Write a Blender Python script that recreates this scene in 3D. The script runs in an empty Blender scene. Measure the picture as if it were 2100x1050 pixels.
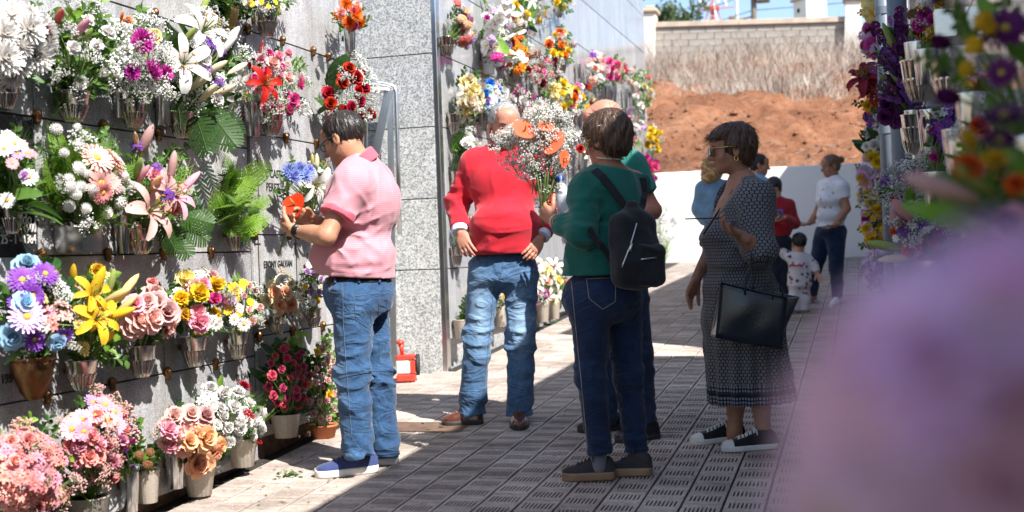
import bpy, bmesh, math, random
import numpy as np
from mathutils import Vector, Matrix, Quaternion
from mathutils.bvhtree import BVHTree

# ------------------------------------------------------------------ camera, sky, sun
SC = bpy.context.scene
COL = SC.collection
PI = math.pi
# camera solved from the vanishing points: 42 mm lens, 16.4 deg left of the lane, rolled 2 deg
FPX, TH, PITCH, ROLL, CZ = 2450.0, math.radians(16.4), math.radians(-0.23), math.radians(2.0), 1.347
SLOPE, G0 = 0.0513, 0.065            # the lane climbs away from the camera
_f0 = np.array([-math.sin(TH), math.cos(TH), 0.0]); _r0 = np.array([math.cos(TH), math.sin(TH), 0.0]); _u0 = np.array([0, 0, 1.0])
CF = _f0*math.cos(PITCH)+_u0*math.sin(PITCH)
_u1 = _u0*math.cos(PITCH)-_f0*math.sin(PITCH)
CR = _r0*math.cos(ROLL)-_u1*math.sin(ROLL)
CU = _u1*math.cos(ROLL)+_r0*math.sin(ROLL)
CC = np.array([0, 0, CZ])
cam_d = bpy.data.cameras.new('camera'); cam = bpy.data.objects.new('camera', cam_d); COL.objects.link(cam)
cam_d.sensor_width = 36; cam_d.lens = 36*FPX/2100; cam_d.clip_start = 0.05; cam_d.clip_end = 3000
m = Matrix.Identity(4)
for i in range(3):
    m[i][0], m[i][1], m[i][2], m[i][3] = CR[i], CU[i], -CF[i], CC[i]
cam.matrix_world = m
cam_d.dof.use_dof = True; cam_d.dof.focus_distance = 5.75; cam_d.dof.aperture_fstop = 2.9
SC.camera = cam

SUN_AZ, SUN_EL = math.radians(35), math.radians(47)      # sun stands to the right and a little behind the camera
SUN_DIR = Vector((math.cos(SUN_EL)*math.cos(SUN_AZ), -math.cos(SUN_EL)*math.sin(SUN_AZ), math.sin(SUN_EL)))
W = bpy.data.worlds.new('World'); SC.world = W; W.use_nodes = True
wn = W.node_tree.nodes; wl = W.node_tree.links
sky = wn.new('ShaderNodeTexSky'); sky.sky_type = 'NISHITA'; sky.sun_disc = False
sky.sun_elevation = SUN_EL; sky.sun_rotation = math.atan2(SUN_DIR.x, SUN_DIR.y); sky.dust_density = 1.6; sky.altitude = 600
wl.new(sky.outputs[0], wn['Background'].inputs[0]); wn['Background'].inputs[1].default_value = 0.106
sun_d = bpy.data.lights.new('sun', 'SUN'); sun_d.energy = 5.0; sun_d.angle = math.radians(0.53); sun_d.color = (1, 0.965, 0.92)
sun = bpy.data.objects.new('sun', sun_d); COL.objects.link(sun)
sun.rotation_euler = (-SUN_DIR).to_track_quat('-Z', 'Y').to_euler(); sun.location = (8, -6, 14)
vs = SC.view_settings
vs.view_transform = 'Standard'; vs.look = 'None'; vs.exposure = 1.20; vs.gamma = 1; vs.use_curve_mapping = False
SC.cycles.use_denoising = True
SC.cycles.max_bounces = 8; SC.cycles.transparent_max_bounces = 12
SC.cycles.sample_clamp_indirect = 6

# ------------------------------------------------------------------ pixel -> world
def ray(x, y):
    d = CF*FPX+CR*(x-1050)+CU*(525-y)
    return d/np.linalg.norm(d)
def at(x, y, z):                      # point seen at a pixel, z metres in front of the lens
    d = CF*FPX+CR*(x-1050)+CU*(525-y)
    return Vector(CC+d*(z/FPX))
def on_ground(x, y):
    d = ray(x, y); t = (G0-CZ)/(d[2]-SLOPE*d[1]); return Vector(CC+d*t)
def on_x(x, y, X):
    d = ray(x, y); return Vector(CC+d*(X/d[0]))
def on_y(x, y, Y):
    d = ray(x, y); return Vector(CC+d*(Y/d[1]))
def depth(P):
    return float((np.array(P)-CC) @ CF)
def gz(y):
    return G0+SLOPE*y

# ------------------------------------------------------------------ materials
MATS = {}
def new_mat(name):
    mt = bpy.data.materials.new(name); mt.use_nodes = True; MATS[name] = mt
    nt = mt.node_tree
    return mt, nt, nt.nodes['Principled BSDF']
def N(nt, typ, **kw):
    n = nt.nodes.new(typ)
    for k, v in kw.items():
        if k in ('operation', 'blend_type', 'data_type', 'attribute_name', 'feature', 'wave_type', 'bands_direction', 'noise_dimensions', 'distance', 'clamp', 'attribute_type', 'wave_profile'):
            setattr(n, k, v)
        else:
            n.inputs[int(k[1:]) if k[0] == 'i' and k[1:].isdigit() else k].default_value = v
    return n
def ramp(nt, fac, stops):
    r = nt.nodes.new('ShaderNodeValToRGB'); cr = r.color_ramp
    while len(cr.elements) < len(stops): cr.elements.new(0.5)
    for e, (p, c) in zip(cr.elements, stops):
        e.position = p; e.color = (*c, 1) if len(c) == 3 else c
    nt.links.new(fac, r.inputs[0]); return r.outputs[0]
def mixc(nt, fac, a, b, mode='MIX'):
    n = nt.nodes.new('ShaderNodeMix'); n.data_type = 'RGBA'; n.blend_type = mode
    for s, v in ((0, fac), (6, a), (7, b)):
        if hasattr(v, 'links'): nt.links.new(v, n.inputs[s])
        elif isinstance(v, (int, float)): n.inputs[s].default_value = v
        else: n.inputs[s].default_value = (*v, 1)
    return n.outputs[2]
def mth(nt, op, a, b=0.0, c=None):
    n = nt.nodes.new('ShaderNodeMath'); n.operation = op
    for i, v in enumerate((a, b) if c is None else (a, b, c)):
        if hasattr(v, 'links'): nt.links.new(v, n.inputs[i])
        else: n.inputs[i].default_value = v
    return n.outputs[0]
def coords(nt, kind='Object'):
    return nt.nodes.new('ShaderNodeTexCoord').outputs[kind]
def noise(nt, vec, scale, detail=4, rough=0.55, out=0):
    n = N(nt, 'ShaderNodeTexNoise', Scale=scale, Detail=detail, Roughness=rough)
    if vec is not None: nt.links.new(vec, n.inputs['Vector'])
    return n.outputs[out]
def bump(nt, b, h, strength=0.3, dist=0.01):
    n = N(nt, 'ShaderNodeBump', Strength=strength, Distance=dist)
    nt.links.new(h, n.inputs['Height']); nt.links.new(n.outputs[0], b.inputs['Normal'])
def setp(b, rough=None, metal=None, spec=None, col=None, **kw):
    if rough is not None: b.inputs['Roughness'].default_value = rough
    if metal is not None: b.inputs['Metallic'].default_value = metal
    if spec is not None: b.inputs['Specular IOR Level'].default_value = spec
    if col is not None: b.inputs['Base Color'].default_value = (*col, 1)
    for k, v in kw.items(): b.inputs[k].default_value = v
def simple(name, col, rough=0.6, metal=0.0, var=0.25, scale=12.0, bmp=0.0, bscale=60.0, spec=0.5, col2=None, detail=5, coat=0.0, bdist=0.004):
    """colour with noise mottling and optional relief"""
    mt, nt, b = new_mat(name)
    v = coords(nt)
    f = noise(nt, v, scale, detail)
    c2 = col2 or tuple(c*(1-var) for c in col)
    nt.links.new(ramp(nt, f, [(0.3, c2), (0.68, tuple(min(1, c*(1+var*0.5)) for c in col))]), b.inputs['Base Color'])
    setp(b, rough, metal, spec)
    if coat: b.inputs['Coat Weight'].default_value = coat
    if bmp: bump(nt, b, noise(nt, v, bscale, 4), bmp, bdist)
    return mt

def granite(name, cols, scale, rough, fine=0.5, bmp=0.0, stain=0.12, spec=0.5):
    mt, nt, b = new_mat(name)
    v = nt.nodes.new('ShaderNodeNewGeometry').outputs['Position']
    vo = N(nt, 'ShaderNodeTexVoronoi', Scale=scale); nt.links.new(v, vo.inputs['Vector'])
    sep = nt.nodes.new('ShaderNodeSeparateColor'); nt.links.new(vo.outputs['Color'], sep.inputs[0])
    n1 = noise(nt, v, scale*1.7, 3, 0.7)
    f = mth(nt, 'ADD', mth(nt, 'MULTIPLY', sep.outputs[0], 1-fine), mth(nt, 'MULTIPLY', n1, fine))
    base = ramp(nt, f, [(0.18, cols[0]), (0.42, cols[1]), (0.66, cols[2])])
    big = noise(nt, v, 2.3, 6, 0.65)
    streak_map = N(nt, 'ShaderNodeMapping'); streak_map.inputs['Scale'].default_value = (9, 9, 0.8); nt.links.new(v, streak_map.inputs[0])
    st = noise(nt, streak_map.outputs[0], 1.6, 5, 0.6)
    dirt = ramp(nt, mth(nt, 'ADD', mth(nt, 'MULTIPLY', big, 0.5), mth(nt, 'MULTIPLY', st, 0.5)), [(0.4, (1-stain*2.2, 1-stain*2.4, 1-stain*2.7)), (0.62, (1.0, 1.0, 1.0))])
    oi = nt.nodes.new('ShaderNodeObjectInfo')
    tone = ramp(nt, oi.outputs['Random'], [(0, (0.86, 0.86, 0.88)), (1, (1.06, 1.05, 1.03))])
    nt.links.new(mixc(nt, 1.0, mixc(nt, 1.0, base, dirt, 'MULTIPLY'), tone, 'MULTIPLY'), b.inputs['Base Color'])
    setp(b, rough, 0, spec)
    nt.links.new(mth(nt, 'ADD', mth(nt, 'MULTIPLY', big, rough*0.8), rough*0.5), b.inputs['Roughness'])
    if bmp: bump(nt, b, f, bmp, 0.002)
    return mt

granite('granite_slab', [(0.19, 0.192, 0.20), (0.38, 0.383, 0.40), (0.54, 0.543, 0.56)], 260, 0.22, 0.6, 0.05, 0.16)
granite('granite_coarse', [(0.15, 0.165, 0.175), (0.33, 0.345, 0.35), (0.56, 0.565, 0.55)], 112, 0.45, 0.4, 0.08, 0.06)
granite('granite_polished', [(0.22, 0.225, 0.24), (0.34, 0.345, 0.365), (0.43, 0.435, 0.455)], 240, 0.10, 0.6, 0.0, 0.10, 0.75)
granite('granite_black', [(0.008, 0.009, 0.010), (0.016, 0.018, 0.02), (0.03, 0.032, 0.035)], 300, 0.08, 0.6, 0.0, 0.03, 0.6)
simple('mortar', (0.42, 0.40, 0.36), 0.9, var=0.35, scale=30, bmp=0.4)
simple('wall_core', (0.06, 0.058, 0.055), 0.95, var=0.4, scale=14)
simple('plinth_brown', (0.22, 0.12, 0.075), 0.9, var=0.55, scale=18, bmp=0.5, bscale=40)
simple('plaster_white', (0.80, 0.79, 0.77), 0.85, var=0.07, scale=1.3, bmp=0.25, bscale=25, detail=8)
simple('plaster_pillar', (0.60, 0.57, 0.53), 0.9, var=0.25, scale=2.2, bmp=0.3, bscale=14, detail=8)
simple('coping', (0.46, 0.38, 0.30), 0.9, var=0.2, scale=3, bmp=0.3)
simple('aluminium', (0.72, 0.73, 0.74), 0.28, 1.0, var=0.12, scale=9)
simple('brushed_steel', (0.62, 0.62, 0.62), 0.2, 1.0, var=0.18, scale=22)
simple('shell_metal', (0.66, 0.60, 0.53), 0.16, 1.0, var=0.3, scale=16, bmp=0.08, bscale=30)
simple('bronze', (0.22, 0.115, 0.05), 0.42, 1.0, var=0.5, scale=25, bmp=0.2, bscale=60)
simple('brass_urn', (0.55, 0.36, 0.14), 0.3, 1.0, var=0.4, scale=20)
simple('letters_dark', (0.035, 0.033, 0.03), 0.5, var=0.3, scale=40)
simple('letters_light', (0.62, 0.60, 0.56), 0.4, var=0.2, scale=40)
simple('pipe_grey', (0.16, 0.19, 0.23), 0.42, var=0.15, scale=5)
simple('terracotta', (0.48, 0.15, 0.055), 0.7, var=0.2, scale=14)
simple('plastic_red', (0.62, 0.05, 0.03), 0.4, var=0.15, scale=20)
simple('plastic_white', (0.74, 0.72, 0.69), 0.4, var=0.1, scale=20)
simple('rubber', (0.02, 0.02, 0.022), 0.7, var=0.3, scale=30)
simple('dark_pit', (0.02, 0.018, 0.017), 0.95, var=0.5, scale=30)

def tile_mat():
    mt, nt, b = new_mat('paving_tile')
    pos = nt.nodes.new('ShaderNodeNewGeometry').outputs['Position']
    at_ = nt.nodes.new('ShaderNodeAttribute'); at_.attribute_name = 'tv'
    oi = nt.nodes.new('ShaderNodeObjectInfo')
    r = mth(nt, 'FRACT', mth(nt, 'ADD', at_.outputs['Fac'], oi.outputs['Random']))
    base = ramp(nt, r, [(0, (0.40, 0.345, 0.305)), (0.5, (0.47, 0.41, 0.37)), (1, (0.56, 0.495, 0.45))])
    d1 = noise(nt, pos, 3.0, 7, 0.65); d2 = noise(nt, pos, 45, 4, 0.7)
    c = mixc(nt, 1.0, base, ramp(nt, d1, [(0.3, (0.62, 0.60, 0.58)), (0.62, (1.05, 1.03, 1.0))]), 'MULTIPLY')
    c = mixc(nt, 1.0, c, ramp(nt, d2, [(0.3, (0.74, 0.72, 0.7)), (0.65, (1.08, 1.08, 1.08))]), 'MULTIPLY')
    nt.links.new(c, b.inputs['Base Color']); setp(b, 0.82, 0, 0.3)
    bump(nt, b, noise(nt, pos, 160, 4, 0.7), 0.35, 0.003)
tile_mat()
simple('tile_joint', (0.028, 0.024, 0.021), 0.95, var=0.5, scale=25, bmp=0.4)
simple('slot_floor', (0.022, 0.019, 0.017), 0.95, var=0.4, scale=60)  # near-black colour for the sunken floors of the tile slots

def soil_mat():
    mt, nt, b = new_mat('red_soil'); v = coords(nt)
    a = noise(nt, v, 0.55, 8, 0.62); c = noise(nt, v, 5.0, 6, 0.7); e = noise(nt, v, 26, 4, 0.7)
    col = ramp(nt, a, [(0.28, (0.17, 0.075, 0.042)), (0.5, (0.27, 0.128, 0.072)), (0.72, (0.36, 0.20, 0.125))])
    col = mixc(nt, 1.0, col, ramp(nt, c, [(0.3, (0.62, 0.58, 0.55)), (0.6, (1.1, 1.08, 1.05))]), 'MULTIPLY')
    col = mixc(nt, ramp(nt, e, [(0.62, (0, 0, 0)), (0.74, (0.6, 0.6, 0.6))]), col, (0.42, 0.30, 0.19))
    nt.links.new(col, b.inputs['Base Color']); setp(b, 0.95, 0, 0.1)
    bump(nt, b, mth(nt, 'ADD', c, mth(nt, 'MULTIPLY', e, 0.5)), 1.0, 0.09)
soil_mat()
simple('dry_grass', (0.37, 0.315, 0.26), 0.9, var=0.45, scale=1.6, col2=(0.17, 0.125, 0.10))
simple('dark_scrub', (0.055, 0.06, 0.03), 0.9, var=0.5, scale=9)
simple('concrete_block', (0.34, 0.31, 0.275), 0.92, var=0.3, scale=2.2, bmp=0.4, bscale=18, detail=8)
simple('block_joint', (0.30, 0.215, 0.165), 0.95, var=0.3, scale=4)
simple('field', (0.24, 0.19, 0.12), 0.95, var=0.4, scale=0.2)
simple('tower_red', (0.55, 0.09, 0.06), 0.6, var=0.2, scale=3)
simple('tower_white', (0.75, 0.75, 0.74), 0.6, var=0.1, scale=3)
simple('pole_wood', (0.17, 0.14, 0.12), 0.9, var=0.3, scale=4)

def petal_mat():
    """petal colour comes from the object's own colour; 't' runs from petal base to tip"""
    mt, nt, b = new_mat('petal')
    oi = nt.nodes.new('ShaderNodeObjectInfo'); at_ = nt.nodes.new('ShaderNodeAttribute'); at_.attribute_name = 't'
    hs = nt.nodes.new('ShaderNodeHueSaturation')
    nt.links.new(oi.outputs['Color'], hs.inputs['Color'])
    nt.links.new(mth(nt, 'ADD', mth(nt, 'MULTIPLY', oi.outputs['Random'], 0.025), 0.4875), hs.inputs['Hue'])
    nt.links.new(mth(nt, 'ADD', mth(nt, 'MULTIPLY', oi.outputs['Random'], 0.3), 0.82), hs.inputs['Value'])
    inner = mixc(nt, 1.0, hs.outputs[0], (0.86, 0.78, 0.72), 'MULTIPLY')
    c = mixc(nt, at_.outputs['Fac'], inner, hs.outputs[0])
    v = coords(nt); nz = noise(nt, v, 25, 3)
    c = mixc(nt, 1.0, c, ramp(nt, nz, [(0.3, (0.86, 0.84, 0.84)), (0.7, (1.06, 1.06, 1.06))]), 'MULTIPLY')
    nt.links.new(c, b.inputs['Base Color']); setp(b, 0.6, 0, 0.25)
    tr = nt.nodes.new('ShaderNodeBsdfTranslucent'); nt.links.new(c, tr.inputs[0])
    mx = nt.nodes.new('ShaderNodeMixShader'); mx.inputs[0].default_value = 0.28
    nt.links.new(b.outputs[0], mx.inputs[1]); nt.links.new(tr.outputs[0], mx.inputs[2])
    nt.links.new(mx.outputs[0], nt.nodes['Material Output'].inputs[0])
petal_mat()
def leaf_mat(name, c1, c2, rough=0.45, objcol=False):
    mt, nt, b = new_mat(name); v = coords(nt)
    oi = nt.nodes.new('ShaderNodeObjectInfo')
    c = ramp(nt, mth(nt, 'ADD', mth(nt, 'MULTIPLY', noise(nt, v, 14, 4), 0.6), mth(nt, 'MULTIPLY', oi.outputs['Random'], 0.4)), [(0.25, c1), (0.75, c2)])
    if objcol: c = mixc(nt, 1.0, c, oi.outputs['Color'], 'MULTIPLY')
    nt.links.new(c, b.inputs['Base Color']); setp(b, rough, 0, 0.4)
    tr = nt.nodes.new('ShaderNodeBsdfTranslucent'); nt.links.new(mixc(nt, 1.0, c, (1.0, 1.15, 0.6), 'MULTIPLY'), tr.inputs[0])
    mx = nt.nodes.new('ShaderNodeMixShader'); mx.inputs[0].default_value = 0.3
    nt.links.new(b.outputs[0], mx.inputs[1]); nt.links.new(tr.outputs[0], mx.inputs[2])
    nt.links.new(mx.outputs[0], nt.nodes['Material Output'].inputs[0])
leaf_mat('leaf', (0.035, 0.085, 0.018), (0.12, 0.23, 0.04), 0.42, True)
leaf_mat('tree_leaf', (0.018, 0.035, 0.012), (0.06, 0.095, 0.03), 0.6)
simple('stem', (0.13, 0.20, 0.05), 0.6, var=0.4, scale=20)
simple('floral_centre', (0.50, 0.33, 0.04), 0.8, var=0.4, scale=90, bmp=0.5)
simple('pollen', (0.36, 0.13, 0.02), 0.8, var=0.3, scale=60)
simple('bark', (0.09, 0.065, 0.045), 0.95, var=0.5, scale=8, bmp=0.6)

# ------------------------------------------------------------------ mesh helpers
class MB:
    """collects geometry for ONE mesh object"""
    def __init__(s): s.v = []; s.f = []; s.mi = []; s.t = []
    def add(s, vs, fs, mi=0, t=None):
        o = len(s.v); s.v.extend([tuple(p) for p in vs]); s.f.extend([tuple(i+o for i in f) for f in fs]); s.mi.extend([mi]*len(fs))
        s.t.extend(t if t is not None else [1.0]*len(vs))
    def box(s, lo, hi, mi=0, M=None):
        x0, y0, z0 = lo; x1, y1, z1 = hi
        vs = [(x0,y0,z0),(x1,y0,z0),(x1,y1,z0),(x0,y1,z0),(x0,y0,z1),(x1,y0,z1),(x1,y1,z1),(x0,y1,z1)]
        if M is not None: vs = [M @ Vector(p) for p in vs]
        s.add(vs, [(3,2,1,0),(4,5,6,7),(0,1,5,4),(1,2,6,5),(2,3,7,6),(3,0,4,7)], mi)
    def bevbox(s, lo, hi, b=0.004, mi=0, M=None):
        """box with chamfered edges"""
        c = [(lo[i]+hi[i])/2 for i in range(3)]; h = [(hi[i]-lo[i])/2 for i in range(3)]
        bm = bmesh.new(); bmesh.ops.create_cube(bm, size=2)
        for v in bm.verts: v.co = Vector((v.co.x*h[0], v.co.y*h[1], v.co.z*h[2]))
        bmesh.ops.bevel(bm, geom=list(bm.edges), offset=min(b, min(h)*0.8), segments=1, affect='EDGES', profile=0.5)
        bm.verts.index_update()
        vs = [v.co+Vector(c) for v in bm.verts]
        if M is not None: vs = [M @ p for p in vs]
        s.add(vs, [tuple(v.index for v in f.verts) for f in bm.faces], mi); bm.free()
    def tube(s, pts, rs, n=8, mi=0, caps=True, t=None, flat=None):
        pts = [Vector(p) for p in pts]
        if not hasattr(rs, '__len__'): rs = [rs]*len(pts)
        o = len(s.v); up = None; k = len(pts)
        for i, p in enumerate(pts):
            d = (pts[min(i+1, k-1)]-pts[max(i-1, 0)])
            d = d.normalized() if d.length > 1e-9 else Vector((0, 0, 1))
            if up is None: up = Vector((0, 0, 1)) if abs(d.z) < 0.9 else Vector((1, 0, 0))
            a = d.cross(up); a = a.normalized() if a.length > 1e-6 else d.orthogonal().normalized()
            bb = a.cross(d).normalized(); up = bb
            for j in range(n):
                th = 2*PI*j/n
                q = p+a*(rs[i]*math.cos(th))+bb*(rs[i]*math.sin(th)*(flat or 1))
                s.v.append(tuple(q)); s.t.append(1.0 if t is None else t[i])
        for i in range(k-1):
            for j in range(n):
                s.f.append((o+i*n+j, o+i*n+(j+1) % n, o+(i+1)*n+(j+1) % n, o+(i+1)*n+j)); s.mi.append(mi)
        if caps:
            s.f.append(tuple(o+j for j in reversed(range(n)))); s.mi.append(mi)
            s.f.append(tuple(o+(k-1)*n+j for j in range(n))); s.mi.append(mi)
    def lathe(s, prof, n=16, mi=0, M=None, flute=None, arc=2*PI, t=None):
        """prof: list of (r, z); flute(theta, k) scales r"""
        o = len(s.v); k = len(prof); full = abs(arc-2*PI) < 1e-6; cols = n if full else n+1
        for i, (r, z) in enumerate(prof):
            for j in range(cols):
                th = arc*j/n - (arc/2 if not full else 0)
                rr = r*(flute(th, i/(k-1)) if flute else 1)
                p = Vector((rr*math.cos(th), rr*math.sin(th), z))
                s.v.append(tuple(M @ p if M is not None else p)); s.t.append(1.0 if t is None else t[i])
        for i in range(k-1):
            for j in range(n):
                a = o+i*cols+j; b = o+i*cols+(j+1) % cols
                s.f.append((a, b, b+cols, a+cols)); s.mi.append(mi)
    def mesh(s, name, mats):
        me = bpy.data.meshes.new(name); me.from_pydata(s.v, [], s.f)
        for mm in mats: me.materials.append(MATS[mm] if isinstance(mm, str) else mm)
        if len(mats) > 1: me.polygons.foreach_set('material_index', s.mi)
        me.attributes.new('t', 'FLOAT', 'POINT').data.foreach_set('value', s.t)
        return me
    def obj(s, name, mats, parent=None, smooth=False, loc=None):
        if isinstance(mats, str): mats = [mats]
        if loc is not None: s.v = [(p[0]-loc[0], p[1]-loc[1], p[2]-loc[2]) for p in s.v]
        me = s.mesh(name, mats)
        if smooth: me.polygons.foreach_set('use_smooth', [True]*len(me.polygons))
        return link(name, me, parent, loc)
def link(name, me, parent=None, loc=None):
    o = bpy.data.objects.new(name, me); COL.objects.link(o)
    if parent is not None: o.parent = parent
    if loc is not None: o.location = loc
    return o
def tag(o, label=None, cat=None, group=None, kind=None):
    if label: o['label'] = label
    if cat: o['category'] = cat
    if group: o['group'] = group
    if kind: o['kind'] = kind
    return o
def empty(name, loc, label=None, cat=None, group=None):
    o = bpy.data.objects.new(name, None); COL.objects.link(o); o.location = loc; o.empty_display_size = 0.1
    return tag(o, label, cat, group)
def child(mb, name, mats, root, smooth=False):
    """part built in world coordinates under a thing whose Empty stands at root.location (no rotation)"""
    L = root['_w'] if '_w' in root else tuple(root.location)
    mb.v = [(p[0]-L[0], p[1]-L[1], p[2]-L[2]) for p in mb.v]
    return mb.obj(name, mats, root, smooth)
def smooth(o, on=True):
    o.data.polygons.foreach_set('use_smooth', [on]*len(o.data.polygons)); return o
def frame(n, up=Vector((0, 0, 1))):
    """matrix whose Z axis is n"""
    n = Vector(n).normalized(); x = up.cross(n)
    if x.length < 1e-4: x = Vector((1, 0, 0)).cross(n)
    x.normalize(); y = n.cross(x)
    return Matrix((x, y, n)).transposed()
# ------------------------------------------------------------------ ground and paving
WX = -2.935           # face of the niche walls on the left
RX = 0.33             # face of the niche wall on the right
def sheet(name, x0, x1, y0, y1, zf, nx, ny, matn, label=None):
    b = MB(); vs = []; fs = []
    for j in range(ny+1):
        for i in range(nx+1):
            x = x0+(x1-x0)*i/nx; y = y0+(y1-y0)*j/ny; vs.append((x, y, zf(x, y)))
    for j in range(ny):
        for i in range(nx):
            a = j*(nx+1)+i; fs.append((a, a+1, a+nx+2, a+nx+1))
    b.add(vs, fs); o = b.obj(name, matn); return tag(o, kind='structure')
sheet('ground', -90, 90, -60, 19.9, lambda x, y: gz(y)-0.06, 4, 4, 'field')
pv = sheet('pavement', -6.2, 2.2, -2, 19.75, lambda x, y: gz(y)-0.0135, 1, 1, 'tile_joint')

TW, TL = 0.165, 0.1717
def tile_mesh(name, sides=True):
    """square hydraulic tile with one row of eight drainage slots pressed into it"""
    b = MB(); w, l = TW-0.0105, TL-0.0030; h = 0.011; d = 0.008
    ns = 8; m0 = 0.012; sp = (w-2*m0)/ns; sw = sp*0.47
    xs = [-w/2]
    for k in range(ns):
        c = -w/2+m0+sp*(k+0.5); xs += [c-sw/2, c+sw/2]
    xs.append(w/2); ys = [-l/2, -l*0.25, l*0.25, l/2]
    vi = {}
    vs = []; fs = []; mi = []
    def V(x, y, z):
        k = (round(x, 5), round(y, 5), round(z, 5))
        if k not in vi: vi[k] = len(vs); vs.append((x, y, z))
        return vi[k]
    def Q(a, bq, c, dq, mm=0): fs.append((V(*a), V(*bq), V(*c), V(*dq))); mi.append(mm)
    for i in range(len(xs)-1):
        x0, x1 = xs[i], xs[i+1]
        slot = i % 2 == 1
        if slot:
            y0, y1 = ys[1], ys[2]
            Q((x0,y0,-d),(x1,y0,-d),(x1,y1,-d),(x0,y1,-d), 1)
            if sides:
                Q((x0,y0,0),(x1,y0,0),(x1,y0,-d),(x0,y0,-d), 0); Q((x1,y1,0),(x0,y1,0),(x0,y1,-d),(x1,y1,-d), 0)
                Q((x0,y1,0),(x0,y0,0),(x0,y0,-d),(x0,y1,-d), 0); Q((x1,y0,0),(x1,y1,0),(x1,y1,-d),(x1,y0,-d), 0)
        else:
            Q((x0,ys[1],0),(x1,ys[1],0),(x1,ys[2],0),(x0,ys[2],0))
    top = [V(x, ys[0], 0) for x in (xs[0], xs[-1])]
    # front and back plain bands as single polygons following the slot corners
    f1 = [V(xs[0], ys[0], 0), V(xs[-1], ys[0], 0)]+[V(x, ys[1], 0) for x in reversed(xs)]
    f2 = [V(x, ys[2], 0) for x in xs]+[V(xs[-1], ys[3], 0), V(xs[0], ys[3], 0)]
    fs.append(tuple(f1)); mi.append(0); fs.append(tuple(f2)); mi.append(0)
    if sides:
        Q((-w/2,-l/2,-h),(w/2,-l/2,-h),(w/2,-l/2,0),(-w/2,-l/2,0)); Q((w/2,-l/2,-h),(w/2,l/2,-h),(w/2,l/2,0),(w/2,-l/2,0))
        Q((w/2,l/2,-h),(-w/2,l/2,-h),(-w/2,l/2,0),(w/2,l/2,0)); Q((-w/2,l/2,-h),(-w/2,-l/2,-h),(-w/2,-l/2,0),(-w/2,l/2,0))
    b.add(vs, fs); b.mi = mi
    return b
def build_tiles():
    rnd = random.Random(5)
    src = tile_mesh('tile'); far = tile_mesh('tile', False)
    me = src.mesh('tile', ['paving_tile', 'slot_floor'])
    me.attributes.new('tv', 'FLOAT', 'POINT')
    cells = []
    for k in range(-33, 18):
        x = -0.732+TW*(k+0.5)
        off = 0.0 if k % 2 == 0 else TL/2
        j0 = int((3.6-4.692)/TL)
        for j in range(j0, 90):
            y = 4.692+off+TL*j
            if y > 19.6: continue
            if x < WX+0.06 and not 6.62 < y < 8.2: continue
            if x > RX-0.06 and not 7.3 < y < 8.35: continue
            p = np.array([x, y, gz(y)])-CC; z = p @ CF
            px, py = 1050+FPX*(p @ CR)/z, 525-FPX*(p @ CU)/z
            if not (-60 < px < 2160) or py > 1110: continue
            cells.append((y, x, -40 < px < 1720 and py < 1080))
    cells.sort()
    n = 0; rest = MB(); tv = []
    rot = math.atan(SLOPE)
    for y, x, near in cells:
        dz = rnd.uniform(-0.0014, 0.0014); a = rnd.uniform(-0.006, 0.006); tlt = rnd.uniform(-0.006, 0.006)
        if near and n < 300:
            o = link('tile', me, pv); o.location = (x, y, gz(y)+dz); o.rotation_euler = (rot+tlt, rnd.uniform(-0.006, 0.006), a); n += 1
        else:
            s = src if y < 11 else far
            rest.add([(px_+x, py_+y, pz+gz(py_+y)+dz) for px_, py_, pz in s.v], s.f)
            rest.mi[-len(s.f):] = s.mi
            tv += [rnd.random()]*len(s.v)
    o = rest.obj('tiles', ['paving_tile', 'slot_floor'], pv); tag(o, kind='stuff')
    o.data.attributes.new('tv', 'FLOAT', 'POINT').data.foreach_set('value', tv)
build_tiles()

# ------------------------------------------------------------------ niche walls on the left
def text_mesh(body, size, depth=0.0015, align='LEFT', shear=0.0):
    cu = bpy.data.curves.new('lettering', 'FONT'); cu.body = body; cu.size = size; cu.extrude = depth; cu.align_x = align; cu.shear = shear
    cu.resolution_u = 3
    o = bpy.data.objects.new('lettering', cu); COL.objects.link(o)
    dg = bpy.context.evaluated_depsgraph_get()
    me = bpy.data.meshes.new_from_object(o.evaluated_get(dg))
    bpy.data.objects.remove(o); bpy.data.curves.remove(cu)
    return me
def wall_text(body, size, P, part, root, matn, normal=1, align='LEFT', squash=1.0, shear=0.0):
    me = text_mesh(body, size, align=align, shear=shear); me.materials.clear(); me.materials.append(MATS[matn])
    M = Matrix(((0, 0, normal), (normal, 0, 0), (0, 1, 0)))
    me.transform((M @ Matrix.Diagonal((squash, 1, 1))).to_4x4())
    o = link('lettering', me, part); o.location = Vector(P)-root.location
    return o
def clasp_mesh():
    b = MB()
    prof = [(0.001, -0.030), (0.008, -0.027), (0.0125, -0.016), (0.010, -0.006), (0.016, 0.004), (0.0165, 0.014), (0.011, 0.024), (0.004, 0.029), (0.0, 0.030)]
    b.lathe(prof, 10, M=Matrix.Translation((0.012, 0, 0)) @ Matrix.Diagonal((1.2, 0.9, 1, 1)))
    b.tube([(-0.004, 0, 0), (0.012, 0, 0)], 0.008, 8)
    me = b.mesh('clasp', ['bronze']); me.polygons.foreach_set('use_smooth', [True]*len(me.polygons)); return me
CLASP = clasp_mesh()
SLABS = {}
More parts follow.
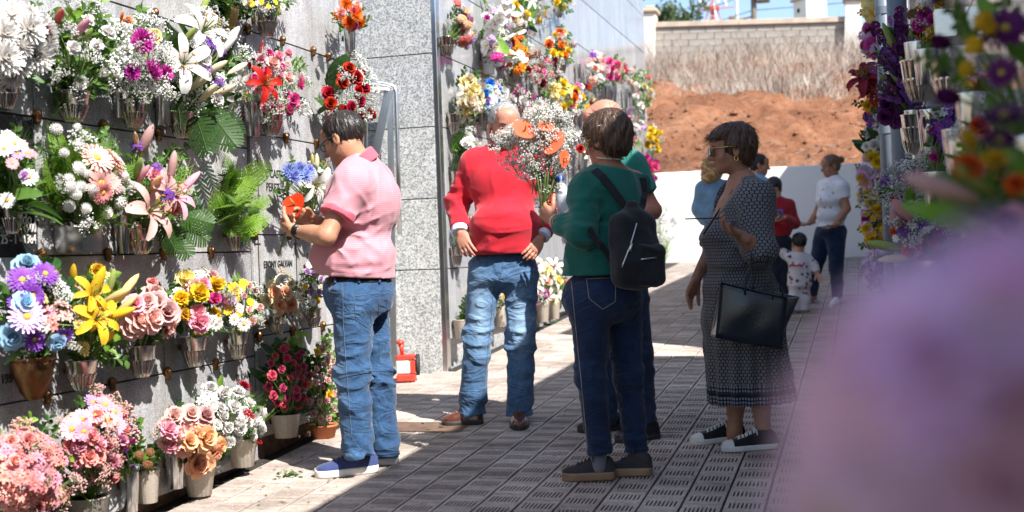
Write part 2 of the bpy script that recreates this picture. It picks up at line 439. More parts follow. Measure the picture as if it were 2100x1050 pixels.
def niche_wall(key, label, ys, zs, back, matn, x=WX, side=1, special=None, clasp=True, top=None, base_z=None, core_y=None, plinth='plinth_brown'):
    """rows and columns of stone slabs set proud of a dark core; a brown recessed plinth under them"""
    yc = (ys[0]+ys[-1])/2; g = min(gz(ys[0]), gz(ys[-1]))
    root = tag(empty('niche_wall', (x, yc, g), label, 'niche wall'), kind='thing')
    b = MB(); c0, c1 = core_y or (ys[0], ys[-1])
    x0, x1 = sorted((x-side*0.016, x-side*back))
    b.box((x0, c0, zs[0]), (x1, c1, (top or zs[-1])))
    child(b, 'wall_core', 'wall_core', root)
    p = MB(); px0, px1 = sorted((x-side*0.05, x-side*back+side*0.002))
    p.box((px0, c0+0.002, g-0.25), (px1, c1-0.002, zs[0]))
    child(p, 'plinth', plinth, root)
    rnd = random.Random(hash(key) % 1000 if not isinstance(key, int) else key)
    for i in range(len(ys)-1):
        for j in range(len(zs)-1):
            s = MB(); gp = 0.0032; pr = rnd.uniform(-0.0012, 0.0012)
            sx = sorted((x-side*0.018, x+side*pr))
            s.bevbox((sx[0], ys[i]+gp, zs[j]+gp), (sx[1], ys[i+1]-gp, zs[j+1]-gp), 0.002)
            mm = (special or {}).get((i, j), matn)
            o = child(s, 'slab', mm, root); SLABS[(key, i, j)] = (o, root)
            if clasp:
                cy = [ys[i]+0.0, (ys[i]+ys[i+1])/2] if i < len(ys)-1 else []
                for yy in cy:
                    c = link('clasp', CLASP, o); c.location = Vector((x+side*0.002, yy, zs[j+1]))-root.location
                    c.rotation_euler = (rnd.uniform(-0.15, 0.15), 0, 0 if side > 0 else PI)
    return root
ZA = [0.345, 0.867, 1.390, 1.907, 2.430, 2.953, 3.476]
ZB = [0.450, 0.962, 1.475, 1.988, 2.505, 3.028, 3.551]
niche_wall(1, 'light grey granite niche wall crowded with flowers beside the man in pink', [2.16, 2.96, 3.76, 4.56, 5.36], ZA, 2.4, 'granite_slab', special={(1, 2): 'granite_black'}, core_y=(2.16, 5.378))
niche_wall(2, 'short stepped-up grey granite niche wall section behind the man in pink', [5.385, 6.125, 6.52], ZB, 2.4, 'granite_slab', core_y=(5.382, 6.52))
def put_text(key, body, size, px, py, matn='letters_dark', x=WX, **kw):
    o, root = SLABS[key]; P = on_x(px, py, x+0.002)
    return wall_text(body, size, P, o, root, matn, **kw)
put_text((1, 1, 2), 'Delgado Afonso', 0.062, 2, 459, 'letters_light', squash=0.78, shear=0.15)
put_text((1, 1, 2), '4 - 12 - 1900', 0.05, 2, 476, 'letters_light', squash=0.72)
put_text((1, 1, 2), '25 - 1 - 1984', 0.05, 2, 500, 'letters_light', squash=0.72)
put_text((2, 0, 2), 'DE CASTRO', 0.062, 538, 362, squash=0.85)
put_text((2, 0, 2), 'PEREZ', 0.062, 546, 391, squash=0.85)
put_text((2, 0, 1), 'EBONY GALVAN', 0.05, 541, 549, squash=0.85)
put_text((1, 2, 0), 'FAMILIA', 0.05, 130, 860, squash=0.8)
put_text((1, 3, 0), 'D. JUAN', 0.045, 484, 781, squash=0.85)
put_text((1, 2, 1), '25-12-1955', 0.036, 238, 752, squash=0.8)
put_text((1, 1, 1), '1954', 0.05, 2, 788, squash=0.8)
for key, (px, py) in (((2, 0, 2), (528, 330)), ((2, 0, 1), (530, 500)), ((2, 1, 2), (652, 345)), ((2, 1, 1), (607, 500))):
    o, root = SLABS[key]; P = on_x(px, py, WX+0.0025); b = MB()
    b.box((P.x-0.002, P.y-0.003, P.z-0.30), (P.x, P.y+0.003, P.z+0.04)); b.box((P.x-0.002, P.y-0.025, P.z-0.003), (P.x-0.0002, P.y+0.025, P.z+0.003))
    c = child(b, 'engraved_cross', 'letters_dark', root); c.parent = o

# the far block: coarse granite end face, polished niche fronts
FY = 8.25
ZF = [0.715, 1.234, 1.752, 2.275, 2.810, 3.345, 3.880, 4.415, 4.950]
YF = [FY+0.05+0.78*i for i in range(6)]
YF2 = [YF[-1]+0.006+0.82*i for i in range(7)]
niche_wall(3, 'tall polished grey granite niche wall beyond the alley, near half with granite end', YF, ZF, 3.4, 'granite_polished', core_y=(FY, YF[-1]+0.003), plinth='granite_coarse', clasp=False)
niche_wall(4, 'far half of the tall polished niche wall next to the earth bank', YF2, [z+0.25 for z in ZF], 3.4, 'granite_polished', core_y=(YF[-1]+0.004, YF2[-1]+0.05), clasp=False)
def end_face():
    root = SLABS[(3, 0, 0)][1]
    zs = [gz(FY)-0.2, 1.234, 1.752, 2.275, 2.810, 3.345, 3.880, 4.415, 4.950]
    b = MB(); b.box((WX-3.39, FY-0.03, zs[0]), (WX-0.03, FY-0.001, zs[-1])); child(b, 'mortar_bed', 'mortar', root)
    for j in range(len(zs)-1):
        for (xa, xb) in ((WX-1.32, WX-0.036), (WX-2.6, WX-1.326)):
            s = MB(); s.bevbox((xa, FY-0.046, zs[j]+0.004), (xb, FY-0.028, zs[j+1]-0.004), 0.002); child(s, 'end_slab', 'granite_coarse', root)
    s = MB(); s.bevbox((WX-0.034, FY-0.045, zs[0]), (WX+0.004, FY+0.03, zs[-1]), 0.004); child(s, 'corner_strip', 'aluminium', root)
end_face()

# ------------------------------------------------------------------ niche walls on the right (in shade)
def zrow(z0, n): return [z0+0.525*i for i in range(n+1)]
TOP1, TOP2 = 3.60, 4.40
def right_block(key, label, y0, n, w, z0, top, matn='granite_slab'):
    ys = [y0+w*i for i in range(n+1)]
    r = niche_wall(key, label, ys, zrow(z0, 5), 2.2, matn, x=RX, side=-1, top=top, clasp=False)
    b = MB(); b.bevbox((RX-0.02, ys[0]-0.03, top-0.001), (RX+2.23, ys[-1]+0.03, top+0.06), 0.01); child(b, 'roof_slab', 'mortar', r)
    b = MB(); b.box((RX+0.0, ys[0], zrow(z0, 5)[-1]+0.004), (RX+0.016, ys[-1], top-0.002)); child(b, 'frieze', 'plaster_white', r)
    return r
right_block(5, 'shaded granite niche wall close to the camera behind blurred flowers', -1.9, 13, 0.7, 0.46, TOP1, 'granite_polished')
right_block(6, 'shaded granite niche wall running back to the white wall, past the grey pipes', 8.30, 14, 0.78, 0.95, TOP2, 'granite_polished')
def pipe(px, y, x, r, ztop, label):
    root = empty('drain_pipe', (x, y, gz(y)), label, 'drain pipe', 'grey drain pipes at the wall corners')
    b = MB(); b.tube([(x, y, gz(y)-0.02), (x, y, ztop)], r, 20); child(b, 'pipe', 'pipe_grey', root, True)
    for zz in (gz(y)+0.75, gz(y)+1.55, gz(y)+2.35):
        b = MB(); b.tube([(x, y, zz), (x, y, zz+0.05)], r+0.006, 20); b.box((x, y-0.012, zz+0.012), (RX+0.02, y+0.012, zz+0.03)); child(b, 'bracket', 'pipe_grey', root)
pipe(1818, 8.42, 0.178, 0.05, 4.2, 'slimmer grey drain pipe standing farther back among dense hanging flowers')
pipe(1860, 7.16, 0.225, 0.056, 3.45, 'thicker grey drain pipe in front of the other pipe')

# ------------------------------------------------------------------ far end: white wall, bank, block wall
YW = 19.75
b = MB(); b.bevbox((-9, YW, gz(YW)-0.4), (7, YW+0.2, 2.56), 0.01)
tag(b.obj('boundary_wall', 'plaster_white'), kind='thing', label='low plain white rendered wall closing the lane below the red earth bank', cat='wall')
def hz(x, y):
    pts = [(19.95, 2.40), (20.6, 2.48), (21.4, 2.75), (23.5, 3.55), (26.3, 4.55), (29, 5.05), (35.7, 6.7), (40, 6.9), (400, 7.5)]
    z = pts[-1][1]
    for (a, za), (c, zc) in zip(pts, pts[1:]):
        if y <= c: z = za+(zc-za)*(y-a)/(c-a); break
    k = min(1, max(0, (y-20.2)/1.2))*min(1, max(0, (36-y)/3))
    z += k*(0.10*abs(math.sin(x*3.7+2.0*math.sin(y*0.9)))+0.16*math.sin(x*0.9+y*0.7)+0.09*math.sin(x*2.3-y*1.7)+0.06*math.sin(x*4.1+y*3.3)+0.05*math.sin(5.7*y+1.3*x))
    return z - 0.02*(x+3)*k
b = MB(); nx, ny = 110, 150; vs = []; fs = []; rr = random.Random(9)
for j in range(ny+1):
    for i in range(nx+1):
        x = -16+26*i/nx; y = 19.955+17*j/ny
        z = hz(x, y)+(rr.uniform(-0.06, 0.065) if 0 < j else 0); vs.append((x, y, z))
for j in range(ny):
    for i in range(nx):
        a = j*(nx+1)+i; fs.append((a, a+1, a+nx+2, a+nx+1))
b.add(vs, fs); tag(b.obj('hillside', 'red_soil', smooth=True), kind='structure')
sheet('field', -400, 400, 36.9, 900, lambda x, y: 6.6, 2, 2, 'field')
sheet('hillside_flank', -120, -15.9, 19.95, 37, lambda x, y: hz(-16, y), 1, 12, 'red_soil')
sheet('hillside_flank', 9.9, 120, 19.95, 37, lambda x, y: hz(10, y), 1, 12, 'red_soil')
# clods on the cut bank
def stones():
    r = random.Random(4); b = MB()
    for i in range(1100):
        x = r.uniform(-7, 3); y = 20.2+6.5*r.random()**1.2; s = r.uniform(0.015, 0.07)*(1.6 if r.random() < 0.08 else 1)
        P = Vector((x, y, hz(x, y)))
        vs = [Vector((r.uniform(.6, 1.2)*a, r.uniform(.6, 1.2)*c, r.uniform(.5, 1)*d))*s+P for a, c, d in ((1,0,0),(-1,0,0),(0,1,0),(0,-1,0),(0,0,1),(0,0,-1))]
        b.add(vs, [(0,2,4),(2,1,4),(1,3,4),(3,0,4),(2,0,5),(1,2,5),(3,1,5),(0,3,5)])
    tag(b.obj('gravel', 'red_soil'), 'loose red clods and stones scattered on the bare bank', 'stones', kind='stuff')
stones()
def grass():
    r = random.Random(11); b = MB()
    def blade(P, h, lean, w):
        a = r.uniform(0, 2*PI); d = Vector((math.cos(a), math.sin(a), 0))*lean; sd = Vector((1, 0, 0)) if r.random() < 0.6 else Vector((math.cos(a+1.5), math.sin(a+1.5), 0))
        p1 = P+Vector((0, 0, h*0.55))+d*0.35; p2 = P+Vector((0, 0, h))+d
        b.add([P-sd*w, P+sd*w, p1+sd*w*0.8, p1-sd*w*0.8, p2], [(0, 1, 2, 3), (3, 2, 4)])
    for i in range(20000):
        y = 26.0+9.6*r.random()**1.25; x = r.uniform(-7.5, 4.5)
        edge = 0.6*math.sin(x*1.3)+0.4*math.sin(x*3.1+1)
        if y < 26.3+edge*0.5: 
            if r.random() < 0.7: continue
        cl = 0.5+0.5*math.sin(x*1.9+math.sin(y*1.1)*2)
        h = (r.uniform(0.15, 0.62)+(0.45 if r.random() < .06 else 0))*(0.5+0.75*cl)+(0.15*r.random() if y > 31 else 0)
        blade(Vector((x, y, hz(x, y)-0.03)), h, r.uniform(0.05, 0.75)*h*1.6, r.uniform(0.003, 0.009))
    for i in range(900):                                   # straw lying at the foot of the bank
        x = r.uniform(-6, 1.5); y = r.uniform(20.1, 21.8) if r.random() < 0.75 else r.uniform(21.8, 26)
        P = Vector((x, y, hz(x, y)+0.02)); a = r.uniform(0, PI); d = Vector((math.cos(a), math.sin(a)*0.5, r.uniform(0, 0.3)))*r.uniform(0.06, 0.24)
        u = Vector((0, 0, 0.0035)); b.add([P-u, P+u, P+d+u, P+d-u], [(0, 1, 2, 3)])
    tag(b.obj('dry_grass', 'dry_grass'), 'tall dry straw-coloured grass below the block wall', 'grass', kind='stuff')
grass()
def block_wall():
    Y = 36.0; z0, zt = 6.1, 8.11; x0, x1 = -5.80, -0.30
    piv = Vector((x0, Y, zt)); tilt = math.atan(0.057)
    def sloped(name, loc, label, cat, group=None):
        r = empty(name, loc, label, cat, group); r['kind'] = 'thing'
        off = Vector(loc)-piv; q = Matrix.Rotation(tilt, 3, 'Y'); r['_w'] = tuple(loc); r.location = piv+q @ off; r.rotation_euler = (0, tilt, 0)
        return r
    root = sloped('block_wall', ((x0+x1)/2, Y, z0), 'grey concrete block wall with tan coping between two white pillars', 'wall')
    b = MB(); b.box((x0, Y+0.02, z0), (x1, Y+0.2, zt-0.16)); child(b, 'mortar_core', 'block_joint', root)
    bl = MB(); bl.bevbox((-0.24, -0.004, -0.0905), (0.24, 0.03, 0.0905), 0.006); me = bl.mesh('block', ['concrete_block'])
    bl = MB(); bl.bevbox((-0.115, -0.004, -0.0905), (0.115, 0.03, 0.0905), 0.006); mh = bl.mesh('half_block', ['concrete_block'])
    z = zt-0.16-0.1; k = 0; rr = random.Random(3); RL = Vector(root['_w'])
    while z > z0:
        xs = [(x0+0.25+0.5*i, me) for i in range(11)] if k % 2 == 0 else [(x0+0.125, mh)]+[(x0+0.5+0.5*i, me) for i in range(10)]+[(x0+5.375, mh)]
        for x, mm in xs:
            o = link('block', mm, root); o.location = Vector((x, Y-rr.uniform(0, 0.006), z))-RL
        z -= 0.19; k += 1
    b = MB(); b.bevbox((x0, Y-0.07, zt-0.155), (x1, Y+0.28, zt), 0.01); child(b, 'coping', 'coping', root)
    wp = MB(); wp.box((0.17, Y+0.02, z0), (5, Y+0.2, zt-0.35))
    r2 = sloped('block_wall', (2.5, Y, z0), 'stub of block wall with coping between a white pillar and the hanging flowers', 'wall'); child(wp, 'wall', 'concrete_block', r2)
    b = MB(); b.bevbox((0.17, Y-0.07, zt-0.349), (5, Y+0.28, zt-0.25), 0.01); child(b, 'coping', 'coping', r2)
    for xa, xb, lab in ((-6.16, -5.803, 'white pillar with pale cap beside the dark tree crown'), (-0.297, 0.165, 'white pillar with pale cap next to the hanging flower column')):
        xc = (xa+xb)/2; zz = zt+0.27 if xc < -1 else zt+0.42
        r = sloped('wall_pillar', (xc, Y, z0), lab, 'pillar', 'white pillars of the block wall')
        b = MB(); b.bevbox((xa, Y-0.22, z0-0.9), (xb, Y+0.3, zz), 0.015); child(b, 'shaft', 'plaster_pillar', r)
        b = MB(); b.bevbox((xa-0.07, Y-0.3, zz+0.001), (xb+0.07, Y+0.38, zz+0.13), 0.03); b.bevbox((xa+0.02, Y-0.22, zz+0.131), (xb-0.02, Y+0.3, zz+0.21), 0.04); child(b, 'cap', 'coping', r)
block_wall()

# beyond the wall
def hut():
    P = Vector((-1.95, 55, 6.6))
    r = empty('chimney_tower', P, 'small white square tower with flat slab roof behind the block wall', 'tower')
    Mr = Matrix.Translation(P) @ Matrix.Rotation(math.radians(36), 4, 'Z')
    b = MB(); b.bevbox((-0.52, -0.52, 0), (0.52, 0.52, 5.45), 0.02, M=Mr); child(b, 'wall', 'plaster_white', r)
    b = MB(); b.bevbox((-0.62, -0.62, 5.451), (0.62, 0.62, 5.58), 0.02, M=Mr); child(b, 'roof', 'mortar', r)
    b = MB(); b.tube([Mr @ Vector((-0.54, 0.1, 5.0)), Mr @ Vector((-0.515, 0.1, 5.0))], 0.1, 12); child(b, 'vent_hole', 'dark_pit', r)
hut()
def utility():
    P = on_y(1543, 20, 60); P.z = 6.6
    r = empty('utility_pole', P, 'dark wooden utility pole with small transformer behind the block wall', 'utility pole')
    b = MB(); b.tube([P, P+Vector((0.1, 0, 9))], [0.17, 0.13], 10); child(b, 'pole', 'pole_wood', r)
    b = MB(); b.bevbox((P.x+0.2, P.y-0.3, P.z+6.55), (P.x+0.85, P.y+0.3, P.z+7.5), 0.05); child(b, 'transformer', 'pole_wood', r)
    b = MB(); b.tube([P+Vector((-1.0, 0, 5.75)), P+Vector((0.1, 0, 5.9))], 0.05, 6); b.bevbox((P.x-1.15, P.y-.15, P.z+5.6), (P.x-0.85, P.y+.15, P.z+6.0), 0.04); child(b, 'side_arm', 'pole_wood', r)
    for k, (z, sag) in enumerate(((6.2, 0.5), (7.1, 0.7))):
        b = MB(); A = P+Vector((0, 0, z)); Bp = A+Vector((26, 10, 3.4)); b.tube([A.lerp(Bp, t/10)-Vector((0, 0, sag*4*t/10*(1-t/10))) for t in range(11)], 0.018, 4)
        Bp = A+Vector((-14, 6, -0.3)); b.tube([A.lerp(Bp, t/10)-Vector((0, 0, sag*4*t/10*(1-t/10))) for t in range(11)], 0.018, 4); child(b, 'cable', 'rubber', r)
    Q = on_y(1511, 20, 70); Q.z = 6.6
    b = MB(); b.tube([Q, Q+Vector((0, 0, 9))], 0.09, 8); tag(b.obj('lamp_post', 'plaster_pillar', loc=Q), 'thin pale post standing between the mast and the utility pole', 'post')
utility()
def mast():
    P = on_y(1462, 20, 110); P.z = 6.6; q_ = 0.42
    r = empty('antenna_mast', P, 'red and white lattice antenna mast behind the block wall', 'antenna mast')
    z = 14.6
    for a in range(4):
        th = a*PI/2+0.5; d = Vector((math.cos(th), math.sin(th), 0))
        b = MB(); b.tube([P+d*2.1, P+d*1.7+Vector((0, 0, z-2)), P+d*0.25+Vector((0, 0, z+2.0))], 0.055, 6); child(b, 'leg', 'tower_white' if a % 2 else 'tower_red', r)
        b = MB(); b.tube([P+d*1.55+Vector((0, 0, z-0.6)), P-d*0.6+Vector((0, 0, z+1.6))], 0.045, 6); child(b, 'brace', 'tower_red', r)
        b = MB(); b.tube([P+d*1.3+Vector((0, 0, z+1.9)), P+d*0.9+Vector((0, 0, z+3.6))], [0.13, 0.05], 6); child(b, 'antenna', 'tower_white', r)
    b = MB(); b.tube([P+Vector((0, 0, 0)), P+Vector((0, 0, z+0.6))], 0.08, 8); child(b, 'shaft', 'tower_white', r)
    b = MB(); b.tube([P+Vector((0, 0, z+0.6)), P+Vector((0, 0, z+4))], 0.09, 8); child(b, 'upper_shaft', 'tower_red', r)
    b = MB(); b.tube([P+Vector((-1.9, 0, z+1.6)), P+Vector((1.9, 0, z+1.6))], 0.05, 6); b.bevbox((P.x-0.8, P.y-0.3, P.z+z+1.5), (P.x+0.6, P.y+0.3, P.z+z+1.8), 0.03); child(b, 'platform', 'tower_red', r)
mast()
def tree():
    P = Vector((-9.9, 57, 6.6)); rr = random.Random(21)
    r = empty('pine_tree', P, 'dark green tree crown rising behind the block wall', 'tree')
    b = MB(); b.tube([P, P+Vector((0.2, 0, 2)), P+Vector((-0.1, 0, 5)), P+Vector((0.1, 0, 7.5))], [0.28, 0.22, 0.14, 0.05], 8)
    ends = []
    for k in range(16):
        z = rr.uniform(2.8, 6.6); a = rr.uniform(0, 2*PI); L = rr.uniform(1.0, 2.1)
        p0 = P+Vector((0, 0, z)); p1 = p0+Vector((math.cos(a)*L, math.sin(a)*L, L*0.45)); b.tube([p0, p0.lerp(p1, .5)+Vector((0, 0, .1)), p1], [0.07, 0.05, 0.02], 5); ends.append(p1)
    child(b, 'trunk', 'bark', r, True)
    b = MB()
    for e in ends:
        for q in range(3):
            c = e+Vector((rr.gauss(0, .4), rr.gauss(0, .4), rr.gauss(0, .3)))
            for i in range(95):
                d = Vector((rr.gauss(0, 1), rr.gauss(0, 1), rr.gauss(0, .7))); d = d.normalized()*rr.random()**.4*0.55
                p = c+d; u = Vector((rr.gauss(0, 1), rr.gauss(0, 1), rr.gauss(0, 1))).normalized(); w = u.orthogonal().normalized()
                s = rr.uniform(.08, .17); b.add([p-w*s*.45, p+u*s*1.3, p+w*s*.45, p-u*s*1.1], [(0, 1, 2, 3)])
    child(b, 'crown', 'tree_leaf', r)
tree()

# ------------------------------------------------------------------ platform ladder in the alley
def ladder():
    D = 8.62
    base = on_ground(800, 758)
    r = empty('step_ladder', base, 'aluminium step ladder with red and white wheel block in the alley', 'ladder')
    L = lambda x, y, dz=0: at(x, y, D+dz)
    for dz, nm in ((0, 'handrail'),):
        b = MB(); b.tube([L(748, 420), L(750, 200), L(753, 176), L(762, 167), L(795, 173), L(808, 178), L(812, 190), L(816, 330), L(820, 480)], 0.0165, 12); child(b, nm, 'aluminium', r, True)
    for dz in (0.0, 0.42):
        b = MB()
        A, Bq = L(797, 185, dz), L(748, 430, dz); d = (Bq-A).normalized(); s = Vector(CR)
        C2 = L(700, 668, dz)
        for seg in ((A, C2),):
            w = Vector(CR)*0.03; t = Vector(CF)*0.012
            b.add([seg[0]-w-t, seg[0]+w-t, seg[1]+w-t, seg[1]-w-t, seg[0]-w+t, seg[0]+w+t, seg[1]+w+t, seg[1]-w+t], [(0,1,2,3),(7,6,5,4),(0,4,5,1),(1,5,6,2),(2,6,7,3),(3,7,4,0)])
        child(b, 'stile', 'aluminium', r)
        b = MB(); A = L(800, 186, dz+.03); C2 = L(808, 752 if dz == 0 else 735, dz*0.2); w = Vector(CR)*0.022; t = Vector(CF)*0.012
        b.add([A-w-t, A+w-t, C2+w-t, C2-w-t, A-w+t, A+w+t, C2+w+t, C2-w+t], [(0,1,2,3),(7,6,5,4),(0,4,5,1),(1,5,6,2),(2,6,7,3),(3,7,4,0)]); child(b, 'rear_leg', 'aluminium', r)
    for k in range(6):
        f = 0.1+k*0.15; A = L(797, 185, 0).lerp(L(700, 668, 0), f); B2 = L(797, 185, .42).lerp(L(700, 668, .42), f)
        b = MB(); b.tube([A, B2], 0.022, 8, flat=0.5); child(b, 'step', 'aluminium', r)
    b = MB(); b.tube([L(778, 600, 0.1), L(818, 735, 0.0)], 0.017, 10); child(b, 'brace', 'aluminium', r, True)
    b = MB(); P0 = L(752, 186); b.bevbox((P0.x, P0.y-0.02, P0.z-0.012), (P0.x+0.16, P0.y+0.10, P0.z+0.012), 0.004); child(b, 'top_step', 'plastic_white', r)
    # wheel block
    g = on_ground(834, 783); P = Vector((g.x, g.y, g.z))
    rt = Vector((_r0[0], _r0[1], 0)); fw = Vector((_f0[0], _f0[1], 0))
    Mq = Matrix.Translation(P) @ Matrix(((rt.x, fw.x, 0), (rt.y, fw.y, 0), (0, 0, 1))).to_4x4()
    for i, (a, c, mm) in enumerate(((0.0, 0.055, 'plastic_red'), (0.0551, 0.15, 'plastic_white'), (0.1501, 0.19, 'plastic_red'))):
        b = MB(); b.bevbox((-0.066, -0.05, a+0.004), (0.066 if i != 1 else 0.03, 0.06, c), 0.008, M=Mq); child(b, 'wheel_block', mm, r)
    b = MB(); b.bevbox((0.031, -0.049, 0.058), (0.066, 0.06, 0.149), 0.006, M=Mq); child(b, 'wheel_block', 'plastic_red', r)
    b = MB(); b.tube([Mq @ Vector((0.07, 0.035, 0.115)), Mq @ Vector((0.09, 0.035, 0.115))], 0.075, 18); child(b, 'wheel', 'rubber', r, True)
    b = MB(); b.tube([Mq @ Vector((-0.025, 0.0, 0.19)), Mq @ Vector((-0.03, 0, 0.27))], [0.012, 0.02], 10); b.lathe([(0.0, -.02), (0.025, -.012), (0.03, 0), (0.02, .016), (0.0, .02)], 10, M=Mq @ Matrix.Translation((-0.035, 0, 0.275))); child(b, 'release_knob', 'plastic_red', r, True)
ladder()
# a flat inspection cover near the ladder
g = on_ground(850, 877); b = MB(); sl = lambda x, y: (x, y, gz(y)+0.004)
b.add([sl(g.x-0.36, g.y-0.12), sl(g.x+0.30, g.y-0.12), sl(g.x+0.30, g.y+0.14), sl(g.x-0.36, g.y+0.14)], [(0, 1, 2, 3)])
simple('rust_plate', (0.17, 0.10, 0.07), 0.7, 0.3, var=0.4, scale=12, bmp=0.3)
tag(b.obj('drain_cover', 'rust_plate'), 'flat rusty brown drain cover set in the paving between the two men', 'drain cover')
# ------------------------------------------------------------------ flowers: shared bloom meshes
CLR = dict(white=(.80,.80,.77), cream=(.80,.72,.50), palepink=(.80,.50,.46), pink=(.82,.38,.47), hotpink=(.74,.07,.27), magenta=(.50,.035,.32),
    red=(.37,.003,.012), orange=(.80,.17,.015), peach=(.80,.45,.26), yellow=(.82,.56,.03), paleyellow=(.82,.70,.28), lilac=(.62,.42,.70), mauve=(.93,.64,.90), blush=(1.0,.66,.74), purple=(.24,.07,.46),
    plum=(.13,.012,.12), blue=(.28,.36,.72), skyblue=(.38,.62,.80), salmon=(.82,.34,.31), burgundy=(.22,.006,.035), brown=(.22,.10,.045), green=(1,1,1),
    lime=(1.9,1.7,.9), dark=(.42,.5,.5), teal=(.55,.75,1.25), budgreen=(.36,.46,.12), rosewood=(.52,.10,.10), azure=(.02,.22,.68), wine=(.62,.09,.17))
def petal(b, az, L, Wd, e0, e1, r0=0.0, z0=0.0, nl=4, cup=0.25, wp=(0.6, 0.55), mi=0, ruf=0.0, rnd=None, roll=0.0):
    ca, sa = math.cos(az), math.sin(az); r, z = r0, z0; vs = []; ts = []; fs = []
    nrm = (wp[0]/(wp[0]+wp[1]))**wp[0]*(wp[1]/(wp[0]+wp[1]))**wp[1]
    for i in range(nl+1):
        s = i/nl; e = e0+(e1-e0)*s
        if i: r += math.cos(e)*L/nl; z += math.sin(e)*L/nl
        q = min(max(s, 0.04), 0.97); w = Wd/2*(q**wp[0]*(1-q)**wp[1])/nrm
        if i == 0: w = Wd*0.12
        nr, nz = -math.sin(e), math.cos(e)
        for k in (-1, 0, 1):
            c = cup*w*abs(k)+(ruf*(rnd.uniform(-1, 1) if rnd else 0) if i == nl or (i > 0 and k) else 0)+roll*k*w
            rr, zz, tt = r+nr*c, z+nz*c, k*w
            vs.append((rr*ca-tt*sa, rr*sa+tt*ca, zz)); ts.append(s)
        if i:
            o = (i-1)*3; fs += [(o, o+1, o+4, o+3), (o+1, o+2, o+5, o+4)]
    b.add(vs, fs, mi, ts)
def dome(b, r, h, z, mi=1, n=10, bumps=0):
    b.lathe([(r, z-0.01), (r*0.95, z+h*0.3), (r*0.7, z+h*0.75), (r*0.3, z+h), (0.001, z+h*1.02)], n, mi, t=[0.2]*5)
def stalk(b, L=0.5, r=0.025, mi=2): b.tube([(0, 0, -L), (0, 0, 0.0)], r, 5, mi, caps=False, t=[0, 0])
FM = {}
def fmesh(kind, b, smooth=True):
    me = b.mesh(kind, ['petal', 'floral_centre', 'stem', 'leaf', 'pollen'])
    if smooth: me.polygons.foreach_set('use_smooth', [True]*len(me.polygons))
    FM.setdefault(kind, []).append(me)
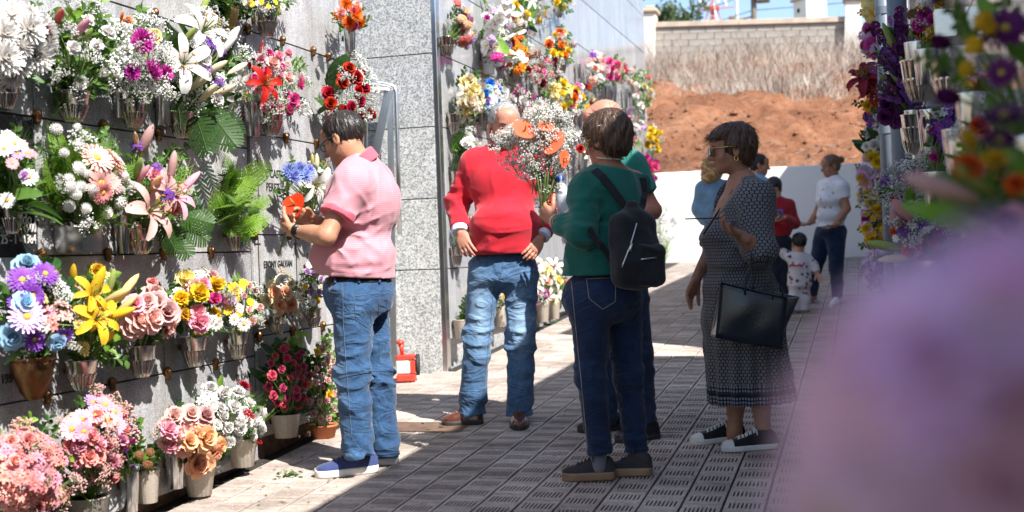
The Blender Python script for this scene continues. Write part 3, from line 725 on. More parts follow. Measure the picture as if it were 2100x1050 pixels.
def build_blooms():
    for var in range(2):
        R = random.Random(31+var); U = R.uniform
        b = MB()                                                       # daisy
        for ring in range(2):
            for i in range(13): petal(b, 2*PI*(i+.5*ring)/13+U(-.1, .1), .40-.05*ring, .15, .25+.2*ring, U(-.1, .15), .08, ring*.015, 2, .2, (.5, .35))
        dome(b, .12, .07, .02); stalk(b); fmesh('daisy', b)
        b = MB()                                                       # gerbera
        for ring in range(3):
            for i in range(20): petal(b, 2*PI*(i+.33*ring)/20+U(-.07, .07), .40-.09*ring, .085, .2+.3*ring, U(-.08, .15)+.12*ring, .08, ring*.015, 3, .15, (.5, .3))
        dome(b, .10, .05, .05); stalk(b); fmesh('gerbera', b)
        b = MB()                                                       # shaggy chrysanthemum
        for ring, (n, L, e0, e1) in enumerate(((18, .47, -.15, .25), (18, .46, .2, .55), (16, .42, .5, .9), (13, .36, .8, 1.25), (9, .28, 1.1, 1.6), (5, .2, 1.4, 1.9))):
            for i in range(n): petal(b, 2*PI*(i+U(-.3, .3))/n, L*U(.88, 1.06), .085, e0+U(-.12, .12), e1+U(-.15, .15), .03, .0, 3, .5, (.45, .4))
        stalk(b); fmesh('mum', b)
        b = MB()                                                       # rose
        for k, (n, L, Wd, e0, e1, r0, z0) in enumerate(((5, .46, .52, .35, -.25, .03, -.06), (5, .44, .48, .75, .3, .02, -.04), (5, .42, .42, 1.1, .85, .015, -.02), (4, .40, .36, 1.35, 1.35, .01, 0), (4, .36, .30, 1.5, 1.75, .035, 0.03), (3, .34, .22, 1.55, 1.9, .02, .04))):
            for i in range(n): petal(b, 2*PI*(i+.5*(k % 2)+U(-.12, .12))/n+k*.4, L*U(.92, 1.06), Wd, e0, e1, r0, z0, 4, .38, (.5, .28), ruf=.008, rnd=R)
        for i in range(5): petal(b, 2*PI*i/5, .28, .1, .3, -.6, .02, -.09, 3, .1, (.4, .5), 3)
        stalk(b); fmesh('rose', b)
        b = MB()                                                       # carnation
        for i in range(34):
            q = i/34; petal(b, i*2.4, U(.34, .46), U(.24, .32), -.1+1.5*q+U(-.1, .1), -.2+1.7*q+U(-.2, .2), .02, 0, 3, U(-.2, .35), (.7, .15), ruf=.035, rnd=R)
        stalk(b); fmesh('carnation', b)
        b = MB()                                                       # open lily
        for i in range(6): petal(b, PI/3*i+U(-.08, .08), .66*U(.94, 1.05), .25 if i % 2 else .19, 1.1+U(-.1, .1), -.55+U(-.25, .15), .02, -.12, 6, .30, (.75, .5), ruf=.008, rnd=R)
        for i in range(6):
            a = PI/3*i+.3; p = Vector((math.cos(a)*.16, math.sin(a)*.16, .27)); b.tube([(0, 0, -.1), (p.x*.5, p.y*.5, .1), p], [.012, .009, .007], 4, 2)
            b.tube([p-Vector((0, 0, .0))+Vector((-math.sin(a)*.04, math.cos(a)*.04, 0)), p+Vector((math.sin(a)*.04, -math.cos(a)*.04, 0.01))], .015, 5, 4)
        b.tube([(0, 0, -.1), (0, 0, .3)], [.014, .018], 5, 2); stalk(b); fmesh('lily', b)
        b = MB()                                                       # lily bud
        b.lathe([(.02, -.5), (.07, -.38), (.105, -.12), (.12, .1), (.10, .3), (.055, .45), (.01, .52)], 9, 0, t=[0, .2, .5, .8, 1, 1, 1], flute=lambda th, k: 1+.09*math.cos(3*th)); b.tube([(0, 0, -.9), (0, 0, -.48)], .02, 5, 2); fmesh('bud', b)
        b = MB()                                                       # tulip / closed bloom
        for i in range(6): petal(b, PI/3*i, .62, .34, 1.15 if i % 2 else 1.25, 1.75, .05, -.25, 5, .45, (.5, .35))
        stalk(b, .6); fmesh('tulip', b)
        b = MB()                                                       # button chrysanthemum
        for i in range(60):
            z = 1-1.5*(i+.5)/60; rr = math.sqrt(max(0, 1-z*z)); a = i*2.39996; e = math.asin(max(-1, min(1, z)))
            petal(b, a, .16, .13, e+.2, e+.9, rr*.34, z*.34, 2, .4, (.5, .3))
        b.lathe([(.001, -.3), (.25, -.22), (.36, 0), (.26, .24), (.1, .34), (.001, .36)], 10, 0); stalk(b); fmesh('button', b)
        b = MB()                                                       # head of many small florets
        for i in range(26):
            z = 1-1.1*(i+.5)/26; rr = math.sqrt(max(0, 1-z*z)); a = i*2.39996; c = Vector((rr*.40*math.cos(a), rr*.40*math.sin(a), z*.34))
            M = frame(c+Vector((U(-.1, .1), U(-.1, .1), .12))); s = MB()
            for j in range(5): petal(s, 2*PI*j/5+i, .125, .115, .5, -.1, .008, 0, 2, .1, (.55, .2))
            s.lathe([(.018, 0), (.014, .02), (.001, .025)], 5, 1, t=[0]*3)
            b.add([c+M @ Vector(p) for p in s.v], s.f, 0, s.t); b.mi[-len(s.f):] = s.mi
            b.tube([(0, 0, -.3), c*.5, c], .007, 3, 2, caps=False)
        fmesh('florets', b)
        b = MB()                                                       # loose alstroemeria / freesia spray
        for i in range(7):
            a = 2*PI*i/7+U(-.2, .2); q = .16+.2*(i % 3)/2; c = Vector((q*math.cos(a), q*math.sin(a), U(-.05, .22)))
            M = frame(c+Vector((0, 0, .35))); s = MB()
            for j in range(6): petal(s, PI/3*j, .24, .12, 1.0, -.1, .01, -.05, 3, .25, (.6, .4))
            b.add([c+M @ Vector(p) for p in s.v], s.f, 0, s.t); b.tube([(0, 0, -.5), c*.4, c], .011, 4, 2, caps=False)
        fmesh('spray', b)
        b = MB()                                                       # baby's breath
        for i in range(9):
            a = U(0, 2*PI); q = U(.05, .36); tip = Vector((q*math.cos(a), q*math.sin(a), U(.1, .5))); fork = tip*.45+Vector((0, 0, -.12))
            b.tube([(0, 0, -.5), fork, tip], [.006, .005, .003], 3, 2, caps=False)
            for k in range(14):
                c = tip+Vector((U(-.13, .13), U(-.13, .13), U(-.13, .13))); r = U(.026, .044)
                b.tube([fork.lerp(tip, U(.3, .9)), c], .0022, 3, 2, caps=False)
                vs = [c+Vector(d)*r for d in ((1, 0, 0), (-.5, .87, .2), (-.5, -.87, -.2), (0, 0, 1), (.1, 0, -1))]
                b.add(vs, [(0, 1, 3), (1, 2, 3), (2, 0, 3), (1, 0, 4), (2, 1, 4), (0, 2, 4)], 0)
        fmesh('gyp', b, False)
        b = MB()                                                       # statice
        for i in range(60):
            a = U(0, 2*PI); q = .3*math.sqrt(U(0, 1)); c = Vector((q*math.cos(a), q*math.sin(a), U(-.1, .4)-q*.4)); M = frame(c+Vector((0, 0, .5))); s = MB()
            for j in range(4): petal(s, PI/2*j+i, .085, .08, .9, .1, .004, 0, 1, .1, (.5, .2))
            b.add([c+M @ Vector(p) for p in s.v], s.f, 0, s.t)
        for i in range(6): b.tube([(0, 0, -.5), (U(-.2, .2), U(-.2, .2), .1)], .01, 3, 2, caps=False)
        fmesh('statice', b)
        b = MB()                                                       # orchid / gladiolus spike
        for i in range(9):
            h = -.45+.11*i; a = (i % 2)*PI+U(-.5, .5); c = Vector((math.cos(a)*.07, math.sin(a)*.07, h)); M = frame(Vector((math.cos(a), math.sin(a), .35))); s = MB()
            for j in range(5): petal(s, 2*PI*j/5, .17*(1-.05*i), .13, .5, 0, .01, 0, 3, .15, (.6, .35))
            s.tube([(0, 0, 0), (0, 0, .05)], .018, 5, 1)
            b.add([c+M @ Vector(p) for p in s.v], s.f, 0, s.t); b.mi[-len(s.f):] = s.mi
        b.tube([(0, 0, -.75), (0, 0, .5)], [.016, .008], 5, 2); fmesh('spike', b)
        # ---- leaves (growing along +Z from the origin, upper side +Y... towards -Y)
        def blade(b, L, Wd, bend, wp=(.6, .7), nl=6, cup=.25, mi=3, base=Vector(), dirn=None):
            s = MB(); petal(s, 0, L, Wd, PI/2, PI/2-bend, 0, 0, nl, cup, wp, mi)
            M = dirn if dirn is not None else Matrix.Identity(3)
            b.add([base+M @ Vector(p) for p in s.v], s.f, mi, s.t)
        b = MB(); blade(b, 1.0, .28, .9, (.55, .7), 7); fmesh('lance', b)
        b = MB(); blade(b, 1.0, .52, 1.1, (.5, .55), 7, .2); fmesh('broad', b)
        b = MB()                                                       # fern frond
        pts = [Vector((.20*t*t, 0, t)) for t in [i/24 for i in range(25)]]; b.tube(pts, [.010*(1-.7*i/24) for i in range(25)], 4, 2)
        for i in range(2, 24):
            L = .30*math.sin(PI*min(1, (i+3)/27))**.8
            for sd in (-1, 1):
                D = Vector((.2, sd*.92, .42+U(-.1, .1))).normalized(); nn = Vector((1, 0, -.2)); side = D.cross(nn).normalized(); p = pts[i]
                q = p+D*L+Vector((.05*L, 0, 0))
                for k in range(4):                                      # leaflets with cut edge
                    a0 = p.lerp(q, k/4); a1 = p.lerp(q, (k+1.25)/4.25); w = L*.14*(1-.55*k/4)
                    b.add([a0, a0.lerp(a1, .5)+side*w, a1, a0.lerp(a1, .5)-side*w], [(0, 1, 2, 3)], 3)
        fmesh('fern', b)
        b = MB()                                                       # leafy sprig
        b.tube([(0, 0, 0), (.03, 0, .5), (.0, 0, 1)], [.014, .010, .004], 4, 2)
        for i in range(14):
            t = .15+.85*i/14; a = i*2.4; D = Vector((math.cos(a), math.sin(a), .7)).normalized(); blade(b, .30*(1.1-.5*t), .13, .6, (.5, .6), 3, .25, 3, Vector((.03*math.sin(t*3), 0, t)), frame(D) )
        fmesh('sprig', b)
        b = MB()                                                       # eucalyptus with round leaves
        b.tube([(0, 0, 0), (.03, 0, .5), (.0, 0, 1)], [.014, .010, .004], 4, 2)
        for i in range(11):
            t = .12+.85*i/11; a = i*2.4; D = Vector((math.cos(a), math.sin(a), .5)).normalized(); blade(b, .30, .26, .5, (.4, .4), 4, .15, 3, Vector((0, 0, t)), frame(D))
        fmesh('eucalyptus', b)
        b = MB()                                                       # stiff needle tuft
        for i in range(26):
            a = U(0, 2*PI); q = U(.05, .55); p = Vector((q*math.cos(a), q*math.sin(a), U(.6, 1))); sd = p.cross(Vector((0, 0, 1))); sd = sd.normalized()*.009
            b.add([-sd, sd, p*.6+sd*.8, p*.6-sd*.8, p], [(0, 1, 2, 3), (3, 2, 4)], 3)
        fmesh('needles', b, False)
        b = MB()                                                       # monstera leaf, deeply cut
        mid = [Vector((.12*t*t, 0, t)) for t in [i/12 for i in range(13)]]; b.tube([Vector((0, 0, -.4))]+mid, .012, 4, 3)
        for i in range(12):
            t = i/12; Ls = .46*math.sin(PI*min(1, .18+.8*t))**.7*(1 if t < .85 else .7)
            for sd in (-1, 1):
                D = Vector((-.12, sd*.95, .15+.75*t)).normalized(); p0 = mid[i]; p1 = mid[min(12, i+1)]; g = .18 if i % 2 else .02
                e0 = p0+D*Ls; e1 = p1+D*Ls*.96
                m0, m1 = p0.lerp(e0, .42), p1.lerp(e1, .42); e0 = e0.lerp(e1, g*1.6); c0 = m0.lerp(m1, g)
                lift = Vector((.04*Ls*4*.25, 0, 0))
                b.add([p0, p1, m1+lift, c0+lift, e1, e0], [(0, 1, 2, 3), (3, 2, 4, 5)], 3)
        fmesh('monstera', b)
        b = MB()                                                       # anthurium
        vs = [(0, 0, 0)]; n = 22; ts = [0]
        for ring in (0.5, 1.0):
            for i in range(n):
                a = 2*PI*i/n; x = .34*(1-.25*math.cos(a))*math.sin(a)*1.15; y = .40*math.cos(a)+.16*abs(math.sin(a))-.05
                vs.append((x*ring*.92, y*ring, (-.30*(y*y)+.42*abs(x)**1.25+.05*math.cos(2*a))*ring)); ts.append(ring)
        b.add(vs, [(0, 1+i, 1+(i+1) % n) for i in range(n)]+[(1+i, 1+n+i, 1+n+(i+1) % n, 1+(i+1) % n) for i in range(n)], 0, ts)
        b.tube([(0, -.02, .0), (0, .03, .16), (0, .08, .30)], [.03, .028, .012], 7, 1); stalk(b, .4, .02); fmesh('anthurium', b)
build_blooms()
BASEMESH = {k: v for k, v in FM.items()}
PART = dict(mum='chrysanthemum', bud='lily_bud', button='button_bloom', florets='floret_head', spray='flower_spray', gyp='baby_breath', statice='statice', spike='flower_spike',
    lance='leaf', broad='broad_leaf', fern='fern_frond', sprig='leafy_sprig', eucalyptus='eucalyptus_sprig', needles='needle_tuft', monstera='monstera_leaf')
GROW = {'lance', 'broad', 'fern', 'sprig', 'eucalyptus', 'needles', 'monstera'}
ALONG = {'bud', 'gyp', 'statice', 'spike', 'spray', 'tulip'}

# ------------------------------------------------------------------ vases
def vase_meshes():
    V = {}
    def fin(n, b, mt):
        me = b.mesh(n, mt if isinstance(mt, list) else [mt]); me.polygons.foreach_set('use_smooth', [True]*len(me.polygons)); return me
    b = MB(); b.lathe([(.93, -.06), (.95, 0), (1.0, .0), (1.0, -.03), (.74, -1.0), (.70, -1.0)], 24); b.lathe([(.93, -.06), (0.01, -.08)], 24, 1); b.lathe([(.74, -1.0), (.01, -1.0)], 24)
    V['cup'] = [('cup', fin('cup', b, ['brushed_steel', 'dark_pit']))]
    b = MB(); b.lathe([(.92, -.06), (.95, .0), (1.02, .0), (1.02, -.025), (.97, -.05), (.86, -.45), (.80, -.46)], 28); b.lathe([(.92, -.06), (.01, -.08)], 24, 1)
    c = MB(); c.lathe([(.84, -.445), (.85, -.47), (.80, -.52), (.70, -.68), (.58, -.85), (.46, -.97), (.40, -1.0), (.01, -1.0)], 56, flute=lambda th, k: 1+(.085 if k < .9 else 0)*math.cos(14*th)*(1 if k > .1 else .3))
    V['shell'] = [('cup', fin('cup', b, ['shell_metal', 'dark_pit'])), ('fluted_base', fin('fluted_base', c, 'shell_metal'))]
    b = MB(); b.lathe([(.9, -.04), (.95, .0), (1.05, .0), (1.05, -.03), (.98, -.06), (.95, -.10)], 28); b.lathe([(.9, -.05), (.01, -.06)], 24, 1)
    c = MB(); c.lathe([(.95, -.10), (.97, -.2), (.90, -.38), (.76, -.58), (.58, -.78), (.38, -.94), (.2, -1.0), (.01, -1.0)], 60, flute=lambda th, k: 1+.06*math.cos(9*(th+1.8*k)))
    V['bronze'] = [('rim', fin('rim', b, ['bronze', 'dark_pit'])), ('swirled_body', fin('swirled_body', c, 'bronze'))]
    V['urn'] = [('rim', fin('rim', b, ['brass_urn', 'dark_pit'])), ('fluted_body', None)]
    c2 = MB(); c2.lathe([(.95, -.10), (.97, -.25), (.85, -.5), (.65, -.75), (.5, -.92), (.6, -1.0), (.01, -1.0)], 60, flute=lambda th, k: 1+.05*math.cos(16*th)); V['urn'][1] = ('fluted_body', fin('fluted_body', c2, 'brass_urn'))
    b = MB(); b.lathe([(.9, -.1), (.94, .0), (1.04, .0), (1.04, -.13), (.97, -.14), (.74, -1.0), (.01, -1.0)], 24); b.lathe([(.9, -.1), (.01, -.12)], 24, 1)
    V['terracotta'] = [('pot', fin('pot', b, ['terracotta', 'dark_pit']))]
    b = MB(); q = [(-1, -1), (1, -1), (1, 1), (-1, 1)]
    for (z0, z1, s0, s1) in ((-1, 0, .92, 1),):
        vs = [(x*s0, y*s0, z0) for x, y in q]+[(x*s1, y*s1, z1) for x, y in q]; b.add(vs, [(0, 1, 5, 4), (1, 2, 6, 5), (2, 3, 7, 6), (3, 0, 4, 7), (3, 2, 1, 0)])
    b.add([(x*.94, y*.94, -.04) for x, y in q], [(0, 1, 2, 3)], 1)
    me = b.mesh('box_cup', ['brushed_steel', 'dark_pit']); V['box'] = [('box_cup', me)]
    simple('ceramic_white', (0.66, 0.64, 0.62), 0.3, var=0.1, scale=15)
    b = MB(); b.lathe([(.9, -.05), (.94, .0), (1.0, .0), (1.0, -.04), (.96, -.5), (.92, -1.0), (.01, -1.0)], 24); b.lathe([(.9, -.05), (.01, -.06)], 20, 1); V['white'] = [('cylinder', fin('cylinder', b, ['ceramic_white', 'dark_pit']))]
    simple('beige_plastic', (0.46, 0.40, 0.33), 0.35, var=0.3, scale=18)
    b = MB(); b.lathe([(.92, -.06), (.95, .0), (1.03, .0), (1.03, -.04), (.97, -.06), (.72, -1.0), (.01, -1.0)], 40, flute=lambda th, k: 1+(.03*math.cos(16*th) if .55 < k < .98 else 0)); b.lathe([(.92, -.06), (.01, -.08)], 24, 1); V['pot'] = [('pot', fin('pot', b, ['beige_plastic', 'dark_pit']))]
    return V
VASE = vase_meshes()
VDESC = dict(cup='plain tapered steel cup vase', shell='silvery shell-fluted vase', bronze='big bronze shell vase with swirling ribs', urn='fluted brass urn', terracotta='orange terracotta pot', box='square steel vase', white='white cylinder vase', pot='beige fluted pot')
def vase(kind, px, py, wpx, hpx, X, label, P=None, group=None, tilt=True):
    """wall vase: rim centre at pixel (px, py); sits against the plane x = X"""
    side = 1 if X < -1 else -1
    q = P or on_x(px, py, X); s = FPX/depth(q); r = wpx/2/s; h = hpx/s
    if P is None:
        q = on_x(px, py, X+side*(r+0.006)); s = FPX/depth(q); r = wpx/2/s; h = hpx/s
        q = on_x(px, py, X+side*(r*1.04+0.006))
    root = empty('flower_vase', q-Vector((0, 0, h)), label, 'vase', group)
    rz = random.Random(int(px*7+py)).uniform(-.3, .3)
    for n, me in VASE[kind]:
        o = link(n, me, root); o.scale = (r, r, h); o.location = (0, 0, h)
        o.rotation_euler = (0, 0, rz if kind != 'box' else 0)
    if P is None:
        b = MB(); b.bevbox((-side*(r*1.04+0.004) if side > 0 else 0, -0.018, h*.55), (0 if side > 0 else (r*1.04+0.004), 0.018, h*.72), 0.003)
        b.obj('wall_bracket', 'bronze', root)
    return q, r, h

# ------------------------------------------------------------------ bouquets
def parse(spec):
    out = []
    for w in spec.split():
        k, rest = w.split(':'); c, rest = rest.split('*'); n, d = rest.split('@'); out.append((k, c, int(n), float(d)))
    return out
NB = [0]
def bloom_obj(kind, color, P, direction, dia, root, R, roll=None):
    me = R.choice(FM[kind]); o = link(PART.get(kind, kind), me, root)
    c = CLR[color]; v = R.uniform(.88, 1.1); o.color = (min(1.9, c[0]*v), min(1.9, c[1]*v), min(1.9, c[2]*v), 1)
    M = frame(direction).to_4x4() @ Matrix.Rotation(R.uniform(0, 2*PI) if roll is None else roll, 4, 'Z')
    sc = dia*R.uniform(.86, 1.14)
    o.matrix_local = Matrix.Translation(Vector(P)-root.location) @ M @ Matrix.Diagonal((sc, sc, sc, 1))
    return o
def bouquet(short, where, ell, mouth, spec, X=WX, hero=(), dome_=0.13, d0=0.09, plane=None, nrm=None, cat='bouquet', nostem=()):
    """short+where make the label; ell = (cx, cy, rx, ry) in pixels; mouth = world point of the vase mouth;
    spec: 'kind:colour*count@size'; hero: (kind, colour, px, py, size[, extra protrusion])"""
    NB[0] += 1; R = random.Random(100+NB[0]); side = 1 if X < -1 else -1
    n0 = Vector(nrm) if nrm is not None else Vector((side, 0, 0))
    pl = plane or (lambda x, y, d: on_x(x, y, X+side*d))
    cx, cy, rx, ry = ell
    base = Vector(mouth); root = empty('flower_bouquet', base, (short+' '+where).strip(), cat)
    ctr = pl(cx, cy, d0); stems = MB(); pts = []
    tv = n0.cross(Vector((0, 0, 1)))
    def place(kind, color, px, py, dia, extra=0.0, rho=None):
        rho = min(1, math.hypot((px-cx)/rx, (py-cy)/ry)) if rho is None else rho
        d = d0+dome_*math.sqrt(max(0, 1-rho*rho))+extra+R.uniform(-.015, .015)
        if kind in GROW: d = d0*.75+(d-d0)*.55
        P = pl(px, py, max(d, .03))
        if plane is None and X < -1 and px > 890: P.y = max(P.y, 8.29+.1*R.random())
        rad = P-ctr; rad -= n0*rad.dot(n0)
        rl = rad.normalized()*rho if rad.length > 1e-5 else Vector()
        if kind in GROW:
            D = (P-base); D = D.normalized()+n0*.25+Vector((R.gauss(0, .25), R.gauss(0, .25), R.gauss(0, .2)))
            L = dia
            st = P-D.normalized()*L*.7
            # never let a leaf grow through the wall
            if plane is None and (st.x-X)*side < .03: st.x = X+side*.03
            if plane is None and X < -1 and px > 890: D.y = max(D.y, -.1*L); st.y = max(st.y, 8.3)
            tip = st+D.normalized()*L
            if plane is None and (tip.x-X)*side < .03: D.x += side*((.05-(tip.x-X)*side)/L)
            bloom_obj(kind, color, st, D, dia, root, R); stems.tube([base-Vector((0, 0, .03)), base.lerp(st, .5)+n0*.01, st], .0022, 4); return
        if kind in ALONG: D = (P-base).normalized()*.9+n0*.35+rl*.3
        else: D = n0*1.0+rl*.95+Vector((0, 0, .28))
        D = D+Vector((R.gauss(0, .2), R.gauss(0, .2), R.gauss(0, .2)))
        bloom_obj(kind, color, P, D, dia, root, R)
        if kind in nostem: return
        mid = base.lerp(P, .55)+n0*.012
        stems.tube([base-Vector((0, 0, .04)), mid, P-D.normalized()*dia*.4], .0021, 4)
    for kind, color, n, dia in parse(spec):
        placed = []
        for i in range(n):
            best = None
            for t in range(9):
                a = R.uniform(0, 2*PI); q = math.sqrt(R.uniform(0, 1))*(1.0 if kind in GROW or kind == 'gyp' else .9)
                c = (q*math.cos(a), q*math.sin(a)); dd = min([math.hypot(c[0]-o[0], c[1]-o[1]) for o in placed+pts[-40:]*1] or [9])
                if best is None or dd > best[0]: best = (dd, c, q)
            placed.append(best[1])
            place(kind, color, cx+best[1][0]*rx, cy+best[1][1]*ry, dia, 0, best[2])
    for h in hero: place(h[0], h[1], h[2], h[3], h[4], h[5] if len(h) > 5 else 0.03)
    stems.v = [(p[0]-base.x, p[1]-base.y, p[2]-base.z) for p in stems.v]
    if stems.v: stems.obj('stems', 'stem', root)
    return root
VN = {}
def vb(vspec, short, where, ell, spec, X=WX, hero=(), **kw):
    """a wall vase and the bouquet standing in it"""
    kind, px, py, w, h = vspec
    if px > 890: spec = ' '.join(q_[:q_.index('@')+1]+'%.3f' % (float(q_[q_.index('@')+1:])*1.18) for q_ in spec.split())+' sprig:green*5@.15 sprig:dark*4@.13 gyp:white*3@.12'
    else: spec += ' sprig:green*5@.14 sprig:dark*3@.13'
    P, r, hh = vase(kind, px, py, w, h, X, VDESC[kind]+' holding the '+short, group='vases on the niche walls')
    return bouquet(short, where, ell, P, spec, X, hero, **kw)
# ------------------------------------------------------------------ flowers on the near wall, top row
vb(('shell', 8, 165, 60, 60), 'big white shaggy chrysanthemums', 'at the top edge by the dark plaque', (35, 85, 72, 78), 'mum:white*15@.115 lance:green*8@.16 button:white*5@.05', hero=[('mum', 'white', 60, 60, .13), ('mum', 'white', 10, 120, .13), ('mum', 'white', 75, 115, .12)])
vb(('shell', 148, 188, 72, 62), 'leafy mix of pink lily buds and white blooms', 'next to the white chrysanthemums', (170, 100, 80, 85), 'sprig:green*12@.20 sprig:lime*5@.18 fern:green*5@.22 gyp:white*10@.12 carnation:white*7@.055 lance:green*8@.16',
   hero=[('bud', 'rosewood', 120, 38, .11), ('bud', 'rosewood', 100, 68, .10), ('bud', 'pink', 166, 60, .12), ('bud', 'budgreen', 180, 75, .10), ('bud', 'budgreen', 96, 50, .10), ('carnation', 'white', 220, 70, .08), ('carnation', 'white', 150, 100, .07), ('fern', 'green', 90, 40, .24), ('gyp', 'white', 240, 120, .16), ('gyp', 'white', 215, 150, .15), ('sprig', 'green', 150, 160, .22), ('sprig', 'green', 190, 180, .2)])
vb(('shell', 272, 205, 60, 58), 'magenta chrysanthemums wrapped in baby breath', 'between two plain steel cups', (302, 130, 52, 80), 'gyp:white*14@.13 statice:purple*2@.06 lance:green*5@.12',
   hero=[('mum', 'magenta', 290, 85, .11), ('mum', 'magenta', 270, 147, .09), ('mum', 'magenta', 310, 145, .10), ('mum', 'magenta', 338, 150, .09), ('carnation', 'paleyellow', 315, 75, .07), ('carnation', 'peach', 262, 45, .06), ('sprig', 'green', 290, 35, .16), ('bud', 'orange', 250, 35, .06), ('gyp', 'white', 280, 195, .14), ('gyp', 'white', 320, 185, .14), ('gyp', 'white', 270, 120, .13)])
vase('cup', 241, 160, 20, 82, WX, 'narrow steel cup vase between the leafy mix and the magenta bunch', group='vases on the niche walls')
vase('cup', 334, 186, 34, 72, WX, 'steel cup vase just right of the magenta chrysanthemums', group='vases on the niche walls')
vb(('shell', 372, 232, 58, 52), 'large white lilies with purple statice and monstera leaves', 'hanging over the slab joint', (430, 135, 72, 105), 'gyp:white*10@.13 sprig:green*8@.18 lance:dark*8@.24 broad:green*5@.18',
   hero=[('lily', 'white', 420, 60, .23), ('lily', 'white', 378, 130, .21), ('lily', 'white', 480, 190, .22), ('lily', 'white', 500, 165, .17), ('bud', 'white', 470, 80, .15), ('bud', 'white', 465, 95, .14), ('bud', 'cream', 410, 168, .13), ('bud', 'cream', 425, 192, .13), ('bud', 'cream', 455, 187, .14), ('bud', 'cream', 440, 140, .14), ('bud', 'budgreen', 415, 22, .13), ('bud', 'cream', 487, 140, .13), ('statice', 'purple', 425, 95, .10), ('statice', 'purple', 448, 107, .09), ('statice', 'purple', 420, 145, .09), ('statice', 'purple', 447, 170, .08), ('bud', 'budgreen', 383, 80, .12),
         ('broad', 'dark', 362, 55, .3), ('lance', 'green', 350, 70, .25), ('lance', 'dark', 380, 40, .3), ('carnation', 'white', 415, 125, .09), ('carnation', 'white', 445, 205, .08)])
def loose_leaf(root_label_kind, root, kind, color, px, py, d, direction, size, X=WX, roll=None):
    R = random.Random(int(px)); P = on_x(px, py, X+d); return bloom_obj(kind, color, P, direction, size, root, R, roll)
r = bpy.data.objects['flower_bouquet.003'] if 'flower_bouquet.003' in bpy.data.objects else None
if r is not None:
    for px, py, dr, sz in ((400, 236, (.35, .05, -1), .17), (432, 232, (.5, .5, -1), .17), (452, 226, (.4, .6, -.9), .14), (365, 215, (.4, -.3, -1), .12)):
        loose_leaf('', r, 'monstera', 'dark', px, py, .16, Vector(dr), sz, roll=PI)
vb(('urn', 460, 14, 56, 54), 'dark green foliage', 'in the brass urn at the top edge', (468, 0, 45, 34), 'fern:green*8@.18 sprig:dark*8@.16 needles:green*3@.14')
vb(('shell', 545, 20, 50, 56), 'small yellow and white daisies', 'at the top edge above the pink carnations', (548, 0, 55, 26), 'sprig:green*10@.14 daisy:yellow*12@.035 daisy:white*7@.04 gyp:white*4@.1')
vb(('shell', 556, 225, 52, 54), 'pink carnations with one red lily', 'beside a plain steel cup', (572, 170, 60, 72), 'carnation:pink*16@.065 carnation:hotpink*9@.06 gyp:white*8@.11 sprig:lime*7@.13 fern:green*4@.16',
   hero=[('lily', 'red', 545, 170, .17), ('bud', 'rosewood', 535, 105, .12), ('bud', 'red', 512, 135, .09), ('carnation', 'palepink', 558, 130, .08), ('carnation', 'palepink', 590, 160, .08), ('carnation', 'hotpink', 600, 205, .07), ('sprig', 'green', 600, 225, .13), ('gyp', 'white', 560, 215, .12)])
vase('cup', 517, 208, 36, 72, WX, 'wide steel cup vase left of the pink carnations', group='vases on the niche walls')
vb(('shell', 700, 262, 44, 50), 'red roses with baby breath', 'above the head of the man in pink', (715, 195, 48, 72), 'rose:red*7@.075 gyp:white*12@.12 lance:green*8@.14 sprig:dark*4@.14',
   hero=[('rose', 'red', 701, 168, .095), ('rose', 'red', 730, 160, .085), ('rose', 'red', 716, 140, .085), ('rose', 'red', 678, 212, .075), ('rose', 'red', 738, 207, .08), ('rose', 'red', 720, 218, .075), ('rose', 'red', 758, 235, .095), ('rose', 'red', 735, 185, .07), ('broad', 'dark', 678, 150, .30), ('broad', 'dark', 668, 200, .2), ('lance', 'green', 755, 262, .14)])
vb(('cup', 716, 56, 27, 62), 'orange chrysanthemums with a pink bloom', 'on the corner of the wall', (718, 30, 30, 28), 'mum:orange*5@.085 carnation:hotpink*2@.06 carnation:palepink*3@.07 lance:green*5@.1', hero=[('mum', 'orange', 728, 32, .11), ('carnation', 'salmon', 698, 25, .07)])
# second row
vb(('shell', 22, 420, 50, 60), 'pale pink and white daisies', 'on the black plaque', (30, 350, 42, 75), 'needles:green*8@.2 lance:green*10@.2 daisy:white*3@.06',
   hero=[('daisy', 'white', 15, 285, .075), ('daisy', 'white', 8, 305, .07), ('daisy', 'palepink', 42, 300, .06), ('daisy', 'pink', 58, 315, .06), ('daisy', 'lilac', 35, 315, .06), ('daisy', 'white', 30, 295, .07), ('carnation', 'lilac', 48, 360, .045), ('daisy', 'pink', 25, 335, .05)])
vb(('box', 160, 456, 68, 62), 'pink gerberas with white button blooms and fern', 'above the square steel vase', (182, 372, 78, 100), 'fern:lime*9@.26 fern:green*4@.22 sprig:green*8@.16 button:white*10@.048 gyp:white*4@.12',
   hero=[('gerbera', 'palepink', 198, 325, .14), ('gerbera', 'palepink', 205, 378, .15), ('gerbera', 'palepink', 232, 325, .12), ('gerbera', 'salmon', 210, 395, .09), ('gerbera', 'palepink', 235, 345, .11), ('button', 'white', 160, 345, .06), ('button', 'white', 145, 382, .05), ('button', 'white', 155, 398, .05), ('button', 'white', 165, 383, .05), ('button', 'white', 190, 388, .06), ('button', 'white', 245, 415, .07), ('button', 'white', 216, 435, .06), ('button', 'white', 250, 362, .06), ('button', 'white', 270, 385, .06), ('button', 'white', 115, 265, .05), ('button', 'white', 158, 262, .04), ('fern', 'lime', 120, 300, .27), ('fern', 'lime', 110, 350, .26), ('fern', 'lime', 150, 330, .24), ('gerbera', 'palepink', 228, 375, .10)])
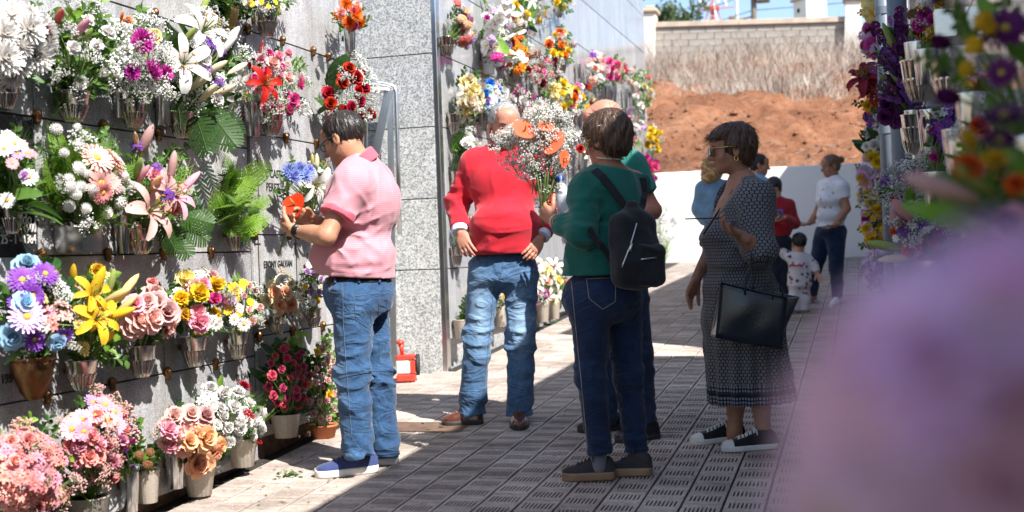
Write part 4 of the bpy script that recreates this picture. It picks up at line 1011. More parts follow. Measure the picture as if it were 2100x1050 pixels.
vb(('shell', 287, 470, 62, 52), 'pink stargazer lilies with monstera leaves', 'right of the gerberas', (335, 385, 72, 95), 'needles:lime*7@.22 sprig:green*8@.16 fern:green*3@.2',
   hero=[('lily', 'palepink', 312, 430, .24), ('lily', 'pink', 360, 400, .21), ('lily', 'palepink', 345, 390, .16), ('bud', 'palepink', 298, 292, .17), ('bud', 'peach', 280, 290, .10), ('bud', 'budgreen', 283, 345, .13), ('bud', 'pink', 293, 358, .11), ('bud', 'peach', 318, 378, .13), ('bud', 'palepink', 352, 345, .15), ('bud', 'pink', 385, 378, .13), ('statice', 'purple', 342, 402, .09), ('statice', 'purple', 320, 345, .07), ('statice', 'purple', 280, 302, .07), ('carnation', 'pink', 315, 360, .07), ('carnation', 'salmon', 360, 430, .06), ('needles', 'lime', 390, 360, .26), ('needles', 'lime', 275, 290, .18), ('bud', 'palepink', 285, 465, .11)])
r = [o for o in bpy.data.objects if o.name.startswith('flower_bouquet')][-1]
for px, py, dr, sz in ((330, 462, (.55, .0, -.8), .14), (372, 442, (.5, .75, -.25), .13), (378, 460, (.45, .75, -.65), .13), (350, 470, (.4, .45, -1), .14), (300, 468, (.5, -.35, -.8), .11), (368, 425, (.4, .9, .1), .12)):
    loose_leaf('', r, 'monstera', 'dark', px, py, .16, Vector(dr), sz, roll=PI)
vase('cup', 249, 442, 34, 78, WX, 'steel cup vase between the gerberas and the stargazer lilies', group='vases on the niche walls')
vb(('shell', 483, 462, 46, 52), 'bare fern fronds without blooms', 'between the monstera leaves and the man in pink', (488, 408, 40, 72), 'fern:lime*16@.20 fern:green*7@.16', hero=[('fern', 'lime', 480, 350, .22), ('fern', 'lime', 520, 440, .18)])
vb(('shell', 640, 432, 46, 52), 'blue chrysanthemums with white lilies', 'in front of the chest of the man in pink', (622, 372, 50, 48), 'sprig:lime*6@.13 bud:budgreen*4@.09 lance:green*5@.12',
   hero=[('mum', 'blue', 592, 352, .10), ('mum', 'blue', 612, 348, .11), ('mum', 'blue', 632, 352, .10), ('mum', 'blue', 602, 362, .10), ('mum', 'blue', 624, 360, .10), ('mum', 'skyblue', 610, 355, .09), ('lily', 'white', 660, 350, .16), ('lily', 'white', 650, 380, .18), ('lily', 'white', 655, 412, .18), ('carnation', 'white', 668, 392, .09), ('bud', 'cream', 650, 335, .10), ('bud', 'paleyellow', 640, 330, .08)])
# third row
vb(('bronze', 66, 732, 88, 90), 'blue and purple mixed silk blooms', 'in the big bronze shell', (82, 640, 76, 95), 'sprig:dark*8@.16 eucalyptus:teal*5@.16 gyp:white*4@.12 lance:green*8@.15 gerbera:purple*4@.07',
   hero=[('rose', 'skyblue', 25, 690, .115), ('rose', 'skyblue', 48, 622, .10), ('rose', 'skyblue', 55, 545, .10), ('rose', 'skyblue', 152, 668, .09), ('rose', 'skyblue', 115, 702, .08), ('gerbera', 'purple', 45, 575, .12), ('gerbera', 'purple', 65, 608, .11), ('gerbera', 'lilac', 55, 650, .13), ('gerbera', 'purple', 92, 562, .10), ('gerbera', 'purple', 70, 697, .10), ('gerbera', 'purple', 130, 688, .09), ('tulip', 'palepink', 110, 570, .09), ('spray', 'palepink', 155, 600, .09), ('spray', 'palepink', 128, 640, .10), ('spray', 'white', 75, 660, .10), ('spray', 'salmon', 98, 655, .09), ('spray', 'white', 125, 590, .09), ('daisy', 'paleyellow', 88, 610, .06)])
vb(('shell', 166, 738, 68, 62), 'yellow lilies', 'beside the bronze shell', (205, 645, 68, 92), 'sprig:lime*10@.17 sprig:green*6@.16 spray:paleyellow*4@.07 lance:lime*8@.16 needles:lime*3@.15',
   hero=[('lily', 'yellow', 200, 652, .18), ('lily', 'yellow', 190, 600, .15), ('bud', 'yellow', 195, 590, .18), ('bud', 'yellow', 240, 645, .17), ('bud', 'paleyellow', 235, 610, .15), ('bud', 'paleyellow', 260, 592, .14), ('bud', 'paleyellow', 255, 630, .14), ('bud', 'yellow', 225, 690, .12), ('bud', 'yellow', 150, 570, .12), ('carnation', 'yellow', 200, 555, .07), ('bud', 'budgreen', 228, 580, .13), ('bud', 'yellow', 190, 672, .10)])
vb(('shell', 289, 708, 62, 66), 'pale pink roses', 'between the yellow lilies and the peach carnations', (307, 648, 52, 50), 'rose:palepink*8@.10 eucalyptus:teal*8@.13 broad:dark*5@.10', hero=[('rose', 'palepink', 272, 668, .11), ('rose', 'palepink', 308, 655, .12), ('rose', 'palepink', 340, 640, .12), ('rose', 'palepink', 300, 622, .10), ('rose', 'pink', 275, 625, .09), ('rose', 'palepink', 325, 615, .10), ('carnation', 'salmon', 312, 580, .06), ('broad', 'teal', 330, 675, .12)])
vb(('shell', 397, 690, 58, 62), 'yellow and pink carnations', 'above a slab joint clasp', (412, 618, 52, 66), 'carnation:yellow*6@.075 carnation:pink*5@.08 spray:white*3@.09 lance:lime*8@.16 carnation:palepink*4@.075 broad:green*4@.12', hero=[('carnation', 'yellow', 408, 602, .10), ('carnation', 'pink', 408, 662, .10), ('carnation', 'yellow', 442, 585, .09), ('carnation', 'hotpink', 440, 612, .08), ('carnation', 'paleyellow', 380, 572, .09), ('spray', 'white', 435, 660, .11)])
vb(('shell', 487, 680, 48, 56), 'small yellow and white chrysanthemums', 'beside the cream roses', (500, 628, 40, 50), 'daisy:yellow*8@.05 daisy:white*9@.05 carnation:palepink*9@.045 gyp:white*4@.1 sprig:lime*5@.12 daisy:lilac*4@.045', hero=[('daisy', 'yellow', 480, 592, .07), ('daisy', 'yellow', 500, 580, .06), ('daisy', 'white', 500, 665, .07), ('daisy', 'white', 480, 655, .06)])
vb(('shell', 567, 646, 40, 40), 'cream roses in a tight dome', 'at knee height under the engraved slab', (580, 607, 38, 40), 'rose:cream*8@.065 gyp:cream*8@.09 spray:white*4@.06 sprig:dark*4@.1', hero=[('rose', 'peach', 562, 600, .075), ('rose', 'peach', 585, 598, .07), ('rose', 'peach', 573, 628, .075), ('rose', 'peach', 596, 625, .07), ('carnation', 'white', 580, 575, .08)])
vb(('shell', 642, 632, 36, 40), 'small lilac and white blooms', 'half hidden behind the pink shirt', (641, 580, 22, 52), 'carnation:lilac*7@.045 daisy:white*6@.045 sprig:dark*6@.12 daisy:yellow*2@.04 carnation:burgundy*3@.04')
# bottom row
vb(('pot', 70, 1058, 90, 60), 'salmon and green alstroemeria heap', 'in the bottom corner of the wall', (60, 968, 84, 92), 'spray:salmon*20@.085 spray:pink*10@.08 carnation:salmon*9@.055 gyp:palepink*8@.12 sprig:green*12@.17 sprig:lime*6@.16', dome_=.2)
vb(('pot', 180, 1018, 82, 70), 'pink daisies over salmon carnations', 'with a hanging fern', (200, 905, 66, 92), 'carnation:salmon*14@.075 carnation:pink*8@.07 gyp:palepink*9@.12 sprig:green*8@.15',
   hero=[('daisy', 'lilac', 190, 825, .085), ('daisy', 'pink', 215, 830, .085), ('daisy', 'pink', 235, 845, .08), ('daisy', 'lilac', 168, 860, .085), ('daisy', 'pink', 195, 850, .08), ('daisy', 'palepink', 220, 862, .075), ('daisy', 'pink', 148, 880, .09), ('daisy', 'pink', 172, 885, .08), ('daisy', 'lilac', 240, 872, .07), ('fern', 'lime', 160, 990, .30), ('fern', 'lime', 175, 1015, .28), ('fern', 'green', 140, 975, .26)], dome_=.16)
vb(('cup', 264, 965, 42, 84), 'tiny purple tulips', 'in a steel cup beside the pink daisies', (266, 915, 25, 45), 'lance:lime*10@.12 sprig:lime*4@.12', hero=[('tulip', 'purple', 265, 880, .06), ('tulip', 'purple', 283, 887, .055), ('tulip', 'magenta', 270, 905, .06), ('tulip', 'purple', 258, 925, .05), ('tulip', 'purple', 272, 955, .05), ('tulip', 'magenta', 255, 940, .045), ('tulip', 'purple', 250, 905, .045)])
vb(('pot', 302, 962, 50, 68), 'withered brown sprig', 'in a beige pot near the lane edge', (302, 940, 20, 20), 'eucalyptus:teal*2@.09 florets:brown*3@.045')
vb(('cup', 358, 925, 42, 76), 'blush peonies', 'in the lowest steel cup', (362, 885, 38, 45), 'carnation:palepink*7@.085 carnation:pink*5@.085 lance:dark*6@.13 gyp:palepink*4@.09')
vb(('pot', 408, 955, 66, 60), 'dusty pink roses with teal leaves', 'in the beige pot at the foot of the wall', (412, 895, 50, 62), 'rose:peach*6@.10 eucalyptus:teal*12@.14', hero=[('rose', 'peach', 418, 898, .12), ('rose', 'peach', 402, 952, .12), ('rose', 'palepink', 418, 855, .10), ('rose', 'peach', 448, 915, .10), ('rose', 'peach', 385, 905, .09), ('rose', 'palepink', 390, 850, .10)])
vb(('pot', 496, 898, 62, 58), 'white carnations with one red chrysanthemum', 'in the shell pot by the ground', (472, 855, 72, 60), 'carnation:white*20@.07 needles:lime*14@.16 lance:lime*10@.15 spray:white*4@.09', hero=[('mum', 'red', 499, 793, .085), ('carnation', 'white', 430, 800, .08), ('carnation', 'white', 460, 805, .08), ('carnation', 'white', 520, 860, .09), ('carnation', 'white', 535, 880, .08), ('tulip', 'red', 528, 905, .06), ('spray', 'red', 510, 850, .06)])
vb(('pot', 585, 848, 62, 48), 'deep pink dianthus with dark leaves', 'low beside the leg of the man in pink', (592, 775, 54, 72), 'carnation:wine*22@.052 carnation:rosewood*9@.045 lance:dark*16@.18 broad:dark*5@.13 sprig:dark*10@.16', hero=[('lance', 'dark', 610, 720, .22), ('sprig', 'lime', 605, 700, .2)])
bq = on_ground(663, 897); P, rr_, hh_ = vase('terracotta', 663, 868, 58, 30, WX, 'orange terracotta pot on the ground behind the leg of the man in pink', P=at(663, 870, depth(bq)))
bouquet('pale pink blooms over bright green leaves', 'in the orange pot', (662, 790, 34, 90), P, 'carnation:palepink*18@.045 gyp:palepink*8@.1 sprig:green*18@.17 sprig:lime*5@.15 carnation:yellow*3@.05', d0=.11, dome_=.1)
# scraps on the paving by the shoe
b = MB(); R = random.Random(6)
for i in range(60):
    g = on_ground(595+R.gauss(0, 14), 975+R.gauss(0, 4)); a = R.uniform(0, 6.3); s = R.uniform(.006, .016); z = gz(g.y)+R.uniform(.002, .008)
    b.add([(g.x+math.cos(a+q)*s*(1 if q % 2 < 1 else .5), g.y+math.sin(a+q)*s, z+R.uniform(0, .006)) for q in (0, 1.57, 3.14, 4.7)], [(0, 1, 2, 3)])
tag(b.obj('leaf_litter', 'leaf'), 'scatter of clipped green leaves on the paving by the blue sneaker', 'leaves', kind='stuff')
# ------------------------------------------------------------------ flowers on the far wall
vb(('shell', 916, 76, 30, 40), 'rust and lilac dried blooms', 'on the corner of the far wall', (926, 42, 30, 42), 'florets:peach*10@.075 florets:rosewood*7@.07 carnation:lilac*7@.07 carnation:white*4@.07 sprig:green*3@.1')
vb(('white', 1000, 96, 27, 56), 'white and magenta orchid spikes', 'in the white cylinder vase', (1022, 75, 36, 68), 'spike:white*5@.3 carnation:magenta*6@.06 spray:white*8@.1 lance:green*8@.2 spray:lilac*4@.09', hero=[('broad', 'green', 992, 60, .3), ('broad', 'lime', 996, 90, .25), ('spike', 'magenta', 1022, 118, .24), ('spike', 'white', 1015, 40, .26)])
vb(('shell', 1066, 42, 42, 32), 'white lilies with yellow carnations', 'at the top edge of the far wall', (1076, 20, 42, 36), 'lance:green*14@.2 broad:lime*6@.16 lily:white*4@.14 carnation:yellow*6@.08 carnation:orange*2@.08 spray:white*4@.09')
vb(('shell', 1146, 12, 20, 24), 'small yellow bunch', 'at the top edge of the polished slabs', (1150, 0, 20, 16), 'carnation:yellow*6@.07 sprig:green*5@.12')
vb(('shell', 1060, 142, 26, 30), 'orange spray', 'between the orchids and the burgundy bunch', (1064, 112, 20, 38), 'spike:orange*3@.2 spray:orange*6@.09 sprig:lime*6@.14 carnation:yellow*4@.06 lance:green*4@.14')
vb(('shell', 1118, 172, 26, 32), 'burgundy carnations in white filler', 'above the row of steel cups', (1110, 142, 38, 36), 'gyp:white*10@.13 carnation:burgundy*6@.08 florets:rosewood*6@.08 spray:hotpink*3@.08 florets:brown*4@.07')
vase('cup', 1086, 148, 15, 42, WX, 'slim steel cup left of the burgundy carnations', group='vases on the niche walls')
vb(('shell', 1152, 122, 22, 28), 'round yellow and orange arrangement', 'alone on the polished slab', (1150, 95, 29, 33), 'carnation:yellow*7@.08 carnation:orange*5@.09 carnation:white*5@.08 sprig:green*6@.14 carnation:palepink*2@.08')
vase('cup', 1185, 131, 14, 30, WX, 'empty steel cup right of the round yellow arrangement', group='vases on the niche walls')
vb(('cup', 1216, 164, 14, 38), 'purple iris over orange blooms', 'in a slim cup', (1226, 140, 20, 36), 'spray:white*5@.1 spray:salmon*5@.1 sprig:green*4@.14', hero=[('spray', 'purple', 1216, 112, .13), ('spike', 'orange', 1222, 140, .2)])
vb(('cup', 1258, 172, 14, 40), 'hot pink roses', 'on the far wall above the bald head', (1263, 145, 24, 28), 'rose:hotpink*6@.10 rose:pink*4@.09 carnation:yellow*2@.07 sprig:green*6@.14')
for i, (x, y, w, h) in enumerate(((1234, 170, 13, 34), (1246, 176, 12, 32), (1281, 182, 14, 40))):
    vase('cup', x, y, w, h, WX, ['empty steel cup under the purple iris', 'empty steel cup left of the hot pink roses', 'empty steel cup right of the hot pink roses'][i], group='vases on the niche walls')
vb(('cup', 1316, 214, 15, 40), 'white and coral bunch', 'at the far end of the far wall', (1320, 190, 22, 38), 'carnation:white*7@.1 carnation:salmon*3@.1 sprig:lime*7@.16 carnation:paleyellow*3@.09')
vb(('cup', 1296, 182, 11, 34), 'tiny pale sprigs', 'next to the coral bunch', (1298, 160, 13, 20), 'sprig:lime*5@.12 spray:palepink*3@.08')
vb(('shell', 962, 232, 28, 40), 'cream roses and lilies', 'above the head of the man in red', (957, 195, 44, 40), 'carnation:cream*14@.085 carnation:paleyellow*8@.08 lily:cream*4@.12 sprig:green*12@.14 daisy:palepink*2@.08', hero=[('daisy', 'palepink', 933, 193, .1)])
vase('shell', 930, 234, 26, 42, WX, 'dark shell vase nearest the corner of the far wall', group='vases on the niche walls')
vb(('shell', 990, 232, 24, 38), 'blue and white bunch', 'left of the magenta orchids', (1006, 198, 20, 32), 'carnation:azure*5@.08 spray:white*6@.09 spray:skyblue*3@.09 sprig:dark*4@.1 carnation:lilac*2@.07')
vb(('cup', 1045, 232, 18, 40), 'white carnations with a magenta orchid', 'behind the head of the man in red', (1052, 205, 34, 24), 'carnation:white*6@.1 spike:magenta*3@.2 carnation:magenta*5@.08 sprig:green*4@.12')
vb(('cup', 1148, 222, 18, 40), 'yellow freesias', 'right of the baby breath bunch', (1152, 196, 26, 28), 'carnation:yellow*7@.09 spray:paleyellow*6@.1 sprig:lime*5@.12')
vb(('cup', 1185, 228, 20, 40), 'orange, crimson and yellow bunch', 'left of the bald head', (1190, 205, 28, 34), 'carnation:yellow*5@.09 carnation:orange*4@.09 carnation:burgundy*3@.09 spray:white*4@.09 spray:magenta*3@.09 sprig:green*4@.12')
vb(('cup', 1100, 250, 18, 40), 'creamy pink sprays', 'behind the baby breath', (1105, 235, 40, 20), 'spray:palepink*6@.1 carnation:cream*6@.08 sprig:lime*4@.12')
vb(('cup', 1290, 285, 14, 40), 'lilac and white orchids', 'behind the teal shirt', (1300, 262, 24, 40), 'spike:lilac*3@.22 spray:white*6@.1 carnation:pink*4@.08 sprig:lime*4@.14')
vb(('shell', 938, 352, 30, 42), 'white roses with green sprigs', 'left shoulder of the man in red', (950, 318, 32, 45), 'carnation:white*7@.08 sprig:lime*8@.14 fern:green*6@.16 spray:white*4@.09')
vb(('cup', 1196, 325, 18, 48), 'single red rose with white lilies', 'between the two green tops', (1205, 300, 24, 26), 'rose:white*3@.08 lily:white*3@.13 lance:green*6@.14', hero=[('rose', 'red', 1190, 305, .10)])
for i, (x, y, w, h) in enumerate(((1172, 318, 16, 48), (1160, 420, 18, 60), (1240, 255, 14, 44), (1215, 255, 14, 44))):
    vase('cup', x, y, w, h, WX, ['steel cup left of the single red rose', 'steel cup behind the water bottle', 'steel cup just above the brown-haired head', 'steel cup left of the bald head, low row'][i], group='vases on the niche walls')
vb(('shell', 936, 505, 26, 42), 'red and green bunch', 'left of the red sleeve', (932, 475, 16, 34), 'lance:green*6@.14 spray:red*4@.08 sprig:lime*5@.12')
vb(('cup', 1326, 372, 14, 40), 'magenta chrysanthemums', 'at the far end, low', (1330, 345, 22, 30), 'carnation:hotpink*7@.12 carnation:magenta*5@.11 sprig:green*5@.16', X=WX+.02)
vb(('cup', 1335, 310, 12, 30), 'yellow chrysanthemums', 'at the far end, against the earth bank', (1340, 288, 18, 24), 'carnation:yellow*8@.11 sprig:lime*4@.14', X=WX+.02)
vb(('pot', 1112, 618, 30, 42), 'white lilies with yellow centres', 'in the bottom row behind the jeans', (1110, 575, 30, 42), 'lily:white*6@.14 lily:paleyellow*4@.12 lance:lime*8@.16 carnation:magenta*3@.08', hero=[('carnation', 'magenta', 1098, 602, .08), ('carnation', 'magenta', 1096, 622, .07)])
vb(('pot', 1136, 618, 26, 36), 'white and coral lilies with broad leaves', 'beside the green hem', (1142, 580, 24, 42), 'lily:white*4@.14 carnation:paleyellow*4@.09 broad:green*7@.12 carnation:salmon*2@.08')
vb(('pot', 946, 655, 34, 40), 'dried brown stalks', 'in a beige pot behind the jeans', (944, 640, 12, 18), 'florets:brown*8@.06 lance:dark*3@.08')
vb(('pot', 1026, 628, 22, 42), 'sparse green and yellow shoots', 'between the legs of the man in red', (1028, 605, 14, 22), 'lance:lime*7@.12 carnation:yellow*2@.06')
vase('pot', 992, 640, 24, 40, WX, 'empty beige pot behind the right knee of the man in red', group='vases on the niche walls')
bouquet('thin white wild flowers', 'growing against the white wall', (1360, 480, 14, 45), on_y(1362, 535, YW-.1), 'gyp:white*6@.35 needles:lime*3@.5', plane=lambda x, y, d: on_y(x, y, YW-.05-d), nrm=(0, -1, 0), cat='plant')
# ------------------------------------------------------------------ flowers on the shaded right-hand walls
def rv(y, z, d, kind, r, h, label):
    P = Vector((RX-d, y, z)); s = FPX/depth(P); return vase(kind, 0, 0, 2*r*s, h*s, RX, label, P=P, group='vases on the niche walls')
def rb(short, where, ell, Y, spec, hero=(), spread=.12, vk='cup', cat='bouquet', vy=None, r=.05, h=.14):
    """bouquet on the right-hand wall at distance Y along the lane; blooms fill the pixel ellipse at about that distance"""
    cx, cy, rx, ry = ell
    c = on_y(cx, cy+ry, Y); zv = c.z-.02
    P = Vector((RX-r-.02, Y, zv)); s = FPX/depth(P)
    if vk: vase(vk, 0, 0, 2*r*s, h*s, RX, VDESC[vk]+' holding the '+short, P=P, group='vases on the niche walls')
    return bouquet(short, where, ell, P, spec, RX, hero, plane=lambda x, y, d: on_y(x, y, Y-d+.1), nrm=(-.75, -.65, .1), d0=.06, dome_=spread, cat=cat)
col = 'in the shaded column beside the drain pipes'
rb('yellow-green dried heads', 'at the very top of the flower column', (1792, 14, 22, 30), 9.6, 'florets:paleyellow*12@.10 florets:yellow*8@.1 sprig:green*6@.16')
rb('magenta and lilac sweet williams', 'below the dried heads', (1790, 80, 22, 38), 9.9, 'florets:magenta*8@.1 florets:lilac*8@.1 carnation:burgundy*4@.09 sprig:dark*6@.16')
rb('burgundy lilies', 'reaching out beside the drain pipe', (1786, 160, 26, 30), 9.3, 'lily:burgundy*5@.2 bud:burgundy*4@.14 lance:dark*8@.2 spray:magenta*3@.1', hero=[('lily', 'burgundy', 1775, 158, .24)])
rb('orange gerberas', 'under the burgundy lilies', (1786, 205, 20, 22), 9.5, 'gerbera:orange*4@.13 carnation:yellow*2@.09 sprig:dark*6@.16')
rb('purple statice and white sprays', 'halfway down the flower column', (1796, 245, 20, 32), 9.7, 'statice:purple*8@.14 spray:white*6@.1 carnation:burgundy*4@.1 sprig:dark*8@.18 lance:dark*6@.25')
rb('white carnations with dark drooping leaves', 'near the head of the woman in white', (1794, 302, 22, 34), 9.6, 'carnation:white*8@.1 lance:dark*10@.24 sprig:green*6@.18', hero=[('lance', 'dark', 1768, 268, .2), ('lance', 'dark', 1764, 290, .2), ('lance', 'dark', 1770, 310, .2)])
rb('yellow chrysanthemums with lilac daisies', 'beside the woman in white', (1790, 350, 25, 36), 9.4, 'mum:yellow*6@.13 daisy:lilac*7@.11 lance:lime*8@.2 sprig:lime*4@.16', hero=[('mum', 'yellow', 1800, 333, .15), ('daisy', 'lilac', 1770, 360, .12), ('daisy', 'lilac', 1776, 375, .12)])
rb('white and lemon carnations', 'level with her elbow', (1788, 405, 24, 34), 9.7, 'carnation:white*8@.1 carnation:paleyellow*7@.1 sprig:lime*8@.17 carnation:lilac*3@.1')
rb('yellow and lilac freesias', 'low in the column beside her hip', (1790, 465, 24, 42), 9.5, 'spray:yellow*8@.12 carnation:yellow*5@.11 spray:lilac*6@.12 sprig:green*8@.18 carnation:magenta*3@.09')
rb('pale lilac leaves and blooms', 'lowest of the flower column', (1796, 556, 26, 40), 8.9, 'lily:lilac*5@.16 spray:lilac*6@.12 needles:dark*6@.24 carnation:white*4@.1')
rb('purple orchids with green buds and one orange rose', 'in front of the pipes', (1852, 130, 50, 90), 6.4, 'spike:plum*5@.22 statice:plum*7@.13 spike:purple*6@.22 bud:budgreen*8@.11 lance:green*10@.2 sprig:dark*10@.18 needles:dark*5@.2', hero=[('rose', 'orange', 1893, 67, .09), ('florets', 'brown', 1872, 30, .09), ('spike', 'purple', 1824, 110, .22), ('spike', 'purple', 1835, 135, .2), ('bud', 'budgreen', 1830, 98, .13), ('bud', 'budgreen', 1822, 75, .13)], r=.05)
rb('dark hellebores in a silver shell', 'under the purple orchids', (1835, 222, 34, 34), 6.5, 'rose:plum*7@.10 spray:plum*5@.1 sprig:dark*8@.15 gyp:white*2@.1', vk='shell', r=.055)
rb('baby breath with a burnt orange lily', 'in front of the lower pipe', (1872, 385, 58, 48), 5.6, 'gyp:white*18@.13 statice:purple*6@.1 carnation:red*4@.06 sprig:dark*8@.14 lance:lime*6@.2', hero=[('lily', 'orange', 1948, 360, .15), ('bud', 'orange', 1920, 352, .13), ('bud', 'pink', 1890, 375, .18), ('carnation', 'orange', 1898, 450, .07), ('carnation', 'red', 1838, 408, .06), ('bud', 'budgreen', 1905, 350, .14)], r=.05)
rb('orange roses with white sprays and pink buds', 'above the big blur', (1890, 470, 62, 55), 5.2, 'gyp:white*8@.12 spray:white*8@.08 carnation:orange*5@.06 statice:purple*6@.09 lance:lime*12@.22 sprig:lime*5@.15 carnation:magenta*4@.05', hero=[('bud', 'palepink', 1845, 465, .2), ('bud', 'budgreen', 1822, 505, .16), ('bud', 'pink', 1860, 440, .2), ('carnation', 'orange', 1865, 512, .07), ('tulip', 'purple', 1895, 552, .1), ('bud', 'cream', 1840, 530, .14)])
for i, (px, py, Y, k, r_, h_) in enumerate(((1888, 86, 5.8, 'cup', .055, .2), (1905, 122, 5.2, 'shell', .075, .17), (1872, 235, 6.2, 'shell', .06, .14), (1915, 225, 5.0, 'cup', .05, .16), (1965, 120, 3.9, 'shell', .055, .13), (1955, 20, 4.2, 'box', .035, .09), (2010, 190, 3.3, 'cup', .04, .13))):
    P = on_y(px, py, Y); P.x = min(RX-r_-.012, P.x); s = FPX/depth(P)
    vase(k, 0, 0, 2*r_*s, h_*s, RX, ['steel cup hanging right of the orange rose', 'crystal-like shell vase in the shaded wall, middle of the blur', 'small shell vase by the lower drain pipe', 'steel cup near the middle of the shaded wall', 'blurred shell vase behind the yellow buds', 'blurred square cup at the top edge of the shaded wall', 'blurred steel cup farthest to the picture edge'][i], P=P, group='vases on the niche walls')
rb('coral roses and lime foliage', 'blurred at the picture edge, half way up', (2040, 300, 70, 70), 3.0, 'sprig:lime*10@.12 lance:lime*10@.14 carnation:salmon*6@.05 carnation:orange*3@.05 gyp:white*4@.1', spread=.08)
rb('pink and yellow freesias', 'blurred at the picture edge above the coral roses', (2045, 190, 60, 55), 3.4, 'sprig:green*8@.12 spray:pink*6@.08 spray:yellow*6@.08 lance:lime*6@.12', spread=.08)
rb('mixed violet stocks', 'on the shaded wall between the steel cups', (1945, 285, 44, 55), 4.6, 'spike:purple*5@.16 sprig:green*9@.13 carnation:magenta*4@.06 spray:white*5@.07 lance:lime*5@.14', spread=.08)
rb('crimson and gold carnations', 'near the top of the shaded wall', (1920, 40, 46, 50), 5.0, 'carnation:red*5@.06 carnation:yellow*6@.06 sprig:green*9@.13 carnation:magenta*5@.06 gyp:white*4@.1', spread=.08)
# blurred nearest flowers
def near(short, where, ell, Y, spec, hero=(), spread=.05, cat='bouquet', mouth=None, kind='cup', up_tilt=(-.6, -.7, .35)):
    cx, cy, rx, ry = ell; c = on_y(cx, cy, Y)
    m = Vector(mouth) if mouth else Vector((RX-.06, Y+.06, c.z-.12))
    s = FPX/max(.2, depth(m))
    vase(kind, 0, 0, .09*s, .14*s, RX, VDESC[kind]+' holding the '+short, P=m, group='vases on the niche walls')
    return bouquet(short, where, ell, m, spec, RX, hero, plane=lambda x, y, d: on_y(x, y, Y-d+.05), nrm=up_tilt, d0=.03, dome_=spread, cat=cat)
near('plum chrysanthemums with yellow buds', 'blurred at the top corner', (2020, 120, 100, 130), 2.0, 'lance:lime*5@.10 sprig:green*4@.10',
     hero=[('tulip', 'plum', 1935, 88, .075), ('gerbera', 'plum', 2062, 60, .085), ('tulip', 'plum', 1950, 200, .07), ('gerbera', 'plum', 2055, 150, .06), ('gerbera', 'plum', 1935, 0, .07), ('button', 'yellow', 1998, 95, .03), ('button', 'yellow', 1985, 142, .03), ('button', 'yellow', 2015, 45, .035), ('button', 'yellow', 2030, 58, .03)])
near('plum buds among long lime leaves', 'blurred above the mauve mass', (2030, 400, 110, 85), 1.35, 'lance:lime*16@.095 lance:green*5@.09 bud:budgreen*5@.06', hero=[('bud', 'palepink', 1930, 385, .09), ('gerbera', 'plum', 2060, 240, .06), ('gerbera', 'plum', 2050, 290, .05), ('tulip', 'yellow', 1990, 290, .05), ('tulip', 'plum', 2070, 460, .06), ('carnation', 'pink', 2080, 455, .05), ('carnation', 'orange', 1985, 345, .032), ('carnation', 'yellow', 2040, 330, .03), ('carnation', 'orange', 2085, 380, .03)], spread=.04)
near('huge blurred mauve asters', 'right before the lens at the bottom corner', (1960, 830, 260, 300), .31, 'lance:green*3@.04',
     hero=[('gerbera' if k_ % 3 else 'carnation', c_, x_, y_, z_*(.98 if k_ % 3 else .8)) for k_, (c_, x_, y_, z_) in enumerate((c_, x_, y_, z_) for c_, x_, y_, z_ in (('mauve', 2060, 610, .042), ('mauve', 1960, 640, .042), ('mauve', 1880, 690, .042), ('blush', 1810, 750, .042), ('blush', 1770, 850, .042), ('blush', 1740, 960, .042), ('mauve', 2010, 570, .036), ('mauve', 1890, 850, .040), ('magenta', 1990, 755, .026),
         ('blush', 2095, 830, .042), ('blush', 1850, 790, .04), ('blush', 1720, 1060, .044), ('blush', 2070, 1000, .04), ('mauve', 2095, 530, .036), ('mauve', 1940, 820, .036), ('lilac', 2060, 740, .036), ('blush', 1830, 930, .04), ('mauve', 2030, 670, .04), ('mauve', 1970, 890, .04), ('blush', 1800, 1030, .042), ('blush', 2050, 900, .04), ('pink', 1930, 990, .034), ('blush', 1900, 930, .04), ('blush', 1990, 1050, .04), ('mauve', 1920, 740, .04), ('blush', 1880, 1050, .042), ('mauve', 2000, 980, .036)))], up_tilt=(-.5, -.55, .7), spread=.02, mouth=(RX-.06, .42, 1.1))
# ------------------------------------------------------------------ smooth body surfaces (signed distances + surface nets)
def A3(p): return np.array((p[0], p[1], p[2]), dtype=np.float64)
def unit(v):
    v = A3(v); return v/max(1e-9, np.linalg.norm(v))
class Cone:                                   # tapered capsule, optionally flattened along an axis
    def __init__(s, a, b, ra, rb, k=0.02, flat=1.0, ax=None, sub=False, bulge=0.0):
        s.a, s.b, s.ra, s.rb, s.k, s.flat, s.sub, s.bulge = A3(a), A3(b), ra, rb, k, flat, sub, bulge
        s.ax = unit(ax) if ax is not None else None
    def box(s):
        m = max(s.ra, s.rb)+s.bulge; f = max(1.0, s.flat); return np.minimum(s.a, s.b)-m*f, np.maximum(s.a, s.b)+m*f
    def d(s, X, Y, Z):
        px, py, pz = X-s.a[0], Y-s.a[1], Z-s.a[2]; ba = s.b-s.a
        if s.ax is not None and s.flat != 1:
            q = (px*s.ax[0]+py*s.ax[1]+pz*s.ax[2])*(1/s.flat-1); px = px+q*s.ax[0]; py = py+q*s.ax[1]; pz = pz+q*s.ax[2]
            ba = ba+s.ax*(ba @ s.ax)*(1/s.flat-1)
        h = np.clip((px*ba[0]+py*ba[1]+pz*ba[2])/max(1e-9, ba @ ba), 0, 1)
        r = s.ra+(s.rb-s.ra)*h
        if s.bulge: r = r+s.bulge*np.sin(PI*np.clip(h*1.35, 0, 1))
        return (np.sqrt((px-ba[0]*h)**2+(py-ba[1]*h)**2+(pz-ba[2]*h)**2)-r)*(min(1, s.flat) if s.flat < 1 else 1)
